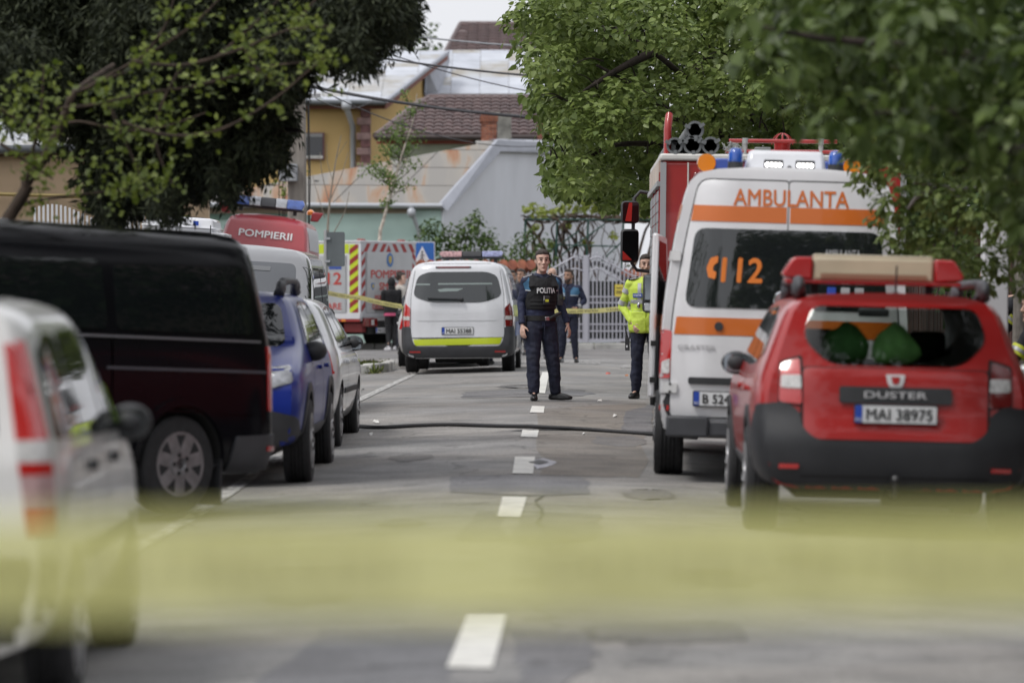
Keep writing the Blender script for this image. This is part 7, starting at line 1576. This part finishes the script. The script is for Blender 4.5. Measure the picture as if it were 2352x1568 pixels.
pos, nr, tp_, sz, tn = clump_leaves(CL, 2100, .10, .9, .5, .25); leaf_mesh('crown', pos, nr, tp_, sz*1.3, 'oval', DARKL, ft, tn)
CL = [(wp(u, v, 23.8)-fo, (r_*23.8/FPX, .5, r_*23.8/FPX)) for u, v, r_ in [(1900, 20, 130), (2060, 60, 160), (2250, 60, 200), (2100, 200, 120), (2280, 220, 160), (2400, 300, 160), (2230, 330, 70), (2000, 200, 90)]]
pos, nr, tp_, sz, tn = clump_leaves(CL, 4200, .11, .6, .2, .1); leaf_mesh('inner_crown', pos, nr, tp_, sz, 'oval', DARKL, ft, tn*.4)  # darker tone behind paints the shaded gaps between the leaves
MB().tube([(0, 0, 0), (.05, 0, 1.5), (-.2, .1, 3.0), (-.5, .3, 4.5)], [.2, .16, .14, .09], 10).build('trunk', BARKD, ft, 60)
for pts in ([(6.0, 20.6, 2.9), wp(2500, 200, 21.5), wp(2200, 120, 21.2), wp(1900, 90, 21), wp(1740, 60, 21)], [(6.0, 20.6, 2.6), wp(2450, 350, 21.5), wp(2200, 260, 21.2), wp(2000, 260, 21)]): branch(ft, [np.array(p)-fo for p in pts], (.05, .008), BARKD)

# --- small-leaved tree behind the red car
st = root('small_leaved_tree', 'small leaved bushy tree overhanging the right flank of the ambulance', 'tree', (4.9, 29.5, .1)); sp = np.array(st.location); CL = []
for u, v, r_ in [(1985, 420, 28), (1975, 350, 40), (2005, 300, 50), (2030, 380, 50), (2040, 470, 45), (2065, 540, 48), (2075, 330, 60), (2100, 430, 60), (2120, 520, 60), (2100, 590, 30), (2140, 350, 70), (2165, 450, 60), (2180, 560, 55), (2200, 640, 30), (2215, 380, 70), (2240, 490, 60), (2250, 590, 50), (2290, 420, 70), (2310, 530, 55), (2300, 620, 30), (2350, 470, 70), (2370, 590, 60), (2345, 660, 25), (2170, 600, 40), (2225, 620, 35), (1975, 395, 20), (2010, 505, 20), (2330, 380, 80), (2270, 655, 18), (2130, 590, 30), (2400, 500, 90)]:
    Z = 29.2+random.uniform(-.8, .9); s_ = r_*Z/FPX; CL.append((wp(u, v, Z)-sp, (s_, s_*1.2, s_*.9)))
pos, nr, tp_, sz, tn = clump_leaves(CL, 5200, .078, .7, .7, .3); leaf_mesh('crown', pos, nr, tp_, sz, 'oval', leafmat('small_leaf', (.08, .125, .03), (.20, .255, .075), (.28, .36, .13), .4), st, tn)
MB().tube([(0, 0, 0), (.0, 0, .8), (-.1, .1, 1.5), (-.3, .2, 2.3)], [.11, .09, .08, .05], 10).build('trunk', M('bark_grey', (.17,)*3), st, 60)
for pts in ([wp(2352, 600, 29.5), wp(2320, 500, 29), wp(2260, 440, 28.8), wp(2180, 430, 28.7), wp(2100, 420, 28.6)], [wp(2180, 430, 28.7), wp(2205, 470, 28.6), wp(2195, 540, 28.5)], [wp(2150, 435, 28.6), wp(2110, 450, 28.5), wp(2085, 480, 28.5)], [(4.6, 29.7, 2.3), wp(2330, 420, 29), wp(2200, 340, 28.8), wp(2050, 330, 28.6)]):
    branch(st, [np.array(p)-sp for p in pts], (.028, .010), M('branch_grey', (.16, .15, .135), .9, vary=.2), 6)

# --- dark conifer on the left
ct = root('conifer_tree', 'dark drooping conifer filling the upper left, behind the black van', 'tree', (-7.2, 33, 0)); co = np.array(ct.location)
cb = []   # (u, v, ru, rv, Z)
for u, v, ru, rv in [(60, 40, 150, 180), (220, 60, 160, 200), (380, 60, 150, 200), (520, 60, 130, 180), (640, 20, 100, 130), (740, 20, 100, 90), (830, 10, 90, 70), (905, 0, 55, 60), (930, 40, 30, 30), (860, 60, 45, 50), (830, 105, 26, 45), (760, 90, 50, 50), (650, 120, 70, 90), (600, 220, 90, 120), (660, 250, 45, 70), (690, 300, 28, 36), (620, 330, 75, 90), (640, 400, 45, 50), (560, 380, 90, 90), (480, 250, 120, 150), (360, 260, 130, 160), (300, 380, 90, 110), (420, 385, 120, 75), (500, 410, 60, 55), (250, 230, 110, 120), (130, 200, 110, 110), (40, 170, 90, 90), (330, 440, 60, 55), (450, 455, 40, 40), (580, 400, 45, 40), (235, 410, 40, 80), (735, 160, 30, 40), (705, 340, 30, 20), (690, 405, 22, 16), (262, 475, 20, 40), (390, 480, 26, 30), (520, 470, 24, 26)]:
    cb.append((u-(58 if u > 540 and v > 130 else 0), v-(80 if u > 430 else 46 if u > 290 else 22) if v > 250 else v-20, ru, rv, 31.5+random.uniform(-1.3, 1.3)))
PS, NS, TS, ZS, TO = [], [], [], [], []
for u, v, ru, rv, Z in cb:
    s_ = Z/FPX; n = int(560*ru*rv/10000)+36; c = wp(u, v, Z)-co
    tips = c[None]+rdir(n)*np.array([ru*s_, .9, rv*s_])[None]*(.35+.75*rng.random(n)[:, None]**.7)
    for tpt in tips:      # a spray: a drooping string of fine leaflets
        L = .10+.20*rng.random(); m = 16; dv = np.array([rng.normal()*.28, rng.normal()*.28, -1.]); dv /= np.linalg.norm(dv); q = rng.random(m)
        PS.append(tpt[None]+dv[None]*(q*L)[:, None]+rng.normal(size=(m, 3))*.012); TS.append(dv[None]+rng.normal(size=(m, 3))*.5); NS.append(rng.normal(size=(m, 3))); ZS.append(.045+.055*rng.random(m)); TO.append(rng.random(m))
pos, nr, tp_, sz, tn = [np.concatenate(a) for a in (PS, NS, TS, ZS, TO)]
leaf_mesh('crown', pos, nr, tp_, sz*1.1, 'needle', CONI, ct, tn)
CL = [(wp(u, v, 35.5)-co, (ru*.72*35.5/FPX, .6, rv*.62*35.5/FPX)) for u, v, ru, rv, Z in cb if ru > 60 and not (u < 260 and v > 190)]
pos, nr, tp_, sz, tn = clump_leaves(CL, 2600, .15, .8, .1, .0); leaf_mesh('inner_crown', pos, nr, tp_, sz, 'oval', CONI, ct, tn*.5)  # inner sprays toned down, shade of the depth painted into their colour
MB().tube([(0, 1, 0), (.1, 1, 2), (.2, 1, 5), (.2, 1, 8)], [.3, .25, .2, .1], 10).build('trunk', BARKD, ct, 60)
for pts in ([wp(300, 130, 33), wp(480, 90, 32), wp(700, 40, 31.5), wp(900, 10, 31)], [wp(250, 300, 33), wp(450, 330, 32), wp(620, 300, 31.5), wp(690, 300, 31)]): branch(ct, [np.array(p)-co for p in pts], (.05, .015), BARKD)

# --- young maple in front of it, bright spring leaves
mt = root('maple_tree', 'slanting young tree with thin branches and bright yellow green spring leaves, left', 'tree', (-5.6, 26.5, .0)); mo_ = np.array(mt.location); ZM = 27.
trk = [wp(10, 700, ZM), wp(20, 500, ZM), wp(60, 420, ZM), wp(110, 350, ZM), wp(150, 260, ZM), wp(175, 210, ZM), (wp(260, 150, ZM+.5))]
branch(mt, [p-mo_ for p in [np.array([-4.9, 26.8, 0])]+trk[1:]], (.052, .018), BARK, 10, 'trunk')
brs = [[(60, 420), (75, 350), (95, 250), (100, 150)], [(40, 470), (120, 455), (250, 440), (330, 430)], [(170, 215), (240, 185), (290, 165)], [(110, 300), (180, 280), (290, 300), (380, 290), (470, 260)], [(130, 250), (220, 240), (330, 215), (440, 200)], [(200, 200), (330, 130), (440, 60), (520, -20)], [(330, 130), (380, 60), (400, -10)], [(280, 280), (380, 310), (500, 300), (620, 235), (700, 170), (760, 120)], [(300, 140), (420, 150), (560, 110), (660, 70), (760, 60)], [(420, 150), (380, 220), (350, 300)], [(500, 130), (580, 60), (640, 0)], [(660, 70), (700, 30), (740, -20)], [(440, 200), (520, 180), (640, 150), (740, 140)], [(0, 250), (60, 285), (110, 300)], [(0, 330), (60, 370), (120, 410)], [(350, 300), (370, 370), (400, 430)], [(250, 240), (290, 330), (340, 440)], [(560, 110), (600, 170), (660, 200)]]
PS, NS, TS, ZS, TO = [], [], [], [], []
for br in brs:
    dz = random.uniform(-.9, .6); pts = cr3([Vector(wp(u, v, ZM+dz)) for u, v in br], 6)
    branch(mt, [np.array(p)-mo_ for p in pts[::3]+[pts[-1]]], (.016, .005), BARK, 6)
    for i in range(0, len(pts)-1):
        for _ in range(2):
            if random.random() < .66: continue
            c = np.array(pts[i].lerp(pts[i+1], random.random()))+rng.normal(size=3)*np.array([.05, .05, .05]); m = int(rng.integers(3, 9)); PS.append(c[None]-mo_[None]+rng.normal(size=(m, 3))*.045); NS.append(rng.normal(size=(m, 3))*.6+np.array([0, -.3, .6])[None]); TS.append(rng.normal(size=(m, 3))+np.array([0, 0, -.7])[None]); ZS.append(.028+.032*rng.random(m)); TO.append(rng.random(m))
for _ in range(80):      # twigs of the lower left and upper middle
    u, v = random.choice([(random.uniform(100, 340), random.uniform(350, 490)), (random.uniform(240, 480), random.uniform(220, 420)), (random.uniform(350, 780), random.uniform(10, 200)), (random.uniform(0, 120), random.uniform(170, 330))])
    c = wp(u, v, ZM+random.uniform(-.8, .7)); m = int(rng.integers(5, 12)); PS.append(c[None]-mo_[None]+rng.normal(size=(m, 3))*.05); NS.append(rng.normal(size=(m, 3))*.6+np.array([0, -.3, .6])[None]); TS.append(rng.normal(size=(m, 3))+np.array([0, 0, -.7])[None]); ZS.append(.026+.03*rng.random(m)); TO.append(rng.random(m)*.8)
leaf_mesh('crown', *[np.concatenate(a) for a in (PS, NS, TS, ZS)], 'maple', SPRING, mt, np.concatenate(TO))

# --- shrubs, vine, birch sapling, bare sapling, far tree
def shrub(name, label, clumps, Z, dens, size, mat, shape='oval', group=None):
    c0 = P(clumps[0][0], 700, Z); t = root(name, label, 'shrub', (c0.x, c0.y, .2), 0, group); o_ = np.array(t.location)
    pos, nr, tp_, sz, tn = clump_leaves([(wp(u, v, Z+random.uniform(-.4, .4))-o_, (r_*Z/FPX, r_*Z/FPX, r_*1.1*Z/FPX)) for u, v, r_ in clumps], dens, size, .3, .5, .25)
    leaf_mesh('foliage', pos, nr, tp_, sz, shape, mat, t, tn); q = MB()
    for u, v, r_ in clumps[:6]: q.tube([(random.uniform(-.2, .2), 0, 0), tuple((wp(u, v, Z)-o_)*np.array([.7, 1, .6])), tuple(wp(u, v-r_*.6, Z)-o_)], [.03, .02, .006], 5)
    q.build('stem', BARKD, t, 60); return t
shrub('lilac_bush', 'bushy shrub in front of the grey gable wall above the police van', [(975, 560, 32), (1000, 540, 35), (1035, 555, 38), (1070, 530, 32), (1085, 510, 24), (1100, 560, 40), (1130, 585, 35), (1060, 590, 40), (1010, 590, 35), (985, 520, 20), (1120, 545, 26), (1095, 490, 10), (1100, 505, 14)], 93, 1000, .13, SHRUB)
shrub('garden_shrub', 'rounded shrub between the tiled garden wall and the pergola post', [(1175, 590, 32), (1200, 560, 30), (1215, 540, 20), (1230, 590, 35), (1250, 560, 22), (1195, 620, 30), (1265, 600, 25), (1160, 610, 25)], 93.2, 900, .12, SHRUB)
shrub('garden_shrub', 'light green shrub behind the grey gate under the pergola', [(1290, 600, 18), (1330, 590, 14), (1370, 605, 16), (1415, 590, 14), (1450, 600, 16)], 95.5, 360, .12, SHRUB)
shrub('garden_shrub', 'bright green shrub in front of the beige house under the conifer', [(345, 490, 35), (385, 500, 32), (420, 505, 28), (365, 470, 20), (400, 480, 16)], 58, 900, .075, SPRING)
shrub('yard_bush', 'leafy green bush between the conifer and the utility pole', [(650, 360, 26), (640, 410, 30), (655, 440, 22), (700, 405, 14)], 84, 380, .14, SPRING)
vn = root('vine', 'bare brown grape vine stems and yellow green shoots on the pergola', 'vine', (P(1330, 700, 94).x, 94.2, .3)); vo_ = np.array(vn.location); q = MB()
for k in range(34):
    u = random.uniform(1225, 1470); pts = [Vector(wp(u+random.uniform(-15, 15), 650, 94.2)-vo_)]; uu = u
    for v in (600, 560, 525, 503): uu += random.uniform(-28, 28); pts.append(Vector(wp(uu, v, 94.2+random.uniform(-.3, .5))-vo_))
    rr_ = random.choice([.012, .018, .03, .04]); q.tube(cr3(pts, 4), [rr_*(1.3-.7*i/16) for i in range(17)], 5)
for k in range(46):
    u = random.uniform(1190, 1540); pts = [Vector(wp(u+i*random.uniform(14, 32), 503+random.uniform(-12, 10), 94+random.uniform(-.3, 1.5))-vo_) for i in range(4)]; q.tube(cr3(pts, 3), random.choice([.01, .016, .025]), 5)
q.build('stem', M('vine_wood', (.085, .058, .042), .95, vary=.3, bump=.4), vn, 60)
CL = [(wp(u, v, 94.5+random.uniform(-.5, 1.2))-vo_, (r_*94/FPX, .5, r_*.6*94/FPX)) for u, v, r_ in [(1220, 480, 22), (1255, 488, 26), (1290, 482, 30), (1330, 475, 34), (1370, 468, 34), (1400, 475, 34), (1440, 480, 30), (1480, 485, 34), (1365, 450, 20), (1340, 455, 16), (1520, 490, 30), (1230, 520, 10), (1300, 520, 10), (1410, 540, 9), (1270, 560, 8), (1350, 560, 8)]]
pos, nr, tp_, sz, tn = clump_leaves(CL, 850, .11, .2, .6, .1); leaf_mesh('foliage', pos, nr, tp_, sz, 'maple', VINEL, vn, tn)
# birch sapling
bt = root('birch_sapling', 'thin birch sapling with sparse small leaves before the rusty roof', 'tree', P(868, 800, 88)); bt.location.z = .2; bo = np.array(bt.location); BW = M('birch_bark', (.36, .32, .27), .9, vary=.3, vscale=10)
bz_ = lambda u, v, d=0.: wp(u, v, 88+d)-bo
branch(bt, [np.array([0, 0, 0]), bz_(872, 560), bz_(880, 510), bz_(905, 420), bz_(925, 350), bz_(948, 280), bz_(958, 215)], (.055, .008), BW, 7, 'trunk')
PS = []; 
for k in range(34):
    f = random.random(); v0 = 480-f*240; u0 = 888+(480-v0)*.26; du = random.uniform(-75, 75)*(1-.55*f); e = (u0+du, v0-random.uniform(10, 80)*(1-.3*f)); d = random.uniform(-.6, .6)
    branch(bt, [bz_(u0, v0), bz_((u0+e[0])/2, (v0+e[1])/2+6, d*.5), bz_(*e, d)], (.012, .004), BARK, 5, 'branch')
    for _ in range(38): g_ = random.uniform(.3, 1.1); PS.append(bz_(u0+(e[0]-u0)*g_+random.gauss(0, 6), v0+(e[1]-v0)*g_+random.gauss(0, 6), d*g_))
PS = np.array(PS); n = len(PS); leaf_mesh('crown', PS, rng.normal(size=(n, 3))+np.array([0, -.3, .5]), rng.normal(size=(n, 3))+np.array([0, 0, -.6]), .055+.05*rng.random(n), 'oval', leafmat('birch_leaf', (.07, .13, .025), (.19, .26, .08), None, .35), bt)
ns = root('bare_sapling', 'leafless sapling right of the utility pole', 'tree', P(746, 800, 82)); ns.location.z = .2; no = np.array(ns.location); nz_ = lambda u, v: wp(u, v, 82)-no
for pts, r_ in (([np.array([0, 0, 0]), nz_(752, 560), nz_(757, 470), nz_(765, 410), nz_(775, 350), nz_(784, 310)], (.035, .006)), ([nz_(757, 470), nz_(740, 400), nz_(735, 350)], (.012, .005)), ([nz_(758, 460), nz_(785, 400), nz_(800, 350)], (.012, .005)), ([nz_(752, 560), nz_(790, 490), nz_(802, 440)], (.016, .005)), ([nz_(764, 415), nz_(752, 370), nz_(750, 330)], (.008, .004)), ([nz_(746, 500), nz_(725, 430), nz_(715, 390)], (.01, .004)), ([nz_(772, 365), nz_(790, 335), nz_(797, 325)], (.007, .003))): branch(ns, pts, r_, M('sapling_bark', (.22, .19, .155), .9, vary=.2), 5)
fa = root('far_tree', 'distant green tree showing above the zinc roof against the sky', 'tree', (P(930, 500, 140).x, 140, .2)); fo2 = np.array(fa.location)
pos, nr, tp_, sz, tn = clump_leaves([(wp(u, v, 140)-fo2, (r_*140/FPX, r_*140/FPX, r_*140/FPX*.8)) for u, v, r_ in [(900, 70, 40), (940, 50, 35), (975, 75, 28), (915, 110, 45), (965, 110, 35), (995, 100, 14), (870, 30, 40), (1000, 55, 8), (950, 140, 45), (1015, 120, 14)]], 210, .24, .3, .5, .2); leaf_mesh('crown', pos, nr, tp_, sz, 'oval', SHRUB, fa, tn)
MB().tube([(0, 0, 0), (0, 0, 4), (.2, 0, 8)], [.25, .2, .1], 8).build('trunk', BARKD, fa, 60)
# hedge and shade trees along the right-hand fence
hd = root('garden_tree', 'dark leafy trees massed behind the right fence', 'tree', (8.2, 40, 0)); ho = np.array(hd.location)
CL = [((random.uniform(6.0, 9.5)-ho[0], yy-ho[1], random.uniform(1.6, 6.5)), (1.1, 1.5, 1.2)) for yy in [random.uniform(38, 64) for _ in range(70)]]+[((random.uniform(4.7, 7.2)-ho[0], random.uniform(58, 73)-ho[1], random.uniform(.8, 6.5)), (1.0, 1.4, 1.1)) for _ in range(60)]+[((random.uniform(6.8, 10)-ho[0], random.uniform(4, 37)-ho[1], random.uniform(1.5, 11.5)), (1.3, 1.6, 1.3)) for _ in range(85)]
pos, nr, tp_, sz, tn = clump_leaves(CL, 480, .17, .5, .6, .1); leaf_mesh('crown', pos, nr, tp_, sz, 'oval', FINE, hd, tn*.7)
for k in range(4): MB().tube([(0, -7+k*6, 0), (.2, -7+k*6, 3), (.1, -6.5+k*6, 5)], [.2, .16, .1], 8).build('trunk', BARKD, hd, 60)
# the wood of street trees behind the photographer: what the rear windows and paint mirror
CL = []; q = MB()
for k, (x, y, h_) in enumerate(((6.8, 6, 8.), (-6.6, 1, 8.5), (7.2, -9, 9.), (-6.8, -14, 9.), (6.9, -24, 9.5), (-1.5, -40, 10.), (5., -44, 10.), (-8, -38, 10.))):
    for a, rr_ in [(random.uniform(0, 6.28), random.uniform(.3, 2.9)) for _ in range(26)]: CL.append(((x+math.cos(a)*rr_, y+math.sin(a)*rr_, h_*.62+random.uniform(-.34, .3)*h_), (1.5, 1.5, 1.2)))
pos, nr, tp_, sz, tn = clump_leaves(CL, 130, .30, .5, .6, .3); leaf_mesh('woods', pos, nr, tp_, sz, 'oval', FINE, None, tn, 'stuff')

# --- grass on the verges
def tufts(name, n, gen, size, mat):
    ps = []
    while len(ps) < n:
        x, y = gen()
        for _ in range(7): xx, yy = x+random.gauss(0, .03), y+random.gauss(0, .03); ps.append((xx, yy, soft(xx, yy)-.05))
    ps = np.array(ps); m = len(ps); tip = np.stack([rng.normal(size=m)*.45, rng.normal(size=m)*.45, np.ones(m)], 1)
    return leaf_mesh(name, ps, rng.normal(size=(m, 3))+np.array([0, -.6, .1]), tip, size*(.5+rng.random(m)), 'blade', mat, None, kind='stuff')
GRS = leafmat('grass_blade', (.06, .10, .02), (.19, .22, .06), (.32, .29, .13), .3, .6)
tufts('grass', 26000, lambda: (random.uniform(-6.5, -2.95), random.uniform(66.5, 71.5)), .16, GRS)
tufts('verge_grass', 9000, lambda: (random.choice([random.uniform(-9, -3.9), random.uniform(-3.8, -3.5)]), random.uniform(56, 68)), .15, GRS)
tufts('kerb_grass', 7000, lambda: (random.uniform(-9, 6), 87.2+abs(random.gauss(0, .35))), .14, GRS)
tufts('pavement_grass', 5000, lambda: (random.uniform(3.9, 4.3) if random.random() < .4 else random.uniform(7, 8.2), random.uniform(22, 60)), .12, GRS)

# ---------------------------------------------------------------- barrier tape
def tape_mat(name, col, see):
    m = bpy.data.materials.new(name); m.use_nodes = True; n = m.node_tree; b = n.nodes['Principled BSDF']; o = n.nodes['Material Output']
    b.inputs['Base Color'].default_value = (*col, 1); b.inputs['Roughness'].default_value = .35
    tl = n.nodes.new('ShaderNodeBsdfTranslucent'); tl.inputs[0].default_value = (*col, 1); a = n.nodes.new('ShaderNodeMixShader'); a.inputs[0].default_value = .45
    tr = n.nodes.new('ShaderNodeBsdfTransparent'); tr.inputs[0].default_value = (1, 1, .9, 1); c = n.nodes.new('ShaderNodeMixShader'); c.inputs[0].default_value = see
    n.links.new(b.outputs[0], a.inputs[1]); n.links.new(tl.outputs[0], a.inputs[2]); n.links.new(a.outputs[0], c.inputs[1]); n.links.new(tr.outputs[0], c.inputs[2]); n.links.new(c.outputs[0], o.inputs[0]); return m
def tape(label, path, w_, mat, txt_step, upside, twist=0., sway=.18):
    """ribbon along a path, printed with POLITIA NU TRECETI"""
    path = [Vector(p) for p in path]; t = root('barrier_tape', label, 'tape', path[0], 0, 'police tape'); o = path[0]; N = 40
    pts = []; 
    L = [0]
    for a, b in zip(path[:-1], path[1:]): L.append(L[-1]+(b-a).length)
    def at(s):
        for i in range(len(path)-1):
            if s <= L[i+1] or i == len(path)-2:
                f = (s-L[i])/(L[i+1]-L[i]); d = (path[i+1]-path[i]).normalized(); sag = -.02*math.sin(math.pi*f)*(sway > .1); return path[i].lerp(path[i+1], f)+Vector((0, 0, sag)), d
    vs, fs = [], []
    for i in range(N+1):
        p, d = at(L[-1]*i/N); up = Vector((0, sway*math.sin(i*.55+twist), 1)).normalized(); vs += [p-o-up*w_/2, p-o+up*w_/2]
        if i: fs.append((2*i-2, 2*i, 2*i+1, 2*i-1))
    me = bpy.data.meshes.new('ribbon'); me.from_pydata(vs, [], fs); mesh_obj('ribbon', me, mat, t, 180)
    INKT = M('tape_ink', (.10, .10, .05), .5) if upside else M('tape_ink_pale', (.45, .43, .18), .5)
    s = txt_step*.5
    while s < L[-1]-.3:
        p, d = at(s); x = d if not upside else -d; y = Vector((0, 0, 1)) if not upside else Vector((0, 0, -1)); n = x.cross(y).normalized()
        if n.y > 0: pass
        Mx = Matrix.Translation(p-o+Vector((0, -.012, 0))) @ Matrix(((x.x, y.x, n.x, 0), (x.y, y.y, n.y, 0), (x.z, y.z, n.z, 0), (0, 0, 0, 1)))
        text_flat('lettering', 'POLITIA NU TRECETI', w_*.42, Mx, INKT, t, width=txt_step*.8, bold=.01); s += txt_step
    return t
TP = tape_mat('tape_yellow', (.78, .72, .30), .08)
tape('thin yellow police tape strung from the grey van towards the police van', [P(735, 668, 69), P(830, 684, 69), P(940, 706, 69)], .085, TP, .80, True)
tape('yellow police tape crossing between the officer in black vest and the yellow jacket', [P(1180, 711, 69.5), P(1300, 714, 69.5), P(1420, 709, 69.5), P(1560, 704, 69.5)], .085, TP, .80, True, 1.)
TF = tape_mat('tape_near', (.96, .94, .38), .26)
tape('broad blurred yellow police tape stretched across right in front of the photographer', [P(-6500, 1300, 3.6), P(400, 1304, 3.42), P(1176, 1299, 3.4), P(2000, 1295, 3.42), P(9000, 1275, 3.6)], .094, TF, .62, False, .4, .02)

bpy.data.scenes.remove(WORK)
